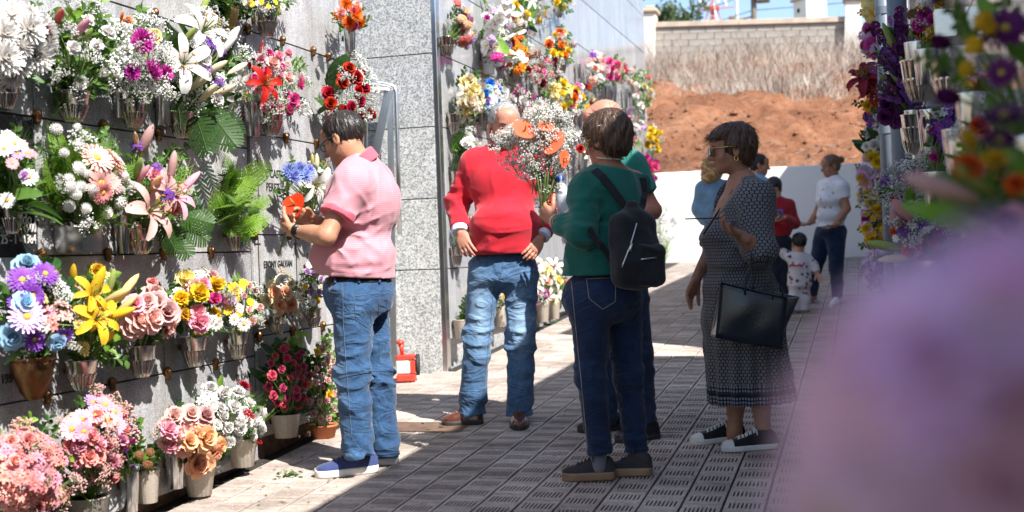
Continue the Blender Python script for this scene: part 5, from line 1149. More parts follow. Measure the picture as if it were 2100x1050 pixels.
class Ell:
    def __init__(s, c, r, M=None, k=0.02, sub=False):
        s.c, s.r, s.k, s.sub = A3(c), np.array(r, float), k, sub; s.M = np.eye(3) if M is None else np.array(M, float)   # rows of M are the axes
    def box(s):
        e = np.sqrt(((s.M*s.r[:, None])**2).sum(0)); return s.c-e, s.c+e
    def d(s, X, Y, Z):
        p = [X-s.c[0], Y-s.c[1], Z-s.c[2]]
        q = [sum(s.M[i][j]*p[j] for j in range(3)) for i in range(3)]
        k0 = np.sqrt(sum((q[i]/s.r[i])**2 for i in range(3))); k1 = np.sqrt(sum((q[i]/s.r[i]**2)**2 for i in range(3)))
        return k0*(k0-1)/np.maximum(k1, 1e-6)
class RBox:
    def __init__(s, c, h, M, rnd, k=0.01, sub=False):
        s.c, s.h, s.M, s.rnd, s.k, s.sub = A3(c), np.array(h, float)-rnd, np.array(M, float), rnd, k, sub
    def box(s):
        e = (np.abs(s.M)*(s.h+s.rnd)[:, None]).sum(0); return s.c-e, s.c+e
    def d(s, X, Y, Z):
        p = [X-s.c[0], Y-s.c[1], Z-s.c[2]]
        q = [np.abs(sum(s.M[i][j]*p[j] for j in range(3)))-s.h[i] for i in range(3)]
        return np.sqrt(sum(np.maximum(t, 0)**2 for t in q))+np.minimum(np.maximum(np.maximum(q[0], q[1]), q[2]), 0)-s.rnd
class Grp:                                    # a group of shapes cut by planes (clean hems) before it is joined to the rest
    def __init__(s, prims, cuts=(), k=0.02, sub=False): s.p, s.cuts, s.k, s.sub = prims, cuts, k, sub
    def box(s):
        bs = [q.box() for q in s.p if not q.sub]; return np.min([b[0] for b in bs], 0), np.max([b[1] for b in bs], 0)
    def d(s, X, Y, Z):
        D = evalp(s.p, X, Y, Z)
        for pt, n in s.cuts: D = np.maximum(D, (X-pt[0])*n[0]+(Y-pt[1])*n[1]+(Z-pt[2])*n[2])
        return D
def evalp(prims, X, Y, Z):
    D = np.full(np.broadcast(X, Y, Z).shape, 1.0, dtype=np.float32)
    xs, ys, zs = X[:, 0, 0], Y[0, :, 0], Z[0, 0, :]
    for p in prims:
        lo, hi = p.box(); pad = p.k*1.6+0.02
        i0, i1 = np.searchsorted(xs, lo[0]-pad), np.searchsorted(xs, hi[0]+pad); j0, j1 = np.searchsorted(ys, lo[1]-pad), np.searchsorted(ys, hi[1]+pad); k0, k1 = np.searchsorted(zs, lo[2]-pad), np.searchsorted(zs, hi[2]+pad)
        if i1 <= i0 or j1 <= j0 or k1 <= k0: continue
        sl = (slice(i0, i1), slice(j0, j1), slice(k0, k1))
        d = p.d(X[i0:i1], Y[:, j0:j1], Z[:, :, k0:k1]); c = D[sl]; k = max(p.k, 1e-4)
        if p.sub:
            h = np.clip(0.5-0.5*(c+d)/k, 0, 1); D[sl] = c+(-d-c)*h+k*h*(1-h)
        else:
            h = np.clip(0.5+0.5*(c-d)/k, 0, 1); D[sl] = c+(d-c)*h-k*h*(1-h)
    return D
def wrinkle(amp, freq, stretch=(1, 1, 1), seed=0, n=3):
    """crossing sharp creases, warped so that none runs straight"""
    R = np.random.RandomState(seed); dirs = R.normal(size=(n+2, 3)); dirs /= np.linalg.norm(dirs, axis=1)[:, None]; ph = R.uniform(0, 6.3, n+2); fr = freq*R.uniform(0.7, 1.5, n)
    sx, sy, sz = stretch
    def f(X, Y, Z):
        x, y, z = X*sx, Y*sy, Z*sz
        w = np.sin(freq*0.45*(x*dirs[n][0]+y*dirs[n][1]+z*dirs[n][2])+ph[n]); w2 = np.sin(freq*0.8*(x*dirs[n+1][0]+y*dirs[n+1][1]+z*dirs[n+1][2])+ph[n+1])
        o = 0
        for i in range(n):
            q = 1-np.abs(np.sin(.5*(fr[i]*(x*dirs[i][0]+y*dirs[i][1]+z*dirs[i][2])+ph[i]+w*1.5+w2*.8)))
            o = o+q**2.2*(.5+.5*np.sin(ph[i]*3+w2*2+i))
        return amp*1.6*(o-.42)
    return f
def surf(prims, vox, disp=None, cuts=(), smooth_it=1, mask=None):
    """naive surface nets -> (verts, quads)"""
    bs = [p.box() for p in prims if not p.sub]
    lo = np.min([b[0] for b in bs], 0)-vox*3-0.01; hi = np.max([b[1] for b in bs], 0)+vox*3+0.01
    ax = [np.arange(lo[i], hi[i]+vox, vox, dtype=np.float32) for i in range(3)]
    X, Y, Z = ax[0][:, None, None], ax[1][None, :, None], ax[2][None, None, :]
    D = evalp(prims, X, Y, Z)
    if disp is not None:
        for f in (disp if isinstance(disp, (list, tuple)) else [disp]): D = D-f(X, Y, Z)
    for pt, n in cuts: D = np.maximum(D, (X-pt[0])*n[0]+(Y-pt[1])*n[1]+(Z-pt[2])*n[2])
    if mask is not None: D = np.maximum(D, mask(X, Y, Z))
    S = D < 0
    nx, ny, nz = D.shape
    c = np.zeros((nx-1, ny-1, nz-1), dtype=np.int8)
    for a in (0, 1):
        for b in (0, 1):
            for e in (0, 1): c += S[a:nx-1+a, b:ny-1+b, e:nz-1+e]
    act = (c > 0) & (c < 8)
    idx = np.full(act.shape, -1, dtype=np.int64); cells = np.argwhere(act); idx[act] = np.arange(len(cells))
    acc = np.zeros((len(cells), 3)); cnt = np.zeros(len(cells))
    corner = [(a, b, e) for a in (0, 1) for b in (0, 1) for e in (0, 1)]
    I, J, K = cells.T
    val = {q: D[I+q[0], J+q[1], K+q[2]] for q in corner}
    for q in corner:
        for dim in range(3):
            if q[dim] == 0:
                q2 = list(q); q2[dim] = 1; q2 = tuple(q2); v0, v1 = val[q], val[q2]
                m = (v0 < 0) != (v1 < 0); t = np.where(m, v0/np.where(np.abs(v0-v1) < 1e-12, 1, v0-v1), 0)
                p = np.array(q, float)[None, :].repeat(len(cells), 0); p[:, dim] = t
                acc[m] += p[m]; cnt[m] += 1
    V = (cells+acc/np.maximum(cnt, 1)[:, None])*vox+np.array([ax[0][0], ax[1][0], ax[2][0]])
    F = []
    for dim in range(3):
        o1, o2 = (dim+1) % 3, (dim+2) % 3
        sl0 = [slice(None)]*3; sl1 = [slice(None)]*3; sl0[dim] = slice(0, -1); sl1[dim] = slice(1, None)
        ed = S[tuple(sl0)] != S[tuple(sl1)]
        for d_ in (o1, o2):
            s2 = [slice(None)]*3; s2[d_] = slice(0, 1); ed[tuple(s2)] = False; s2[d_] = slice(-1, None); ed[tuple(s2)] = False
        e = np.argwhere(ed)
        if not len(e): continue
        def cell(a, b):
            q = e.copy(); q[:, o1] -= a; q[:, o2] -= b; return idx[q[:, 0], q[:, 1], q[:, 2]]
        quad = np.stack([cell(1, 1), cell(0, 1), cell(0, 0), cell(1, 0)], 1)
        ins = S[e[:, 0], e[:, 1], e[:, 2]]
        quad = np.where(ins[:, None], quad, quad[:, ::-1]); F.append(quad[(quad >= 0).all(1)])
    F = np.concatenate(F) if F else np.zeros((0, 4), int)
    for it in range(smooth_it):
        a2 = np.zeros_like(V); n2 = np.zeros(len(V))
        for q in range(4):
            i, j = F[:, q], F[:, (q+1) % 4]
            np.add.at(a2, i, V[j]); np.add.at(n2, i, 1); np.add.at(a2, j, V[i]); np.add.at(n2, j, 1)
        V = V*0.5+0.5*a2/np.maximum(n2, 1)[:, None]
    return V, F
def mesh_vf(name, parts, mats, origin, uvw=None, attrs=None, mi=None):
    """parts: list of (verts, faces) joined into one smooth mesh"""
    V = np.concatenate([p[0] for p in parts])-A3(origin); o = 0; Fs = []
    for v, f in parts: Fs.append(f+o); o += len(v)
    F = np.concatenate(Fs)
    me = bpy.data.meshes.new(name)
    me.vertices.add(len(V)); me.vertices.foreach_set('co', V.astype(np.float32).ravel())
    me.loops.add(len(F)*4); me.loops.foreach_set('vertex_index', F.astype(np.int32).ravel())
    me.polygons.add(len(F)); me.polygons.foreach_set('loop_start', (np.arange(len(F))*4).astype(np.int32)); me.polygons.foreach_set('loop_total', np.full(len(F), 4, np.int32))
    for mm in mats: me.materials.append(MATS[mm])
    if mi is not None: me.polygons.foreach_set('material_index', np.concatenate([np.full(len(p[1]), k, np.int32) for p, k in zip(parts, mi)]))
    me.polygons.foreach_set('use_smooth', np.ones(len(F), bool)); me.update(calc_edges=True)
    if uvw is not None: me.attributes.new('uvw', 'FLOAT_VECTOR', 'POINT').data.foreach_set('vector', uvw.astype(np.float32).ravel())
    for k, v in (attrs or {}).items(): me.attributes.new(k, 'FLOAT', 'POINT').data.foreach_set('value', v.astype(np.float32))
    return me

# ------------------------------------------------------------------ cloth, skin and hair materials
def attr(nt, name, out='Fac'):
    n = nt.nodes.new('ShaderNodeAttribute'); n.attribute_name = name; return n.outputs[out]
def skin_mat(name, col, red=0.5):
    mt, nt, b = new_mat(name); v = coords(nt)
    c = ramp(nt, noise(nt, v, 26, 6, .7), [(0.3, tuple(x*.70 for x in col)), (0.7, tuple(min(1, x*1.1) for x in col))])
    c = mixc(nt, mth(nt, 'MULTIPLY', noise(nt, v, 11, 4), 0.6), c, (col[0]*1.02, col[1]*.72, col[2]*.66))
    c = mixc(nt, attr(nt, 'lip'), c, (col[0]*.80, col[1]*.42, col[2]*.42))
    c = mixc(nt, attr(nt, 'beard'), c, (0.045, 0.033, 0.027))
    nt.links.new(c, b.inputs['Base Color']); setp(b, 0.5, 0, 0.4)
    b.inputs['Subsurface Weight'].default_value = 0.12; b.inputs['Subsurface Radius'].default_value = (0.02, 0.008, 0.004); b.inputs['Subsurface Scale'].default_value = 0.4
    bump(nt, b, noise(nt, v, 120, 5), 0.25, 0.004)
skin_mat('skin_tan', (0.46, 0.25, 0.155)); skin_mat('skin_red', (0.48, 0.235, 0.16)); skin_mat('skin_olive', (0.40, 0.215, 0.135)); skin_mat('skin_fair', (0.56, 0.34, 0.24))
def hair_mat(name, c1, c2):
    mt, nt, b = new_mat(name)
    s = attr(nt, 'strand'); v = coords(nt)
    f = mth(nt, 'ADD', mth(nt, 'MULTIPLY', s, 0.6), mth(nt, 'MULTIPLY', noise(nt, v, 60, 5), 0.4))
    nt.links.new(ramp(nt, f, [(0.3, c1), (0.72, c2)]), b.inputs['Base Color']); setp(b, 0.42, 0, 0.45)
    bump(nt, b, f, 0.5, 0.004)
hair_mat('hair_dark', (0.010, 0.008, 0.007), (0.035, 0.028, 0.024)); hair_mat('hair_grey', (0.17, 0.165, 0.16), (0.40, 0.39, 0.38)); hair_mat('hair_brown', (0.030, 0.015, 0.009), (0.11, 0.060, 0.034))
hair_mat('hair_auburn', (0.028, 0.013, 0.009), (0.12, 0.062, 0.030)); hair_mat('hair_blonde', (0.24, 0.125, 0.045), (0.52, 0.32, 0.13)); hair_mat('hair_black', (0.006, 0.005, 0.005), (0.022, 0.018, 0.016)); hair_mat('hair_bun', (0.06, 0.032, 0.015), (0.24, 0.14, 0.065))
def cloth_mat(name, col, var=.2, rough=.85, weave=900, wb=.25, sheen=.2, spec=.25):
    mt, nt, b = new_mat(name); v = coords(nt)
    c = ramp(nt, noise(nt, v, 9, 6, .6), [(0.3, tuple(x*(1-var) for x in col)), (0.7, tuple(min(1, x*(1+var*.5)) for x in col))])
    nt.links.new(c, b.inputs['Base Color']); setp(b, rough, 0, spec); b.inputs['Sheen Weight'].default_value = sheen
    bump(nt, b, mth(nt, 'ADD', mth(nt, 'MULTIPLY', noise(nt, v, weave, 2), .4), noise(nt, v, 60, 4)), wb, 0.002)
    return mt, nt, b, v, c
cloth_mat('knit_red', (0.50, 0.012, 0.026), .2, .9, 700, .35); cloth_mat('knit_green', (0.007, 0.112, 0.088), .25, .9, 700, .3); cloth_mat('jersey_teal', (0.02, 0.19, 0.145), .2, .85)
cloth_mat('shirt_white', (0.72, 0.74, 0.78), .08, .8); cloth_mat('cloth_black', (0.011, 0.012, 0.016), .3, .75); cloth_mat('canvas_black', (0.013, 0.013, 0.016), .3, .85)
cloth_mat('sneaker_blue', (0.035, 0.052, 0.15), .3, .85, 500, .5); cloth_mat('denim_jacket', (0.13, 0.24, 0.36), .35, .85); cloth_mat('top_lightblue', (0.16, 0.33, 0.48), .2); cloth_mat('sweat_red', (0.36, 0.010, 0.020), .2, .85); cloth_mat('navy', (0.012, 0.016, 0.032), .3)
cloth_mat('collar_red', (0.56, 0.10, 0.14), .15); cloth_mat('cuff_pale', (0.56, 0.62, 0.72), .1); cloth_mat('sock_grey', (0.16, 0.16, 0.18), .2)
def denim(name, lo, hi, fade):
    mt, nt, b = new_mat(name); v = coords(nt)
    big = noise(nt, v, 4.5, 5, .55)
    mp = N(nt, 'ShaderNodeMapping'); mp.inputs['Scale'].default_value = (260, 260, 40); nt.links.new(v, mp.inputs[0]); st = noise(nt, mp.outputs[0], 1.0, 3)
    f = mth(nt, 'ADD', mth(nt, 'MULTIPLY', big, .75), mth(nt, 'MULTIPLY', st, .25))
    c = ramp(nt, f, [(0.32, lo), (0.55, hi), (0.75, fade)])
    cr = ramp(nt, noise(nt, v, 38, 4), [(0.35, (.82, .82, .85)), (0.65, (1.1, 1.1, 1.08))])
    c = mixc(nt, 1.0, c, cr, 'MULTIPLY')
    c = mixc(nt, mth(nt, 'MULTIPLY', attr(nt, 'wear'), .75), c, fade)
    nt.links.new(c, b.inputs['Base Color']); setp(b, .85, 0, .25); b.inputs['Sheen Weight'].default_value = .15
    mp2 = N(nt, 'ShaderNodeMapping'); mp2.inputs['Scale'].default_value = (1, 1, 2.1); nt.links.new(v, mp2.inputs[0])
    n3 = nt.nodes.new('ShaderNodeTexNoise'); n3.inputs['Scale'].default_value = 5.5; n3.inputs['Detail'].default_value = 2.5; n3.inputs['Distortion'].default_value = 1.2; nt.links.new(mp2.outputs[0], n3.inputs['Vector'])
    cr3 = mth(nt, 'POWER', mth(nt, 'SUBTRACT', 1.0, mth(nt, 'MULTIPLY', mth(nt, 'ABSOLUTE', mth(nt, 'SUBTRACT', n3.outputs[0], .5)), 4.0)), 2.0)
    bump(nt, b, mth(nt, 'ADD', mth(nt, 'MULTIPLY', cr3, 1.6), mth(nt, 'ADD', mth(nt, 'MULTIPLY', noise(nt, v, 45, 5), .35), mth(nt, 'MULTIPLY', noise(nt, v, 700, 2), .1))), .42, .011)
denim('denim_mid', (0.012, 0.035, 0.088), (0.028, 0.078, 0.165), (0.10, 0.18, 0.28)); denim('denim_light', (0.026, 0.066, 0.138), (0.062, 0.135, 0.245), (0.24, 0.36, 0.48)); denim('denim_dark', (0.005, 0.012, 0.038), (0.012, 0.030, 0.078), (0.04, 0.075, 0.14))
def polo():
    mt, nt, b = new_mat('polo_stripe'); sx = nt.nodes.new('ShaderNodeSeparateXYZ'); nt.links.new(attr(nt, 'uvw', 'Vector'), sx.inputs[0]); v = coords(nt)
    h = mth(nt, 'ADD', sx.outputs[2], mth(nt, 'MULTIPLY', noise(nt, v, 8, 2), .004))
    s = mth(nt, 'FRACT', mth(nt, 'MULTIPLY', h, 1/0.0088)); m = mth(nt, 'SMOOTH_MIN', mth(nt, 'MULTIPLY', mth(nt, 'ABSOLUTE', mth(nt, 'SUBTRACT', s, .5)), 4.0), 1.0, .2)
    c = mixc(nt, m, (0.45, 0.155, 0.195), (0.51, 0.245, 0.28)); nt.links.new(c, b.inputs['Base Color']); setp(b, .85, 0, .25); b.inputs['Sheen Weight'].default_value = .2
    bump(nt, b, mth(nt, 'ADD', noise(nt, v, 50, 4), mth(nt, 'MULTIPLY', s, .15)), .25, .003)
polo()
def printed_dress():
    mt, nt, b = new_mat('dress_print'); uv = attr(nt, 'uvw', 'Vector'); sp = nt.nodes.new('ShaderNodeSeparateXYZ'); nt.links.new(uv, sp.inputs[0])
    U, H = sp.outputs[0], sp.outputs[2]
    P = 0.0195
    row = mth(nt, 'MULTIPLY', H, 1/(P*.80)); rf = mth(nt, 'FLOOR', row); ry = mth(nt, 'SUBTRACT', mth(nt, 'FRACT', row), .5)
    cu = mth(nt, 'FRACT', mth(nt, 'ADD', mth(nt, 'MULTIPLY', U, 1/P), mth(nt, 'MULTIPLY', rf, .5))); cx = mth(nt, 'SUBTRACT', cu, .5)
    # arched motif: ring segment with a dot inside
    r = mth(nt, 'SQRT', mth(nt, 'ADD', mth(nt, 'POWER', mth(nt, 'MULTIPLY', cx, 1.0), 2), mth(nt, 'POWER', mth(nt, 'MULTIPLY', ry, .85), 2)))
    ring = mth(nt, 'LESS_THAN', mth(nt, 'ABSOLUTE', mth(nt, 'SUBTRACT', r, .29)), .085); dot = mth(nt, 'LESS_THAN', r, .11)
    m = mth(nt, 'MAXIMUM', ring, dot)
    c = mixc(nt, m, (0.009, 0.011, 0.024), (0.24, 0.235, 0.235))
    band = attr(nt, 'band'); v = coords(nt)
    bw = mth(nt, 'FRACT', mth(nt, 'MULTIPLY', H, 55)); bu = mth(nt, 'FRACT', mth(nt, 'MULTIPLY', U, 70))
    bc = mixc(nt, mth(nt, 'MULTIPLY', mth(nt, 'GREATER_THAN', bu, .42), mth(nt, 'GREATER_THAN', bw, .4)), (0.012, 0.013, 0.03), (0.22, 0.23, 0.26))
    c = mixc(nt, mth(nt, 'GREATER_THAN', band, .5), c, bc); c = mixc(nt, mth(nt, 'GREATER_THAN', band, 1.5), c, (0.008, 0.008, 0.016))
    nt.links.new(c, b.inputs['Base Color']); setp(b, .8, 0, .3); b.inputs['Sheen Weight'].default_value = .1
    bump(nt, b, noise(nt, v, 40, 4), .2, .004)
printed_dress()
def spotted(name, base, cols, scale, thr):
    mt, nt, b = new_mat(name); v = coords(nt); vo = N(nt, 'ShaderNodeTexVoronoi', Scale=scale); nt.links.new(v, vo.inputs['Vector'])
    sep = nt.nodes.new('ShaderNodeSeparateColor'); nt.links.new(vo.outputs['Color'], sep.inputs[0])
    pc = ramp(nt, sep.outputs[0], [(i/max(1, len(cols)-1), c) for i, c in enumerate(cols)])
    wob = mth(nt, 'ADD', vo.outputs['Distance'], mth(nt, 'MULTIPLY', noise(nt, v, scale*2.2, 2), .35))
    nt.links.new(mixc(nt, mth(nt, 'LESS_THAN', wob, thr), base, pc), b.inputs['Base Color']); setp(b, .85, 0, .2); bump(nt, b, noise(nt, v, 60, 4), .3, .003)
spotted('baby_print', (0.62, 0.60, 0.63), [(0.10, 0.07, 0.07), (0.40, 0.08, 0.16), (0.22, 0.16, 0.12), (0.12, 0.06, 0.14), (0.30, 0.2, 0.13)], 17, .46)
def tee():
    mt, nt, b = new_mat('tee_print'); v = coords(nt)
    base = ramp(nt, noise(nt, v, 9, 4), [(0.3, (.60, .63, .70)), (0.7, (.74, .76, .80))]); pr = attr(nt, 'print')
    vo = N(nt, 'ShaderNodeTexVoronoi', Scale=22); nt.links.new(v, vo.inputs['Vector']); n2 = noise(nt, v, 30, 3)
    m = mth(nt, 'MULTIPLY', pr, mth(nt, 'LESS_THAN', mth(nt, 'ADD', vo.outputs['Distance'], mth(nt, 'MULTIPLY', n2, .5)), .58))
    c = mixc(nt, m, base, ramp(nt, noise(nt, v, 14, 2), [(0.35, (.16, .17, .22)), (0.5, (.45, .30, .22)), (0.65, (.30, .32, .36))])); nt.links.new(c, b.inputs['Base Color']); setp(b, .85, 0, .2)
tee()
simple('leather_brown', (0.105, 0.030, 0.014), 0.26, var=0.4, scale=14, bmp=0.15, bscale=60, coat=0.3)
simple('leather_black', (0.010, 0.010, 0.011), 0.32, var=0.3, scale=14, bmp=0.15, bscale=60)
simple('suede_dark', (0.022, 0.022, 0.024), 0.8, var=0.3, scale=30, bmp=0.2)
simple('sole_white', (0.66, 0.65, 0.62), 0.6, var=0.15, scale=14); simple('sole_gum', (0.26, 0.16, 0.085), 0.6, var=0.2, scale=14); simple('sole_dark', (0.03, 0.027, 0.025), 0.6, var=0.2, scale=14)
simple('belt_leather', (0.012, 0.012, 0.013), 0.35, var=0.2, scale=20); simple('gold', (0.70, 0.46, 0.13), 0.22, 1.0, var=0.1, scale=10); simple('thread', (0.30, 0.26, 0.20), 0.8, var=0.2, scale=30)
simple('thread_blue', (0.07, 0.12, 0.19), 0.8, var=0.2, scale=30)
simple('lens_dark', (0.006, 0.006, 0.008), 0.22, var=0.1, scale=4); simple('frame_dark', (0.012, 0.012, 0.014), 0.3, var=0.2, scale=10)
simple('eye_white', (0.62, 0.60, 0.57), 0.25, var=0.05, scale=30); simple('zip_silver', (0.7, 0.7, 0.72), 0.3, 1.0, var=0.1, scale=30); simple('pearl', (0.7, 0.66, 0.58), 0.2, var=0.1, scale=30); simple('phone_purple', (0.10, 0.05, 0.34), 0.3, var=0.2, scale=20)
def croc():
    mt, nt, b = new_mat('bag_croc'); v = coords(nt)
    vo = N(nt, 'ShaderNodeTexVoronoi', Scale=95); nt.links.new(v, vo.inputs['Vector'])
    setp(b, .3, 0, .5, (0.004, 0.010, 0.022)); b.inputs['Coat Weight'].default_value = .25; b.inputs['Coat Roughness'].default_value = .2
    bump(nt, b, vo.outputs['Distance'], .22, .002)
croc()
def pet():
    mt, nt, b = new_mat('clear_plastic'); setp(b, .12, 0, .7, (.80, .84, .90)); b.inputs['Transmission Weight'].default_value = .55; b.inputs['IOR'].default_value = 1.18
pet()
simple('cap_blue', (0.02, 0.10, 0.42), 0.4, var=0.1, scale=20)

# ------------------------------------------------------------------ body parts
def basis(fwd, up):
    f = unit(fwd); r = unit(np.cross(f, up)); u = np.cross(r, f); return np.stack([r, f, u])      # rows: right, forward, up
def head_prims(C, B, s=1.0, fem=False, child=False):
    """B rows right, forward, up; C the point between the ears"""
    L = lambda x, y, z: A3(C)+s*(B[0]*x+B[1]*y+B[2]*z)
    E = lambda x, y, z, r, k=.015, sub=False: Ell(L(x, y, z), np.array(r)*s, B, k*s, sub)
    jw = .88 if fem else 1.0
    P = [E(0, -.018, .034, (.074, .094, .083), .03), E(0, .028, -.03, (.061*jw, .062, .080), .03), E(0, .012, -.06, (.057*jw, .058, .046), .03), E(0, .064, -.094, (.026*jw, .022, .020), .03),
         E(0, .077, .014, (.046, .016, .012), .02), E(0, .068, .05, (.05, .03, .035), .03)]
    for sd in (-1, 1):
        P += [E(sd*.036, .060, -.034, (.023, .022, .024), .02), E(sd*.031, .097, -.008, (.017, .013, .011), .010, True), E(sd*.031, .077, -.010, (.0135, .0125, .0115), .003),
              E(sd*.079, -.008, -.012, (.009, .019, .031), .010), E(sd*.088, -.004, -.012, (.006, .010, .018), .006, True)]
    n = .9 if fem else 1.0
    if child: n = .75
    P += [Cone(L(0, .090, -.004), L(0, .090+.024*n, -.036), .009*s, .0135*s, .012*s)]
    for sd in (-1, 1): P.append(E(sd*.0125, .098, -.042, (.0095, .010, .008), .006))
    P += [E(0, .087, -.064, (.024, .011, .0065), .006), E(0, .085, -.0745, (.020, .011, .0075), .006), E(0, .094, -.0690, (.026, .006, .0014), .003, True)]
    return P
def head_attrs(V, C, B, s, beard=None):
    q = (V-A3(C)) @ B.T/s
    lip = np.exp(-(((q[:, 0])/.021)**2+((q[:, 2]+.069)/.0085)**2)**2)*(q[:, 1] > .07)
    bd = np.zeros(len(V))
    if beard == 'goatee':
        bd = np.clip(np.exp(-((q[:, 0]/.031)**2+((q[:, 2]+.078)/.034)**2)**2)*1.1, 0, 1)*(q[:, 1] > .045)*(lip < .35); 
        bd = np.maximum(bd, .35*np.clip(1.2*np.exp(-((q[:, 2]+.075)/.035)**2), 0, 1)*(q[:, 1] > -.01)*(q[:, 2] < -.035))
    elif beard == 'stubble': bd = .25*(q[:, 2] < -.045)*(q[:, 1] > 0)
    return lip, bd
def hair_surf(C, B, s, style, seed=1, vox=.0045):
    L = lambda x, y, z: A3(C)+s*(B[0]*x+B[1]*y+B[2]*z)
    E = lambda x, y, z, r, k=.015, sub=False: Ell(L(x, y, z), np.array(r)*s, B, k*s, sub)
    t = dict(short=.010, crop=.004, fringe=.005, pixie=.013, bob=.024, tight=.009, curly=.018, boy=.013, baby=.010)[style]
    P = [E(0, -.018, .034, (.074+t, .094+t, .083+t), .02)]
    if style in ('pixie', 'bob'): P += [E(0, -.045, .014, (.080, .075, .085), .03), E(0, .04, .075, (.06, .05, .036), .03), E(0, -.02, .080, (.065, .08, .044), .03)]
    if style == 'bob': P += [E(0, -.055, -.035, (.072, .060, .062), .03), E(0, .06, .062, (.062, .036, .036), .02)]
    if style == 'pixie': P += [E(0, -.055, -.045, (.056, .042, .055), .03), E(.0, .078, .066, (.056, .032, .024), .02)]
    if style == 'boy': P += [E(0, .05, .075, (.055, .045, .035), .03)]
    if style == 'curly': P += [E(0, -.05, -.06, (.085, .065, .09), .05)]
    if style == 'tight': P += [E(0, -.045, -.02, (.066, .062, .06), .03)]
    bun = [E(0, -.135, .045, (.036, .034, .036), .012)] if style == 'tight' else []
    hl = dict(short=(.062, .085), crop=(.070, .05), fringe=(.2, .2), pixie=(.038, .11), bob=(.030, .12), tight=(.070, .08), curly=(.06, .1), boy=(.040, .1), baby=(.058, .08))[style]
    ears = dict(short=-.004, crop=-.006, fringe=-.015, pixie=-.002, bob=.022, tight=-.012, curly=.03, boy=-.002, baby=-.006)[style]
    nape = dict(short=-.062, crop=-.055, fringe=-.055, pixie=-.095, bob=-.088, tight=-.07, curly=-.15, boy=-.055, baby=-.06)[style]
    R = np.random.RandomState(seed); ph = R.uniform(0, 6.3, 6)
    def loc(X, Y, Z):
        px, py, pz = (X-C[0])/s, (Y-C[1])/s, (Z-C[2])/s
        return [B[i][0]*px+B[i][1]*py+B[i][2]*pz for i in range(3)]
    def mask(X, Y, Z):
        x, y, z = loc(X, Y, Z); w = .005*np.sin(x*90+ph[0])+.004*np.sin(x*170+y*60+ph[1])
        top = hl[0]+w-z+np.where(y < .03, (y-.03)*.55, 0)                     # hairline over the forehead, lower towards the ear
        back = np.maximum(y-ears-w, nape+w-z)                                 # behind the ears down to the nape
        side = np.maximum(np.maximum(y-.045, .0+w*.5-z-(.03 if style in ('short', 'bob', 'pixie', 'boy') else .0)), -(np.abs(x)-.05))
        m = np.minimum(np.minimum(top, back), side)
        if style == 'fringe': m = np.maximum(back, z-.045-w)
        return m*s
    amp = dict(short=.0035, crop=.001, fringe=.001, pixie=.006, bob=.0045, tight=.0015, curly=.010, boy=.002, baby=.003)[style]
    def flow(X, Y, Z):
        x, y, z = loc(X, Y, Z); az = np.arctan2(x, y+.02+.0*z)
        return az, x, y, z
    def disp(X, Y, Z):
        az, x, y, z = flow(X, Y, Z)
        if style == 'curly': return s*amp*np.sin(x*70+ph[0]+3*np.sin(z*45+y*30))*np.sin(y*75+ph[1]+2*np.sin(x*50))
        pol = np.sqrt(x*x+(y+.02)**2)
        return s*amp*(np.sin(az*13+5*z/.1+ph[0]+1.5*np.sin(x*40+y*55))*.4+np.sin(az*29+ph[1]+4*z/.1+2*np.sin(z*30+x*50))*.3+np.sin(x*130+ph[2]+3*np.sin(y*60))*np.sin(y*120+z*90)*.5)*np.clip(pol/.05, 0, 1)
    V, F = surf(P+bun, vox*s, disp, mask=mask, smooth_it=0)
    if bun:
        V2, F2 = surf(bun+[Cone(L(0, -.09, .045), L(0, -.12, .045), .02*s, .025*s)], vox*s, None, smooth_it=1); F = np.concatenate([F, F2+len(V)]); V = np.concatenate([V, V2])
    q = (V-A3(C)) @ B.T/s; az = np.arctan2(q[:, 0], q[:, 1]+.02)
    strand = .5+.25*np.sin(az*40+q[:, 2]*40+ph[3]+2*np.sin(q[:, 0]*70))+.25*np.sin(az*83+ph[4]+3*np.sin(q[:, 2]*50))
    if style == 'curly': strand = .5+.5*np.sin(q[:, 0]*60+3*np.sin(q[:, 2]*70+q[:, 1]*40))
    return V, F, strand
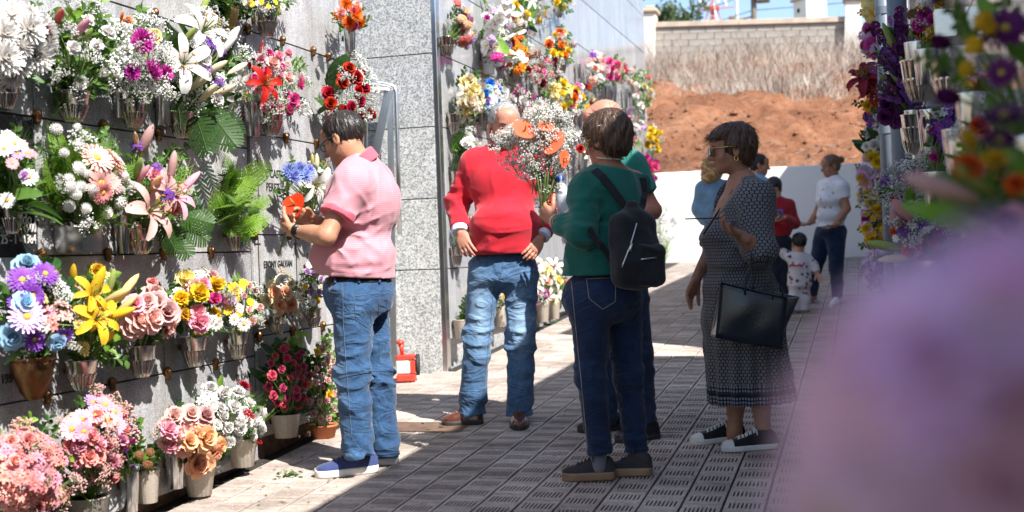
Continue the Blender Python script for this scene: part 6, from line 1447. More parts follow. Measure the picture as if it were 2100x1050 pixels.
def hair_strands(V, F, C, B, s, style, seed=0, n=900):
    """loose fine locks lying on the hair surface, running from the crown downwards"""
    R = np.random.RandomState(seed+77); f = F[R.randint(0, len(F), n)]
    P = V[f].mean(1); Nn = np.cross(V[f[:, 1]]-V[f[:, 0]], V[f[:, 2]]-V[f[:, 0]]); Nn /= np.maximum(1e-9, np.linalg.norm(Nn, axis=1))[:, None]
    out = P-C; flip = (Nn*out).sum(1) < 0; Nn[flip] *= -1
    crown = C+s*(B[2]*.11-B[1]*.03); fl = P-crown; fl = fl-Nn*(fl*Nn).sum(1)[:, None]+R.normal(0, .02, (n, 3)); fl /= np.maximum(1e-6, np.linalg.norm(fl, axis=1))[:, None]
    ln = s*R.uniform(.02, .05, n)*{'short': .7, 'crop': .25, 'fringe': .3, 'boy': .5, 'baby': .7, 'tight': .8, 'curly': 1.1}.get(style, 1.0); w = s*.0011; vs = []; fs = []
    lift = R.uniform(.0, .0065, n)*s*(.4 if style in ('crop', 'fringe', 'tight') else 1)
    for i in range(n):
        sd = np.cross(Nn[i], fl[i])*w; a = P[i]+Nn[i]*.0008; b_ = P[i]+fl[i]*ln[i]*.5+Nn[i]*(.002*s+lift[i]*.5)+sd*R.uniform(-2, 2); c = P[i]+fl[i]*ln[i]+Nn[i]*(lift[i]-ln[i]**2*3.5)+sd*R.uniform(-4, 4); o = len(vs)
        vs += [a-sd, a+sd, b_+sd, b_-sd, c+sd*.3, c-sd*.3]; fs += [(o, o+1, o+2, o+3), (o+3, o+2, o+4, o+5)]
    return np.array(vs), np.array(fs), np.repeat(R.uniform(0, 1, n), 6)
def hand_prims(Wp, D, Np, side, curl=(.35, .4, .45, .5), spread=.08, thumb=(.7, .35), s=1.0):
    """Wp wrist, D towards the knuckles, Np the way the palm faces, side: +1 if the thumb lies along D x Np"""
    D = unit(D); Np = unit(A3(Np)-D*(A3(Np) @ D)); T = np.cross(D, Np)*side; Wp = A3(Wp)
    P = [Cone(Wp-D*.05*s, Wp+D*.006*s, .029*s, .026*s, .01, .8, Np)]
    M = np.stack([T, D, Np])
    P.append(Ell(Wp+D*.052*s, (.040*s, .054*s, .0165*s), M, .012*s)); P.append(Cone(Wp+D*.02*s+T*.018*s+Np*.006*s, Wp+D*.055*s+T*.026*s+Np*.006*s, .019*s, .014*s, .012*s))
    ln = (.070, .078, .072, .056)
    for i in range(4):
        off = (.030-.0205*i); base = Wp+D*(.092-.004*abs(i-1.2))*s+T*off*s
        P.append(Cone(Wp+D*.03*s+T*off*.7*s, base, .0125*s, .0105*s, .010*s))
        a = 0.0; p = base; dirb = unit(D+T*spread*(1.5-i))
        for j, fr in enumerate((.46, .30, .24)):
            a += curl[i]*(1.0 if j else .8); d = dirb*math.cos(a)+Np*math.sin(a); q = p+d*ln[i]*fr*s
            P.append(Cone(p, q, (.0095-.0008*j)*s, (.0088-.0012*j)*s, .004*s)); p = q
    p = Wp+D*.028*s+T*.030*s+Np*.008*s; a0, a1 = thumb; d = unit(D*math.cos(a0)+T*math.sin(a0)+Np*.25)
    for j, l in enumerate((.040, .032, .026)):
        d = unit(d+Np*a1*.5*(j > 0)-T*a1*.35*(j > 0)); q = p+d*l*s; P.append(Cone(p, q, (.0125-.0014*j)*s, (.0112-.0016*j)*s, .006*s)); p = q
    return P
def shoe(root, heel, toe, wd, up_mat, sole_mat, sole_h=.025, toe_cap=None, lace=None, high=.085, collar=.3):
    """shoe lofted from heel to toe; heel and toe are points on the ground"""
    H, T_ = Vector(heel), Vector(toe); ax = T_-H; Ln = ax.length; ax.normalize(); up = Vector((0, 0, 1)); up = (up-ax*up.dot(ax)).normalized(); sd = ax.cross(up)
    def ring(s):
        w = wd*(np.interp(s, [0, .04, .12, .3, .5, .72, .86, .95, .985, 1], [.35, .62, .76, .74, .80, 1.0, .92, .62, .38, .12]))
        h = np.interp(s, [0, .03, .1, .28, .42, .6, .78, .9, .97, 1], [.55, .82, 1, .98, .92, .66, .50, .42, .30, .12])*high
        return w, h
    n = 26; m_ = 12; b = MB(); vs = []; fs = []; cap = []
    for i in range(n+1):
        s = i/n; w, h = ring(s); c = H+ax*(Ln*s)
        for j in range(m_+1):
            a = PI*j/m_; ct, st_ = math.cos(a), math.sin(a)
            x = w*abs(ct)**.75*(1 if ct > 0 else -1); z = sole_h*.7+h*abs(st_)**.8
            if s < collar: x *= (1-.18*abs(st_)**3)
            vs.append(c+sd*x+up*z)
    for i in range(n):
        for j in range(m_): a = i*(m_+1)+j; fs.append((a, a+1, a+m_+2, a+m_+1)); cap.append(1 if toe_cap and i/n > .78 else 0)
    fs.append(tuple(range(m_+1))); cap.append(0)
    b.add(vs, fs); b.mi = cap; child(b, 'shoe_upper', [up_mat, toe_cap or up_mat], root, True)
    b = MB(); vs = []; fs = []
    prof = [(1.0, 0.0), (1.05, .2), (1.06, .8), (1.02, 1.0)]
    k = 2*(n+1)
    for (sc, zz) in prof:
        loop = [H+ax*(Ln*i/n)+sd*(ring(i/n)[0]*sc+.002)+up*(sole_h*zz+(.012 if i/n > .9 else 0)*(i/n-.9)/.1*zz) for i in range(n+1)]+[H+ax*(Ln*i/n)-sd*(ring(i/n)[0]*sc+.002)+up*(sole_h*zz) for i in range(n, -1, -1)]
        vs += loop
    for q in range(len(prof)-1):
        for i in range(k): fs.append((q*k+i, q*k+(i+1) % k, (q+1)*k+(i+1) % k, (q+1)*k+i))
    fs.append(tuple(reversed(range(k)))); fs.append(tuple((len(prof)-1)*k+i for i in range(k)))
    b.add(vs, fs); child(b, 'shoe_sole', sole_mat, root, True)
    if lace:
        b = MB()
        for i in range(5):
            s = .40+.07*i; w, h = ring(s); c = H+ax*(Ln*s)+up*(sole_h*.7); s2 = s+.035; w2, h2 = ring(s2); c2 = H+ax*(Ln*s2)+up*(sole_h*.7)
            for sg in (-1, 1): b.tube([c+sd*sg*w*.52+up*h*.90, c+sd*sg*.0+up*(h+.007), c2-sd*sg*w2*.52+up*h2*.90], .0032, 5)
        s = .40; w, h = ring(s); c = H+ax*(Ln*s)+up*(sole_h*.7+h+.006)
        for sg in (-1, 1): b.tube([c, c+sd*sg*.02+up*.014+ax*.005, c+sd*sg*.045+up*-.002, c+sd*sg*.05-up*.02], .003, 5)
        child(b, 'laces', lace, root, True)
def tube_child(root, name, pts, r, matn, n=8):
    b = MB(); b.tube(pts, r, n); return child(b, name, matn, root, True)
def project_line(V, F, pts, view=None, lift=.0015):
    """drop a polyline seen from the camera onto a surface"""
    t = BVHTree.FromPolygons([Vector(v) for v in V], [tuple(int(i) for i in f) for f in F]); out = []
    for x, y in pts:
        d = Vector(ray(x, y)); hit = t.ray_cast(Vector(CC), d)
        if hit[0] is not None: out.append(hit[0]+hit[1]*lift if hit[1].dot(d) < 0 else hit[0]-d*lift)
    return out
def densify(pts, step=6):
    out = []
    for a, b in zip(pts, pts[1:]):
        n = max(1, int(math.hypot(b[0]-a[0], b[1]-a[1])/step))
        out += [(a[0]+(b[0]-a[0])*i/n, a[1]+(b[1]-a[1])*i/n) for i in range(n)]
    return out+[pts[-1]]
def seam(root, VF, pts, name='seam', matn='thread', r=.0016, lift=.0012):
    P = project_line(VF[0], VF[1], densify(pts), lift=lift)
    if len(P) > 1: tube_child(root, name, P, r, matn, 5)
# ------------------------------------------------------------------ people
R0, F0, UP = _r0.copy(), _f0.copy(), np.array([0, 0, 1.0])
class Person:
    def __init__(s, foot, label, Z=None):
        g = on_ground(*foot) if Z is None else None
        if Z is not None:                                   # distance known from the size of the figure; stand it on the ground there
            q = at(foot[0], foot[1], Z); g = Vector((q.x, q.y, gz(q.y)))
        s.Z = depth(g); s.g = g
        s.root = empty('person', g, label, 'person')
    def J(s, x, y, dz=0.0): return A3(at(x, y, s.Z+dz))
    def body(s, C, fwd, hs, skin, style, hair, prims, hands=(), fem=False, beard=None, kid=False, upv=UP, neck=None, vox=.0095, hseed=1, hvox=.0048, brow=True):
        fwd = unit(fwd); B = basis(fwd, upv); s.B, s.C, s.hs = B, A3(C), hs
        hp = head_prims(C, B, hs, fem, kid)
        if neck is not None: hp.append(Cone(s.HL(0, -.022, -.05), neck, .050*hs*(.88 if fem else 1.05), .056*hs*(.9 if fem else 1.1), .03))
        Vh, Fh = surf(hp, hvox*hs)
        lip, bd = head_attrs(Vh, C, B, hs, beard)
        parts = [(Vh, Fh)]
        if prims: parts.append(surf(prims, vox, smooth_it=2))
        for h in hands: parts.append(surf(h, .0036, smooth_it=1))
        z = np.zeros(sum(len(q[0]) for q in parts)-len(Vh))
        me = mesh_vf('body', parts, [skin], s.g, attrs=dict(lip=np.concatenate([lip, z]), beard=np.concatenate([bd, z])))
        link('body', me, s.root)
        if style:
            V, F, st = hair_surf(A3(C), B, hs, style, hseed); V2, F2, s2 = hair_strands(V, F, A3(C), B, hs, style, hseed); link('hair', mesh_vf('hair', [(V, F), (V2, F2)], [hair], s.g, attrs=dict(strand=np.concatenate([st, s2]))), s.root)
        if brow:
            for sd in (-1, 1):
                b = MB(); b.tube([s.HL(sd*.014, .096, .012), s.HL(sd*.030, .095, .018), s.HL(sd*.048, .083, .013)], [.0035*hs, .0042*hs, .002*hs], 6, flat=.6); child(b, 'eyebrow', hair, s.root, True)
                b = MB(); M_ = Matrix.Translation(Vector(s.HL(sd*.031, .0765, -.009))); b.lathe([(.0001, -.0118*hs), (.008*hs, -.0085*hs), (.0118*hs, 0), (.008*hs, .0085*hs), (.0001, .0118*hs)], 10, M=M_)
                e = child(b, 'eye', 'eye_white', s.root, True)
                b = MB(); P = Vector(s.HL(sd*.031, .0886, -.009)); b.tube([P-Vector(B[1])*.002, P+Vector(B[1])*.0008], .0048*hs, 10); i_ = child(b, 'iris', 'frame_dark', s.root); i_.parent = e
    def HL(s, x, y, z): return s.C+s.hs*(s.B[0]*x+s.B[1]*y+s.B[2]*z)
    def wear(s, name, prims, matn, vox=.008, disp=None, cuts=(), axis=None, arms=(), attrs=None, R=.19, sm=1, mask=None):
        V, F = surf(prims, vox, disp, cuts, sm, mask)
        ax = A3(axis) if axis is not None else V.mean(0)
        d = V-ax; back = s.bk if hasattr(s, 'bk') else F0
        ang = np.arctan2(d @ np.cross(UP, -back), d @ (-back)); uvw = np.stack([ang*R, np.zeros(len(V)), V[:, 2]], 1)
        for a, b, r in arms:
            a, b = A3(a), A3(b); ba = b-a; L = np.linalg.norm(ba); ba = ba/L; q = V-a; t = q @ ba; rad = np.linalg.norm(q-t[:, None]*ba, axis=1)
            m = (t > .03) & (rad < r) & (t < L+.1); e1 = unit(np.cross(ba, F0)); e2 = np.cross(ba, e1)
            uvw[m, 2] = -t[m]; uvw[m, 0] = np.arctan2(q[m] @ e1, q[m] @ e2)*.07
        me = mesh_vf(name, [(V, F)], [matn], s.g, uvw=uvw, attrs={k: f(V) for k, f in (attrs or {}).items()})
        o = link(name, me, s.root); return o, (V, F)
def fold(*fs):
    return lambda X, Y, Z: sum(f(X, Y, Z) for f in fs)
def zone(f, c, r):
    """apply a wrinkle field only near a point"""
    c = A3(c)
    return lambda X, Y, Z: f(X, Y, Z)*np.exp(-((X-c[0])**2+(Y-c[1])**2+(Z-c[2])**2)/(r*r))
def bunch(z0, z1, amp, freq, seed=0):
    """stacked horizontal creases between two heights"""
    return lambda X, Y, Z: amp*np.sin(freq*Z+9*X+7*np.sin(6*Y+seed)+2*np.sin(23*X+11*Y+seed))*np.clip((z1-Z)/(z1-z0), 0, 1)*np.clip((Z-z0+.03)/.03, 0, 1)
def lerp(a, b, t): return A3(a)*(1-t)+A3(b)*t

def man_in_pink():
    p = Person((725, 968), 'man in a pink striped polo and blue jeans holding a red anthurium, facing the wall'); J = p.J; p.bk = np.array([1.0, 0, 0])
    Bt = basis((-1, .05, 0), UP)
    neck = J(738, 336); shL, shR = J(722, 378, -.19), J(768, 372, .17)
    elL, wrL = J(670, 484, -.27), J(602, 473, -.10); elR, wrR = J(690, 478, .20), J(637, 448, .03)
    hipL, hipR = J(728, 620, -.09), J(752, 612, .09); knL, knR = J(722, 770, -.10), J(772, 762, .10); anL, anR = J(737, 925, -.10), J(790, 918, .10)
    T = lambda c, rl, rf, rz, k=.06: Ell(c, (rl, rf, rz), Bt, k)
    chest, belly, pel = J(742, 425), J(724, 525), J(734, 592)
    hand1 = hand_prims(wrL, J(576, 466, .0)-wrL, J(590, 440, .1)-wrL, -1, (.75, .8, .85, .9), .04, (.8, .5))
    hand2 = hand_prims(wrR, J(606, 438, -.05)-wrR, J(630, 470, -.1)-wrR, 1, (.25, .45, .6, .7), .05, (.5, .3))
    p.body(J(703, 284, -.01), -.86*R0+.38*F0-.36*UP, 1.0, 'skin_tan', 'short', 'hair_dark', [
        Cone(shL, elL, .05, .042, .02), Cone(elL, wrL, .044, .028, .015, bulge=.006), Cone(shR, elR, .05, .042, .02), Cone(elR, wrR, .044, .028, .015, bulge=.006), Cone(neck, shL, .05, .05, .05), Cone(neck, shR, .05, .05, .05),
        T(chest, .16, .14, .17), T(belly, .14, .15, .14), T(pel, .13, .12, .11), Cone(hipL, knL, .07, .05, .03), Cone(hipR, knR, .07, .05, .03), Cone(knL, anL, .05, .034, .02), Cone(knR, anR, .05, .034, .02)], [hand1, hand2], beard='goatee', neck=neck)
    slc = lerp(shL, elL, .62); slr = lerp(shR, elR, .62); dL, dR = unit(elL-shL), unit(elR-shR)
    hem = J(736, 566); hn = unit(-UP+np.array([-.10, 0, 0]))
    sp = [T(chest, .205, .172, .17), T(J(748, 400), .2, .15, .13), T(belly, .195, .208, .14), T(J(733, 575), .185, .18, .10), Cone(J(730, 357, -.06), shL+UP*.0, .085, .078, .06), Cone(J(752, 352, .06), shR, .085, .078, .06), Cone(neck+UP*-.06, neck+UP*-.01, .10, .072, .05),
          Grp([Cone(shL, lerp(shL, elL, .8), .082, .078, .03)], [(slc, dL)], .045), Grp([Cone(shR, lerp(shR, elR, .8), .082, .078, .03)], [(slr, dR)], .045)]
    dz = fold(wrinkle(.0045, 30, (1.4, 1.4, .9), 3), zone(wrinkle(.011, 40, (1, 1, 1.5), 8), J(720, 470, -.18), .16), zone(wrinkle(.007, 30, (1, 1, 2), 5), J(740, 548, -.12), .16), zone(wrinkle(.007, 40, (1, 1, 1), 2), slc, .1))
    o, VF = p.wear('polo_shirt', sp, 'polo_stripe', .0072, dz, [(hem, hn)], axis=J(735, 480), arms=[(shL, elL, .10), (shR, elR, .10)])
    nd = unit(A3(p.HL(0, -.03, -.05))-neck)
    p.wear('collar', [Grp([Cone(neck-nd*.05, neck+nd*.09, .108, .070, .02, 1.1, Bt[1])], [(neck+nd*.040, unit(nd+.25*np.array([-1, 0, 0]))), (neck-nd*.006, -unit(nd+.1*np.array([-1, 0, 0])))])], 'collar_red', .005)
    p.wear('sleeve_cuff', [Grp([Cone(shL, lerp(shL, elL, .8), .085, .0825, .03)], [(slc+dL*.004, dL), (slc-dL*.026, -dL)])], 'collar_red', .0055, zone(wrinkle(.007, 40, (1, 1, 1), 2), slc, .1))
    # jeans
    jp = [T(pel, .165, .163, .115, .05), T(J(740, 615), .165, .155, .09, .05), Cone(hipL, knL, .098, .083, .05), Cone(hipR, knR, .098, .083, .05), Grp([Cone(knL, J(736, 935, -.1), .083, .076, .03)], [(J(736, 936, -.1), -UP+.15*np.array([1, 0, 0]))], .03), Grp([Cone(knR, J(790, 935, .1), .083, .074, .03)], [(J(790, 934, .1), -UP)], .03)]
    zk = knL[2]; za = anL[2]
    wd = fold(wrinkle(.005, 30, (1, 1, 1.1), 12), bunch(za-.02, za+.11, .007, 60, 1), zone(wrinkle(.011, 36, (1, 1, 1.5), 21), knL-UP*.02, .18), zone(wrinkle(.009, 34, (1, 1, 2), 25), J(760, 640, 0), .15), zone(wrinkle(.011, 36, (1, 1, 1.5), 29), knR-UP*.02, .18))
    wr_ = lambda V: np.clip((V-knL) @ np.array([-1.0, -.5, 0])/.10, 0, 1)*np.exp(-((V[:, 2]-zk)/.28)**2)*.8
    o, JF = p.wear('jeans', jp, 'denim_mid', .0075, wd, [(J(734, 566), UP)], attrs=dict(wear=wr_))
    p.wear('belt', [Grp([T(pel, .170, .168, .118, .05)], [(J(734, 566), UP), (J(734, 579), -UP)])], 'belt_leather', .005)
    b = MB(); q = project_line(JF[0], JF[1], [(716, 572)])
    for x in (690, 737, 778):
        q = project_line(JF[0], JF[1], densify([(x, 566), (x-1, 582)], 4), lift=.007)
        if len(q) > 1: tube_child(p.root, 'belt_loop', q, .006, 'denim_mid', 6)
    seam(p.root, JF, [(726, 608), (730, 655), (754, 672), (775, 655), (779, 600), (726, 608)], 'pocket', 'thread_blue'); seam(p.root, JF, [(672, 580), (676, 598), (692, 602), (700, 600), (702, 582)], 'pocket', 'thread_blue')
    seam(p.root, JF, [(703, 590), (704, 660), (712, 780), (722, 900)], 'side_seam', 'thread_blue', .0018)
    shoe(p.root, on_ground(776, 966)+Vector((0, -.0, 0)), on_ground(646, 980), .052, 'sneaker_blue', 'sole_white', .034, lace='sneaker_blue', high=.082)
    shoe(p.root, on_ground(818, 950), on_ground(705, 957), .050, 'sneaker_blue', 'sole_white', .034, lace='sneaker_blue', high=.082)
    # glasses and watch
    for sd in (-1, 1):
        b = MB(); ring_ = [Vector(p.HL(sd*(.033+.024*math.cos(a)), .103-.012*math.cos(a)*0-.004, -.008+.017*math.sin(a))) for a in [2*PI*i/14 for i in range(15)]]; b.tube(ring_, .0022, 5)
        b.tube([p.HL(sd*.057, .098, -.002), p.HL(sd*.083, .05, .004), p.HL(sd*.086, -.005, .004)], .0026, 6)
        if sd > 0: b.tube([p.HL(-.01, .104, -.005), p.HL(.01, .104, -.005)], .0022, 5)
        child(b, 'glasses', 'frame_dark', p.root, True)
    dw = unit(elL-wrL); wc = wrL+dw*.035; b = MB(); e1 = unit(np.cross(dw, UP)); e2 = np.cross(dw, e1)
    b.tube([wc-dw*.009, wc+dw*.009], .036, 20); child(b, 'watch_strap', 'belt_leather', p.root, True)
    b = MB(); wf = wc-F0*.034+UP*.004; b.tube([wf, wf-F0*.009], .019, 18); child(b, 'watch_face', 'frame_dark', p.root, True)
    # the red anthurium in his hands
    r = empty('anthurium', Vector(J(575, 520, -.02)), 'single red anthurium held in the hands of the man in pink', 'flower')
    o = bloom_obj('anthurium', 'red', J(604, 420, -.04), Vector(-R0*.25-F0*.85+UP*.45), .17, r, random.Random(3), roll=.4); o.color = (.58, .02, .008, 1)
    tube_child(r, 'stem', [J(604, 422, -.03), J(592, 455, -.05), J(580, 495, -.05), J(571, 524, -.02)], .0045, 'stem')
man_in_pink()

def man_in_red():
    p = Person((1010, 868), 'grey-haired man in a red jumper and light jeans, hands at his pockets'); J = p.J; p.bk = F0
    Bt = basis(-F0+.10*R0, UP); T = lambda c, rl, rf, rz, k=.06: Ell(c, (rl, rf, rz), Bt, k)
    neck = J(1037, 308, .02); shR, shL = J(972, 338, .02), J(1100, 340, .02)
    elR, wrR = J(937, 418, .08), J(944, 478, -.06); elL, wrL = J(1138, 424, .10), J(1109, 488, -.07)
    hipR, hipL = J(995, 565), J(1068, 565); knR, knL = J(978, 695, -.02), J(1068, 698, -.03); anR, anL = J(968, 838, .02), J(1066, 845, -.02)
    chest, belly, pel = J(1036, 385), J(1036, 465, -.05), J(1032, 540)
    hR = hand_prims(wrR, J(958, 512, -.13)-wrR, J(990, 500, .1)-wrR, 1, (.25, .3, .35, .4), .06, (.85, .15)); hL = hand_prims(wrL, J(1090, 520, -.14)-wrL, J(1060, 505, .1)-wrL, -1, (.25, .3, .35, .4), .06, (.85, .15))
    p.body(J(1036, 259, -.02), -F0*.90+R0*.18-.10*UP, 1.12, 'skin_red', 'crop', 'hair_grey', [Cone(shR, elR, .05, .042), Cone(elR, wrR, .042, .028), Cone(shL, elL, .05, .042), Cone(elL, wrL, .042, .028), T(chest, .16, .10, .17), T(belly, .15, .12, .14), T(pel, .14, .10, .1), Cone(neck, shR, .05, .05, .05), Cone(neck, shL, .05, .05, .05),
        Cone(hipR, knR, .07, .05), Cone(hipL, knL, .07, .05), Cone(knR, anR, .05, .034), Cone(knL, anL, .05, .034)], [hR, hL], neck=neck, vox=.011)
    cR, cL = lerp(elR, wrR, .86), lerp(elL, wrL, .86); dR, dL = unit(wrR-elR), unit(wrL-elL)
    sp = [T(chest, .205, .135, .17), T(J(1036, 360), .2, .12, .12), T(belly, .203, .165, .16), T(J(1034, 510, -.02), .195, .155, .10), Cone(neck-UP*.03, shR, .085, .078, .06), Cone(neck-UP*.03, shL, .085, .078, .06), Cone(neck-UP*.05, neck+UP*.01, .10, .075, .05),
          Cone(shR, elR, .078, .068, .04), Grp([Cone(elR, wrR, .068, .056, .03)], [(cR, dR)], .03), Cone(shL, elL, .078, .068, .04), Grp([Cone(elL, wrL, .068, .056, .03)], [(cL, dL)], .03)]
    dz = fold(wrinkle(.005, 26, (1.2, 1.2, 1), 5), zone(wrinkle(.011, 42, (1, 1, 1.6), 8), elR, .15), zone(wrinkle(.009, 38, (1, 1, 1.6), 9), elL, .15), zone(wrinkle(.009, 28, (.8, .8, 2), 4), J(1036, 495, -.15), .17), zone(wrinkle(.007, 30, (1.5, 1.5, .7), 14), J(985, 380, -.1), .14), zone(wrinkle(.007, 30, (1.5, 1.5, .7), 15), J(1090, 385, -.1), .14))
    hem = J(1034, 519)
    p.wear('jumper', sp, 'knit_red', .0078, dz, [(hem, -UP+.0*F0)])
    p.wear('jumper_waistband', [Grp([T(J(1034, 510, -.02), .198, .158, .10)], [(J(1034, 506), UP), (J(1034, 521), -UP)])], 'knit_red', .006)
    for c, d, e in ((cR, dR, wrR), (cL, dL, wrL)):
        p.wear('shirt_cuff', [Grp([Cone(c-d*.05, c+d*.06, .049, .046)], [(c+d*.030, d), (c-d*.02, -d)])], 'cuff_pale', .005)
    jp = [T(pel, .185, .135, .10, .05), T(J(1032, 568), .185, .13, .08, .05), Cone(hipR, knR, .098, .080, .04), Cone(hipL, knL, .098, .080, .04), Grp([Cone(knR, J(968, 850, .02), .080, .076, .03)], [(J(968, 848, .02), -UP)], .03), Grp([Cone(knL, J(1066, 856, -.02), .080, .074, .03)], [(J(1066, 852, -.02), -UP)], .03)]
    za = anR[2]
    wd = fold(wrinkle(.0055, 30, (1, 1, 1.1), 12), bunch(za-.03, za+.10, .007, 62, 3), zone(wrinkle(.011, 36, (1, 1, 1.5), 21), knR, .17), zone(wrinkle(.011, 36, (1, 1, 1.5), 22), knL, .17), zone(wrinkle(.008, 36, (1.4, 1.4, 1), 23), J(1032, 575, -.1), .13))
    wr_ = lambda V: np.clip(1.1*np.exp(-(((V-lerp(hipL, knL, .75)-(-F0*.07)) @ R0)/.05)**2-(((V-lerp(hipL, knL, .75)))[:, 2]/.17)**2), 0, 1)*((V @ F0) < (lerp(hipL, knL, .6) @ F0))+np.clip(.9*np.exp(-(((V-lerp(hipR, knR, .6)) @ R0)/.05)**2-((V-lerp(hipR, knR, .6))[:, 2]/.2)**2), 0, 1)*((V @ F0) < (lerp(hipR, knR, .6) @ F0))
    o, JF = p.wear('jeans', jp, 'denim_light', .008, wd, [(J(1034, 516), UP)], attrs=dict(wear=wr_))
    seam(p.root, JF, [(1034, 522), (1030, 552), (1024, 575)], 'fly_seam', 'thread_blue', .0022); seam(p.root, JF, [(974, 524), (984, 540), (1000, 536)], 'pocket', 'thread_blue'); seam(p.root, JF, [(1062, 524), (1070, 545), (1095, 548)], 'pocket', 'thread_blue')
    seam(p.root, JF, [(1012, 590), (1004, 680), (992, 800)], 'inseam', 'thread_blue', .0018)
    shoe(p.root, on_ground(992, 868), on_ground(906, 872), .050, 'leather_brown', 'sole_dark', .024, lace='leather_brown', high=.09); shoe(p.root, on_ground(1064, 852), on_ground(1066, 884), .050, 'leather_brown', 'sole_dark', .024, lace='leather_brown', high=.09)
man_in_red()

def woman_in_green():
    p = Person((1258, 978), 'brown-haired woman in a dark green jumper with a black backpack, holding flowers'); J = p.J; p.bk = unit(R0*.6-F0*.8)*-1
    Bt = basis(-R0*.6+F0*.8, UP); T = lambda c, rl, rf, rz, k=.06: Ell(c, (rl, rf, rz), Bt, k)
    neck = J(1250, 345, .0); shL, shR = J(1203, 388, -.10), J(1302, 376, .10)
    elL, wrL = J(1190, 480, -.20), J(1136, 452, -.02); elR, wrR = J(1240, 470, .33), J(1146, 388, .22)
    hipL, hipR = J(1212, 620, -.06), J(1275, 615, .07); knL, knR = J(1212, 772, -.06), J(1288, 768, .09); anL, anR = J(1232, 925, -.04), J(1306, 920, .10)
    chest, belly, pel = J(1247, 430), J(1238, 520, .0), J(1234, 600)
    hL = hand_prims(wrL, J(1112, 430, .03)-wrL, J(1130, 415, .12)-wrL, -1, (.8, .85, .9, .95), .03, (.7, .4), .92); hR = hand_prims(wrR, J(1120, 376, .20)-wrR, J(1128, 405, .14)-wrR, 1, (.7, .75, .8, .85), .03, (.7, .4), .92)
    p.body(J(1243, 287, .0), -R0*.74+F0*.66-.12*UP, .98, 'skin_olive', 'bob', 'hair_brown', [Cone(shL, elL, .045, .038), Cone(elL, wrL, .038, .026), Cone(shR, elR, .045, .038), Cone(elR, wrR, .038, .026), T(chest, .13, .09, .16), T(belly, .12, .10, .13), T(pel, .14, .11, .1), Cone(neck, shL, .045, .045, .05), Cone(neck, shR, .045, .045, .05),
        Cone(hipL, knL, .07, .05), Cone(hipR, knR, .07, .05), Cone(knL, anL, .045, .032), Cone(knR, anR, .045, .032)], [hL, hR], fem=True, neck=neck, vox=.011, hseed=4)
    cL, cR = lerp(elL, wrL, .72), lerp(elR, wrR, .8); dL, dR = unit(wrL-elL), unit(wrR-elR)
    sp = [T(chest, .172, .14, .17), T(J(1249, 395), .16, .115, .11), T(belly, .185, .165, .15), T(J(1232, 575), .188, .165, .09), Cone(neck-UP*.03, shL, .075, .066, .06), Cone(neck-UP*.03, shR, .075, .066, .06),
          Cone(shL, elL, .066, .060, .04), Grp([Cone(elL, wrL, .060, .046, .03)], [(cL, dL)], .03), Cone(shR, elR, .068, .06, .04), Grp([Cone(elR, wrR, .06, .046, .03)], [(cR, dR)], .03)]
    dz = fold(wrinkle(.005, 28, (1.2, 1.2, 1), 6), zone(wrinkle(.010, 36, (1, 1, 1.4), 8), elL, .13), zone(wrinkle(.008, 32, (1, 1, 1.8), 9), J(1200, 450, -.1), .15), zone(wrinkle(.008, 28, (.8, .8, 2.2), 3), J(1200, 545, -.15), .17), zone(wrinkle(.008, 34, (1, 1, 1), 7), shL, .13))
    o, SF = p.wear('jumper', sp, 'knit_green', .0075, dz, [(J(1232, 563), -UP), (J(1250, 344), UP+.2*R0)])
    jp = [T(pel, .183, .160, .11, .05), T(J(1236, 622), .18, .155, .09, .05), Cone(hipL, knL, .094, .068, .04), Cone(hipR, knR, .092, .068, .04), Grp([Cone(knL, J(1232, 935, -.04), .068, .055, .03)], [(J(1232, 932, -.04), -UP)], .03), Grp([Cone(knR, J(1306, 930, .1), .068, .053, .03)], [(J(1306, 926, .1), -UP)], .03)]
    wd = fold(wrinkle(.0028, 30, (1, 1, 1.6), 12), bunch(anL[2]-.03, anL[2]+.16, .005, 110, 5), zone(wrinkle(.008, 34, (1, 1, 2.4), 21), knL, .16), zone(wrinkle(.008, 34, (1, 1, 2.4), 22), knR, .15))
    o, JF = p.wear('jeans', jp, 'denim_dark', .0075, wd, [(J(1234, 560), UP)], attrs=dict(wear=lambda V: np.zeros(len(V))))
    seam(p.root, JF, [(1203, 572), (1208, 612), (1236, 634), (1262, 618), (1262, 570), (1203, 572)], 'pocket', 'thread'); seam(p.root, JF, [(1172, 575), (1180, 660), (1193, 790), (1205, 915)], 'side_seam', 'thread', .002)
    for (a, c) in (((1262, 982), (1153, 985)), ((1338, 974), (1250, 974))):
        shoe(p.root, on_ground(*a), on_ground(*c), .046, 'suede_dark', 'sole_gum', .036, lace='suede_dark', high=.078)
    for c, d in ((J(1228, 934, -.04), 0), (J(1306, 930, .1), 0)): p.wear('sock', [Cone(c+UP*.02, c-UP*.05, .036, .036)], 'sock_grey', .006)
    # necklace and ear piece of the glasses
    tube_child(p.root, 'necklace', [neck+UP*.045+.062*(Bt[0]*math.cos(a)+Bt[1]*math.sin(a))+UP*.010*math.sin(a) for a in [2*PI*i/24 for i in range(25)]], .0032, 'pearl', 6)
    for sd in (-1, 1): tube_child(p.root, 'glasses', [p.HL(sd*.02, .105, -.004), p.HL(sd*.06, .098, -.002), p.HL(sd*.084, .045, .002), p.HL(sd*.086, .0, .0)], .0026, 'gold', 6)
    tube_child(p.root, 'bracelet', [lerp(elL, wrL, .93)+.031*(unit(np.cross(dL, UP))*math.cos(a)+np.cross(dL, unit(np.cross(dL, UP)))*math.sin(a)) for a in [2*PI*i/18 for i in range(19)]], .003, 'pearl', 6)
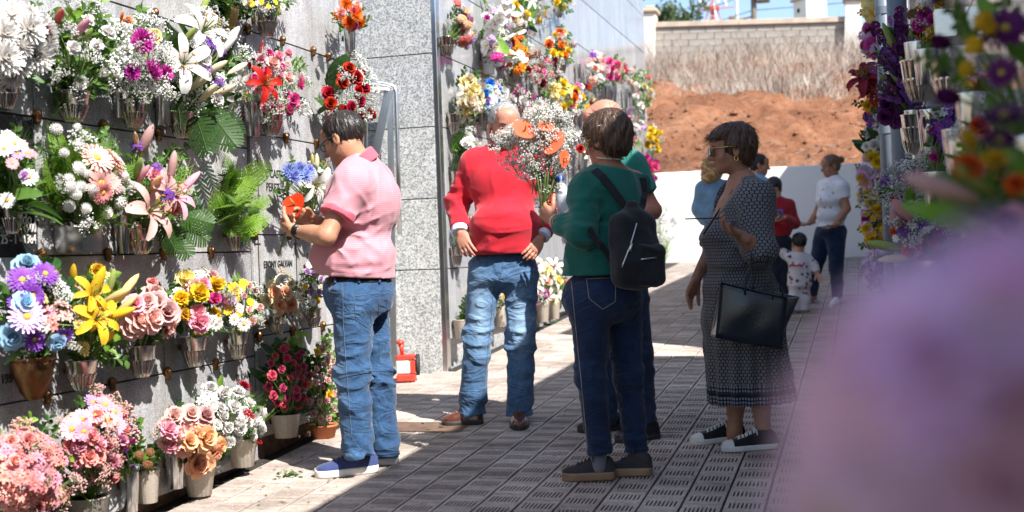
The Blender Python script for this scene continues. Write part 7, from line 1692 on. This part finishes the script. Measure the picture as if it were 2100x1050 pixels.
    # backpack
    bk = unit(R0*.62-F0*.80); rt = unit(np.cross(bk, UP)); root = empty('backpack', Vector(J(1298, 580, -.15)), 'small black zipped backpack hanging on the back of the woman in green', 'backpack')
    C = J(1299, 512, -.19); Mb = np.stack([unit(np.cross(UP, bk)), bk, UP])
    V, F = surf([RBox(C, (.115, .062, .165), Mb, .055, .03), Ell(C-UP*.05+bk*.03, (.115, .065, .12), Mb, .04), Cone(C+UP*.16, C+UP*.185, .05, .03, .03)], .0065, wrinkle(.004, 30, (1, 1, 1.3), 2)); link('bag_body', mesh_vf('bag_body', [(V, F)], ['cloth_black'], root.location), root)
    BF = (V, F)
    V, F = surf([RBox(C-UP*.065+bk*.058+Mb[0]*.03, (.085, .035, .09), Mb, .03, .02)], .0065, wrinkle(.003, 34, (1, 1, 1.3), 5)); link('front_pocket', mesh_vf('front_pocket', [(V, F)], ['cloth_black'], root.location), root)
    PF = (V, F)
    for pts, src in ((densify([(1305, 458), (1292, 505), (1276, 548)]), BF), (densify([(1314, 532), (1345, 528)]), PF), (densify([(1312, 534), (1314, 545)]), PF)):
        q = project_line(src[0], src[1], pts, lift=.003)
        if len(q) > 1: tube_child(root, 'zip', q, .0032, 'zip_silver', 6)
    q = project_line(BF[0], BF[1], [(1295, 500), (1291, 515)], lift=.006)
    if len(q) == 2: tube_child(root, 'zip_pull', q, .006, 'zip_silver', 6)
    def strap(pts, w=.018):
        q = [Vector(x) for x in pts]; b = MB(); vs = []; fs = []
        for i, c in enumerate(q):
            t = (q[min(i+1, len(q)-1)]-q[max(i-1, 0)]).normalized(); out = Vector(bk)*.6+Vector(UP)*.3-Vector(F0)*.5; sdv = t.cross(out).normalized(); nn = sdv.cross(t).normalized()
            vs += [c-sdv*w-nn*.003, c+sdv*w-nn*.003, c+sdv*w+nn*.003, c-sdv*w+nn*.003]
            if i: o_ = (i-1)*4; fs += [(o_+k, o_+(k+1) % 4, o_+4+(k+1) % 4, o_+4+k) for k in range(4)]
        b.add(vs, fs); child(b, 'strap', 'cloth_black', root)
    lft = lambda pts: project_line(SF[0], SF[1], densify(pts, 10), lift=.006)
    a = lft([(1218, 350), (1232, 362), (1252, 385), (1272, 412), (1284, 432)])
    if len(a) > 2: strap(list(a)+[Vector(J(1290, 446, -.16))])
    a = lft([(1206, 470), (1222, 492), (1240, 515)])
    if len(a) > 2: strap(list(a)+[Vector(J(1262, 548, -.19))], .014)
    a = lft([(1314, 366), (1318, 395), (1314, 420)])
    if len(a) > 2: strap(list(a)+[Vector(J(1304, 446, -.14))])
    # water bottle under her arm
    r = empty('water_bottle', Vector(J(1182, 498, .10)), 'clear plastic water bottle with blue cap under the arm of the woman in green', 'bottle')
    top, bot = Vector(J(1148, 364, .10)), Vector(J(1176, 500, .02)); axis = (top-bot); L = axis.length; M_ = Matrix.Translation(bot) @ frame(axis).to_4x4(); rr = .043
    b = MB(); b.lathe([(.001, .006), (rr*.8, 0), (rr, .02)]+[(rr*(1 if i % 2 else .955), .03+(L-.12)*i/16) for i in range(17)]+[(rr*.9, L-.075), (rr*.6, L-.05), (rr*.36, L-.03), (rr*.33, L-.012)], 22, M=M_); child(b, 'bottle_body', 'clear_plastic', r, True)
    b = MB(); b.lathe([(rr*.40, L-.018), (rr*.42, L+.002), (rr*.38, L+.006), (.001, L+.006)], 18, M=M_); child(b, 'cap', 'cap_blue', r, True)
    # bunch of baby's breath and anthuriums in her hands
    mouth = Vector(J(1113, 445, .02)); ZZ = p.Z+.0
    bq = bouquet('big spray of baby breath with coral anthuriums', 'before the face of the man in red', (1110, 302, 54, 76), mouth, 'gyp:white*44@.115', plane=lambda x, y, d: at(x, y, ZZ+.12-d), nrm=tuple(-F0*.8+UP*.4), d0=.0, dome_=.10, nostem=('gyp',),
        hero=[('gyp', 'white', 1130, 390, .13), ('gyp', 'white', 1112, 410, .11), ('gyp', 'white', 1108, 425, .09), ('gyp', 'white', 1045, 335, .11), ('gyp', 'white', 1034, 308, .10), ('gyp', 'white', 1032, 295, .09), ('gyp', 'white', 1026, 282, .08), ('gyp', 'white', 1040, 276, .08), ('gyp', 'white', 1055, 268, .08), ('gyp', 'white', 1020, 306, .07), ('gyp', 'white', 1048, 285, .09), ('gyp', 'white', 1056, 300, .10), ('gyp', 'white', 1055, 350, .09), ('gyp', 'white', 1150, 255, .12), ('gyp', 'white', 1095, 370, .12), ('carnation', 'red', 1146, 240, .06)])
    Rn = random.Random(8)
    for x, y, sz, dr in ((1132, 292, .17, (-.2, -.75, .35)), (1075, 268, .13, (.4, -.6, .5)), (1155, 325, .10, (.6, -.5, -.1)), (1120, 262, .09, (.2, -.6, .6))):
        o = bloom_obj('anthurium', 'salmon', J(x, y, .0), Vector(R0*dr[0]+F0*dr[1]+UP*dr[2]), sz, bq, Rn); o.color = (.78, .13, .07, 1)
        tube_child(bq, 'anthurium_stem', [J(x, y+4, .01), J((x+1120)/2, (y+400)/2, .03), mouth], .004, 'stem')
    for x, y in ((1105, 300), (1120, 330), (1128, 350), (1100, 340)): tube_child(bq, 'stem', [J(x, y, .05), mouth-Vector((0, 0, .04))], .003, 'stem', 5)
woman_in_green()

def man_in_teal():
    p = Person((1268, 892), 'bald man in a teal tee shirt, mostly hidden behind the woman with the backpack'); J = p.J
    Bt = basis(-R0*.9-F0*.1, UP); T = lambda c, rl, rf, rz, k=.06: Ell(c, (rl, rf, rz), Bt, k)
    neck = J(1252, 312); shL, shR = J(1294, 344, -.13), J(1268, 340, .17); elL, wrL = J(1338, 432, -.16), J(1275, 448, -.25); elR, wrR = J(1250, 440, .2), J(1200, 450, .1)
    hipL, hipR = J(1290, 585, -.09), J(1268, 585, .09); knL, knR = J(1308, 725, -.09), J(1252, 728, .10); anL, anR = J(1318, 872, -.08), J(1238, 868, .1)
    chest, belly, pel = J(1272, 400), J(1268, 480), J(1275, 560)
    p.body(J(1236, 252, .0), -R0*.93-F0*.05-.2*UP, 1.0, 'skin_red', 'fringe', 'hair_grey', [Cone(shL, elL, .052, .044), Cone(elL, wrL, .046, .03, bulge=.004), Cone(shR, elR, .05, .042), Cone(elR, wrR, .042, .028), T(chest, .15, .12, .16), T(pel, .13, .11, .1), Cone(neck, shL, .05, .05, .05), Cone(neck, shR, .05, .05, .05), Cone(hipL, knL, .07, .05), Cone(hipR, knR, .07, .05), Cone(knL, anL, .05, .034), Cone(knR, anR, .05, .034)],
        [hand_prims(wrL, J(1240, 445, -.3)-wrL, UP, -1), hand_prims(wrR, J(1170, 448, .1)-wrR, UP, 1)], neck=neck, vox=.011, beard='stubble')
    c = lerp(shL, elL, .64); d = unit(elL-shL); c2 = lerp(shR, elR, .64); d2 = unit(elR-shR)
    p.wear('tee_shirt', [T(chest, .19, .155, .17), T(J(1275, 370), .185, .14, .12), T(belly, .18, .18, .15), T(J(1272, 540), .18, .17, .09), Cone(neck-UP*.03, shL, .085, .078, .06), Cone(neck-UP*.03, shR, .085, .078, .06), Grp([Cone(shL, elL, .080, .078)], [(c, d)], .04), Grp([Cone(shR, elR, .08, .078)], [(c2, d2)], .04)], 'jersey_teal', .008, fold(wrinkle(.0045, 24, (1.3, 1.3, 1), 3), zone(wrinkle(.009, 34, (1, 1, 1.3), 8), c, .15)), [(J(1272, 560), -UP)])
    za = anL[2]
    p.wear('jeans', [T(pel, .165, .16, .1, .05), Cone(hipL, knL, .098, .078, .04), Cone(hipR, knR, .095, .078, .04), Grp([Cone(knL, J(1320, 882, -.08), .078, .070)], [(J(1320, 880, -.08), -UP)], .03), Grp([Cone(knR, J(1238, 878, .1), .078, .068)], [(J(1238, 876, .1), -UP)], .03)], 'denim_dark', .009, fold(wrinkle(.004, 28, (1, 1, 1.6), 2), bunch(za-.02, za+.2, .007, 95, 2)), attrs=dict(wear=lambda V: .3*np.ones(len(V))))
    shoe(p.root, on_ground(1352, 897), on_ground(1262, 908), .048, 'leather_black', 'sole_dark', .025); shoe(p.root, on_ground(1275, 880), on_ground(1184, 886), .048, 'leather_black', 'sole_dark', .025)
man_in_teal()

def woman_in_dress():
    p = Person((1515, 913), 'woman in a long patterned navy dress and sunglasses carrying a black tote'); J = p.J; p.bk = R0
    Bt = basis(-R0*.97-F0*.2, UP); T = lambda c, rl, rf, rz, k=.06: Ell(c, (rl, rf, rz), Bt, k)
    neck = J(1522, 372, .0); shL, shR = J(1549, 408, -.15), J(1508, 404, .17); elL, wrL = J(1556, 512, -.23), J(1514, 481, -.32); elR, wrR = J(1470, 490, .22), J(1428, 572, .12)
    hipL, hipR = J(1540, 650, -.08), J(1520, 650, .08); knL, knR = J(1555, 770, -.07), J(1512, 770, .07); anL, anR = J(1566, 892, -.07), J(1506, 886, .07)
    chest, bust, belly, pel = J(1516, 440), J(1480, 478, 0), J(1508, 545), J(1524, 620)
    hL = hand_prims(wrL, J(1470, 454, -.36)-wrL, (-R0*.1+UP*.8-F0*.45), -1, (.5, .55, .6, .6), .04, (.5, .3), .95); hR = hand_prims(wrR, J(1414, 606, .10)-wrR, R0*.6-F0*.4, -1, (.2, .25, .3, .3), .05, (.35, .2), .95)
    p.body(J(1501, 306, .0), -R0*.99+F0*.03-.04*UP, .99, 'skin_olive', 'pixie', 'hair_auburn', [Cone(shL, elL, .05, .042), Cone(elL, wrL, .043, .027, bulge=.004), Cone(shR, elR, .05, .042), Cone(elR, wrR, .042, .027), T(J(1524, 440), .135, .135, .12), T(J(1494, 474), .12, .10, .07), T(belly, .13, .12, .14), T(pel, .14, .13, .1), Cone(neck, shL, .05, .05, .06), Cone(neck, shR, .05, .05, .06), Cone(neck, J(1510, 412), .046, .062, .05),
        Cone(hipL, knL, .07, .05), Cone(hipR, knR, .07, .05), Cone(knL, anL, .050, .036, bulge=.008), Cone(knR, anR, .050, .036, bulge=.008), Cone(anL, anL-UP*.05, .036, .034), Cone(anR, anR-UP*.05, .036, .034)], [hL, hR], fem=True, neck=neck, hseed=6)
    cL = lerp(elL, wrL, .22); dL = unit(wrL-elL); cR = lerp(elR, wrR, .2); dR = unit(wrR-elR); hemz = J(1545, 824)
    hm = [J(1455, 800, 0), J(1635, 800, 0)]
    sp = [T(J(1522, 440), .19, .155, .15), T(J(1524, 415), .18, .12, .10), T(J(1483, 478), .165, .125, .085, .04), T(J(1515, 520), .17, .16, .12), T(J(1518, 590), .185, .185, .12), T(J(1526, 650), .19, .20, .14), Cone(J(1522, 660), J(1545, 840), .19, .215, .05, .9, Bt[0]),
          Cone(neck-UP*.045, shL, .078, .078, .05), Cone(neck-UP*.045, shR, .078, .078, .05), Cone(shL, elL, .086, .086, .04), Grp([Cone(elL, lerp(elL, wrL, .5), .084, .072, .03)], [(cL, dL)], .03), Cone(shR, elR, .078, .075, .04), Grp([Cone(elR, lerp(elR, wrR, .5), .075, .07, .03)], [(cR, dR)], .03)]
    # wrap neckline: the opening is a wedge cut out of the front
    vt, vb_ = J(1516, 372, -.02), J(1456, 492, .02)
    sp.append(Cone(J(1482, 376, .02), J(1450, 486, .02), .062, .014, .012, sub=True)); sp.append(Cone(neck+UP*.08-R0*.02, neck+UP*.012-R0*.02, .080, .062, .015, sub=True))
    na, nb = J(1517, 366), J(1434, 492); nn_ = unit(np.cross(nb-na, F0)); nn_ = nn_ if nn_ @ (UP-R0) > 0 else -nn_
    vneck = lambda X, Y, Z: np.where(((X-na[0])*F0[0]+(Y-na[1])*F0[1]) > .13, -1.0, (X-na[0])*nn_[0]+(Y-na[1])*nn_[1]+(Z-na[2])*nn_[2])
    pleat = lambda X, Y, Z: .011*np.sin(17*np.arctan2((X-hemz[0])*R0[1]*-1+(Y-hemz[1])*R0[0], (X-hemz[0])*R0[0]+(Y-hemz[1])*R0[1])+1.0)*np.clip((J(1520, 600)[2]-Z)/.5, 0, 1)
    dz = fold(wrinkle(.005, 26, (1.3, 1.3, .8), 4), pleat, zone(wrinkle(.009, 34, (1, 1, 1.2), 8), elL, .15), zone(wrinkle(.007, 36, (1, 1, 1.6), 5), J(1515, 525, -.12), .15), zone(wrinkle(.008, 30, (1.4, 1.4, .8), 15), J(1510, 450, -.12), .14))
    band = lambda V: np.where((V[:, 2]-hemz[2] < .012), 1.0, np.where(V[:, 2]-hemz[2] < .045, 1.0, np.where(V[:, 2]-hemz[2] < .058, 2.0, np.where(V[:, 2]-hemz[2] < .10, 1.0, 0.0))))
    o, DF = p.wear('dress', sp, 'dress_print', .0072, dz, [(hemz, -UP+.02*R0)], axis=J(1520, 600), arms=[(shL, elL, .10), (shR, elR, .095)], attrs=dict(band=band), R=.2, mask=vneck)
    for pts in ([(1516, 374), (1497, 402), (1471, 440), (1444, 482)],):
        q = project_line(DF[0], DF[1], densify(pts, 5), lift=.003)
        if len(q) > 2: tube_child(p.root, 'neck_trim', q, .006, 'navy', 6)
    for (a, c) in (((1527, 900), (1416, 912)), ((1594, 918), (1480, 926))): shoe(p.root, on_ground(*a), on_ground(*c), .045, 'canvas_black', 'sole_white', .026, toe_cap='sole_white', lace='shirt_white', high=.075)
    for sd in (-1, 1):
        b = MB(); b.bevbox((-.026, -.003, -.020), (.026, .003, .018), .006, M=Matrix.Translation(Vector(p.HL(sd*.033, .112, -.004))) @ Matrix((p.B[0], p.B[1], p.B[2])).transposed().to_4x4()); child(b, 'sunglass_lens', 'lens_dark', p.root)
        tube_child(p.root, 'sunglass_arm', [p.HL(sd*.058, .112, .008), p.HL(sd*.078, .06, .008), p.HL(sd*.088, -.012, .006)], .0028, 'gold', 6)
        tube_child(p.root, 'ear_ring', [p.HL(sd*.086, -.004+.009*math.cos(a), -.052+.012*math.sin(a)) for a in [2*PI*i/12 for i in range(13)]], .0028, 'gold', 6)
    tube_child(p.root, 'necklace', [neck+UP*.02+.064*(Bt[0]*math.cos(a)+Bt[1]*math.sin(a))-UP*.02*math.sin(a) for a in [2*PI*i/20 for i in range(21)]], .0018, 'gold', 5)
    r = empty('incense_stick', Vector(J(1405, 449, -.36)), 'thin dark stick held in the raised hand of the woman in the dress', 'stick'); tube_child(r, 'stick', [J(1405, 449, -.36), J(1478, 447, -.36)], .0035, 'frame_dark', 6)
    # tote bag
    r = empty('tote_bag', Vector(J(1545, 712, -.30)), 'glossy black crocodile-grain tote bag hanging from the elbow of the woman in the dress', 'handbag')
    near = [J(1478, 580, -.34), J(1614, 612, -.40), J(1602, 716, -.38), J(1468, 692, -.33)]; dv = F0*.13
    far_ = [near[0]+F0*.10+R0*.02, near[1]+F0*.12+R0*.085, near[2]+F0*.13+R0*.01, near[3]+F0*.13]
    def panel(name, q, nu=14, nv=10, bulge=.012, nrm=None, matn='bag_croc'):
        q = [A3(x) for x in q]; n = unit(np.cross(q[1]-q[0], q[3]-q[0])); b = MB(); vs = []; fs = []
        Rn = random.Random(len(name))
        for j in range(nv+1):
            for i in range(nu+1):
                u, v = i/nu, j/nv; P = (q[0]*(1-u)+q[1]*u)*(1-v)+(q[3]*(1-u)+q[2]*u)*v
                P = P+n*(bulge*math.sin(PI*u)*math.sin(PI*v)*(1 if nrm is None else nrm)+.004*math.sin(9*u+5*v)*math.sin(PI*u)*math.sin(PI*v)); vs.append(P)
        for j in range(nv):
            for i in range(nu): a = j*(nu+1)+i; fs.append((a, a+1, a+nu+2, a+nu+1))
        b.add(vs, fs); o = child(b, name, matn, r, True); md = o.modifiers.new('solid', 'SOLIDIFY'); md.thickness = .004; md.offset = 0
    panel('front_panel', near, nrm=-1); panel('back_panel', far_, nrm=1); panel('side_panel', [near[1], far_[1], far_[2], near[2]], bulge=.02); panel('side_panel', [near[0], far_[0], far_[3], near[3]], bulge=-.012); panel('base_panel', [near[3], near[2], far_[2], far_[3]], bulge=-.006)
    for k, (s0, s1) in enumerate((((1528, 596), (1585, 608)), ((1545, 590), (1605, 604)))):
        dzk = -.385 if k == 0 else -.27; e = lerp(elL, wrL, .12)
        t = [J(s0[0], s0[1]+8, dzk), J(s0[0], s0[1]-10, dzk), lerp(J(1536, 545, dzk+.05), e, .3), e+UP*.092-R0*.02, e+UP*.095+R0*.03, J(1580, 560, dzk+.05), J(s1[0], s1[1]-10, dzk), J(s1[0], s1[1]+8, dzk)]
        b = MB(); b.tube(t, .0085, 8, flat=.5); child(b, 'strap', 'leather_black', r, True)
    tube_child(r, 'rim_edging', [lerp(near[0], near[1], t_/8)+UP*.002-F0*.003 for t_ in range(9)], .003, 'leather_black', 6)  # thin black leather edging along the top of the front panel
woman_in_dress()

def simple_person(foot, Z, label, C, fwd, hs, skin, style, hair, fem, kid, neck, sh, el, wr, hips, kn, an, torso, top, pants, topmat, pantmat, hem, facing, sleeve=1.0, hands=True, shoes=None, hand_dirs=None, tattr=None, r_arm=(.062, .055, .045), r_leg=(.085, .068, .055), vox=.0095, extra=(), hseed=2, upv=UP, curl=(.3, .35, .4, .45)):
    p = Person(foot, label, Z); J = p.J; q = lambda t: J(*t)
    Bt = basis(facing, UP); nk = q(neck); sh, el, wr, hips, kn, an = [[q(t) for t in L] for L in (sh, el, wr, hips, kn, an)]
    P = []
    for i in (0, 1): P += [Cone(sh[i], el[i], r_arm[0]*.72, r_arm[1]*.72), Cone(el[i], wr[i], r_arm[1]*.72, r_arm[2]*.62), Cone(nk, sh[i], .045*hs, .045*hs, .04), Cone(hips[i], kn[i], r_leg[0]*.75, r_leg[1]*.72), Cone(kn[i], an[i], r_leg[1]*.72, r_leg[2]*.65), Cone(an[i], an[i]-UP*.05*hs, r_leg[2]*.62, r_leg[2]*.6)]
    for (c, rl, rf, rz) in torso: P.append(Ell(q(c), (rl*.78, rf*.72, rz*.85), Bt, .05))
    hs_ = []
    if hands:
        for i in (0, 1):
            hd = hand_dirs[i] if hand_dirs else (unit(wr[i]-el[i]), -F0)
            hs_.append(hand_prims(wr[i], hd[0], hd[1], hd[2] if len(hd) > 2 else (1 if i else -1), curl, .06, (.7, .3), .92*hs))
    p.body(q(C), fwd, hs, skin, style, hair, P, hs_, fem, None, kid, upv, nk, vox=vox, hseed=hseed, hvox=.006)
    S = [Ell(q(c), (rl, rf, rz), Bt, .05) for (c, rl, rf, rz) in torso]
    for i in (0, 1):
        S.append(Cone(nk-UP*.035*hs, sh[i], .07*hs, r_arm[0], .05))
        if sleeve >= 1: S += [Cone(sh[i], el[i], r_arm[0], r_arm[1], .03), Grp([Cone(el[i], wr[i], r_arm[1], r_arm[2])], [(lerp(el[i], wr[i], .9), unit(wr[i]-el[i]))], .03)]
        else: S.append(Grp([Cone(sh[i], el[i], r_arm[0], r_arm[1]*1.1)], [(lerp(sh[i], el[i], sleeve), unit(el[i]-sh[i]))], .03))
    hz_ = q(hem)
    p.wear(top, S, topmat, vox, wrinkle(.004, 30, (1.2, 1.2, 1), hseed), [(hz_, -UP)], attrs={k: (lambda V, f=f: f(V, p)) for k, f in (tattr or {}).items()})
    J_ = [Ell(q(torso[-1][0]), (torso[-1][1]*.97, torso[-1][2]*.96, torso[-1][3]), Bt, .05)]
    for i in (0, 1): J_ += [Cone(hips[i], kn[i], r_leg[0], r_leg[1], .035), Grp([Cone(kn[i], an[i]-UP*.02, r_leg[1], r_leg[2])], [(an[i]-UP*.015, -UP)], .03)]
    p.wear(pants, J_, pantmat, vox, wrinkle(.004, 30, (1, 1, 1.5), hseed+5), [(hz_+UP*.02, UP)], attrs=dict(wear=lambda V: np.zeros(len(V))))
    for a, c, mu, ms in (shoes or ()): shoe(p.root, on_ground(*a), on_ground(*c), .045*max(.62, hs), mu, ms, .024, high=.075*max(.6, hs))
    return p
zc = lambda y, s: y
# woman in a white tee, arms held out to the child
def pr(V, p):
    c = p.J(1693, 405, -.1); d = V-c; return (np.exp(-((d @ R0)/.085)**4-(d[:, 2]/.13)**4)*((d @ F0) < .14)).astype(float)
simple_person((1690, 623), None, 'woman in a white printed tee and dark jeans, hair in a bun, arms out', (1703, 340), -R0*.93-F0*.2-.15*UP, .93, 'skin_olive', 'tight', 'hair_bun', True, False, (1712, 366), [(1690, 382, .12), (1727, 384, -.12)], [(1680, 428, .14), (1736, 428, -.16)], [(1660, 458, .10), (1712, 462, -.22)],
    [(1688, 490, .07), (1714, 490, -.07)], [(1672, 548, .10), (1715, 550, -.06)], [(1665, 604, .12), (1717, 606, -.06)], [((1708, 395), .16, .125, .15), ((1700, 412, -.02), .145, .13, .08), ((1706, 440), .155, .15, .12), ((1704, 474), .165, .16, .10)], 'tee_shirt', 'jeans', 'tee_print', 'denim_dark', (1704, 464), -R0*.85-F0*.45, .55,
    shoes=[((1672, 618), (1650, 624), 'sock_grey', 'sole_white'), ((1722, 618), (1708, 630), 'shirt_white', 'sole_white')], hand_dirs=[(-R0*.9-UP*.2, UP, 1), (-R0*.9-UP*.35, UP, -1)], r_arm=(.066, .058, .045), r_leg=(.098, .07, .055), tattr=dict(print=pr))
# boy in red
simple_person((1588, 640), 11.5, 'boy in a red sweatshirt looking down at something purple in his hands', (1587, 387), -F0*.8-R0*.3-.45*UP, .88, 'skin_fair', 'boy', 'hair_black', False, True, (1592, 408), [(1575, 420, .02), (1618, 420, .02)], [(1570, 458, .0), (1630, 458, .02)], [(1583, 452, -.16), (1602, 446, -.18)],
    [(1588, 505), (1608, 505)], [(1588, 570), (1610, 570)], [(1588, 628), (1610, 628)], [((1597, 436), .135, .10, .12), ((1598, 468), .13, .11, .10), ((1598, 494), .12, .105, .08)], 'sweatshirt', 'trousers', 'sweat_red', 'navy', (1598, 484), -F0, 1.0, shoes=[((1590, 640), (1582, 648), 'canvas_black', 'sole_dark'), ((1612, 640), (1610, 650), 'canvas_black', 'sole_dark')], hand_dirs=[(R0*.8-F0*.3, UP, 1), (-R0*.8-F0*.3, UP, -1)], r_arm=(.056, .052, .042), r_leg=(.07, .06, .05), curl=(.6, .6, .6, .6))
rt = empty('toy', Vector(at(1594, 440, 11.28)), 'small purple toy in the hands of the boy in red', 'toy'); b = MB(); c_ = at(1596, 436, 11.27); b.bevbox((c_.x-.05, c_.y-.012, c_.z-.03), (c_.x+.05, c_.y+.012, c_.z+.03), .008); child(b, 'toy_body', 'phone_purple', rt); b = MB(); b.bevbox((c_.x-.03, c_.y-.016, c_.z-.015), (c_.x+.03, c_.y-.0125, c_.z+.015), .002); child(b, 'toy_face', 'lens_dark', rt)
# toddler
simple_person((1638, 646), 11.4, 'toddler seen from behind in a white printed suit with a pink bow', (1638, 498), F0*.9-R0*.15+.1*UP, .80, 'skin_fair', 'baby', 'hair_black', False, True, (1638, 520), [(1622, 530), (1656, 530)], [(1610, 522, .05), (1668, 545, -.02)], [(1600, 512, .05), (1676, 560, -.06)],
    [(1632, 585), (1648, 585)], [(1630, 612), (1650, 612)], [(1630, 634), (1650, 634)], [((1638, 545), .10, .085, .075), ((1639, 565), .115, .10, .08), ((1640, 582), .12, .11, .065)], 'print_jacket', 'print_trousers', 'baby_print', 'baby_print', (1639, 578), F0, 1.0, shoes=[((1630, 640), (1627, 634), 'sole_white', 'sole_white'), ((1650, 640), (1652, 634), 'sole_white', 'sole_white')], r_arm=(.044, .044, .040), r_leg=(.062, .058, .050), vox=.008)
P_ = [o for o in bpy.data.objects if o.name.startswith('person') and o.get('label', '').startswith('toddler')][0]
b = MB()
for sd in (-1, 1): b.tube([at(1632, 546, 11.27), at(1632+sd*6, 543, 11.265), at(1632+sd*13, 545, 11.27)], [.012, .034, .030], 10, flat=.4)
child(b, 'bow', 'collar_red', P_, True)
# woman in denim, back half-turned
simple_person((1468, 672), 10.5, 'woman with curly blonde hair in a denim jacket behind the patterned dress', (1464, 348), F0*.6+R0*.7-.25*UP, .92, 'skin_fair', 'curly', 'hair_blonde', True, False, (1466, 374), [(1444, 388, .0), (1490, 386, .05)], [(1434, 428, .02), (1500, 432, .0)], [(1448, 458, .14), (1490, 452, .2)],
    [(1460, 520), (1484, 520)], [(1458, 590), (1484, 590)], [(1458, 655), (1486, 655)], [((1466, 408), .165, .12, .15), ((1464, 440), .16, .13, .12), ((1470, 490), .16, .14, .12)], 'jacket', 'trousers', 'denim_jacket', 'navy', (1466, 462), F0*.8+R0*.4, 1.0, shoes=[((1458, 668), (1466, 660), 'canvas_black', 'sole_dark'), ((1486, 668), (1494, 660), 'canvas_black', 'sole_dark')], r_arm=(.07, .066, .05), vox=.010)
# woman with tied dark hair
simple_person((1558, 640), 12.0, 'dark-haired woman in light blue, only her head visible past the dress shoulder', (1557, 338), R0*.95-F0*.15-.1*UP, .93, 'skin_olive', 'tight', 'hair_black', True, False, (1554, 362), [(1530, 380, .05), (1572, 380, -.05)], [(1526, 428), (1575, 430, -.05)], [(1545, 462, -.1), (1585, 455, -.1)],
    [(1545, 490), (1565, 490)], [(1545, 550), (1566, 550)], [(1545, 615), (1566, 615)], [((1552, 400), .15, .12, .14), ((1552, 440), .145, .13, .12), ((1554, 475), .155, .14, .1)], 'blouse', 'trousers', 'top_lightblue', 'navy', (1553, 468), R0*.9-F0*.3, 1.0, shoes=[((1540, 632), (1555, 630), 'canvas_black', 'sole_dark'), ((1562, 634), (1577, 634), 'canvas_black', 'sole_dark')], vox=.010)
# ------------------------------------------------------------------ petals and leaves fallen on the paving
def litter():
    R = random.Random(77); b = MB()
    for i in range(150):
        if R.random() < .6: px, py = R.uniform(350, 720), R.uniform(930, 1040)
        else: px, py = R.uniform(640, 1500), R.uniform(640, 1045)
        g = on_ground(px, py)
        if g.x < WX+.05 and not 6.7 < g.y < 8.1: continue
        s = R.uniform(.004, .013); a = R.uniform(0, 6.3); z = gz(g.y)+.003
        b.add([(g.x+math.cos(a)*s, g.y+math.sin(a)*s, z), (g.x+math.cos(a+1.4)*s*.6, g.y+math.sin(a+1.4)*s*.6, z+R.uniform(.001, .006)), (g.x-math.cos(a)*s, g.y-math.sin(a)*s, z+.001), (g.x+math.cos(a-1.4)*s*.6, g.y+math.sin(a-1.4)*s*.6, z+R.uniform(.001, .005))], [(0, 1, 2, 3)], R.choice((0, 0, 1, 2)))
    for px, py in ((880, 882), (905, 878), (868, 870), (1130, 715), (1140, 660), (1402, 645)):
        g = on_ground(px, py); a = R.uniform(0, 3); s = .03; z = gz(g.y)+.006
        b.add([(g.x+math.cos(a)*s, g.y+math.sin(a)*s, z), (g.x-math.sin(a)*s*.3, g.y+math.cos(a)*s*.3, z+.008), (g.x-math.cos(a)*s, g.y-math.sin(a)*s, z+.002), (g.x+math.sin(a)*s*.3, g.y-math.cos(a)*s*.3, z+.001)], [(0, 1, 2, 3)], 0)
    simple('fallen_petal', (.62, .30, .34), .7, var=.4, scale=30); simple('dry_leaf', (.20, .13, .06), .8, var=.4, scale=30)
    tag(b.obj('petal_litter', ['leaf', 'fallen_petal', 'dry_leaf']), 'petals and scraps of leaf fallen on the slotted paving', 'litter', kind='stuff')
litter()
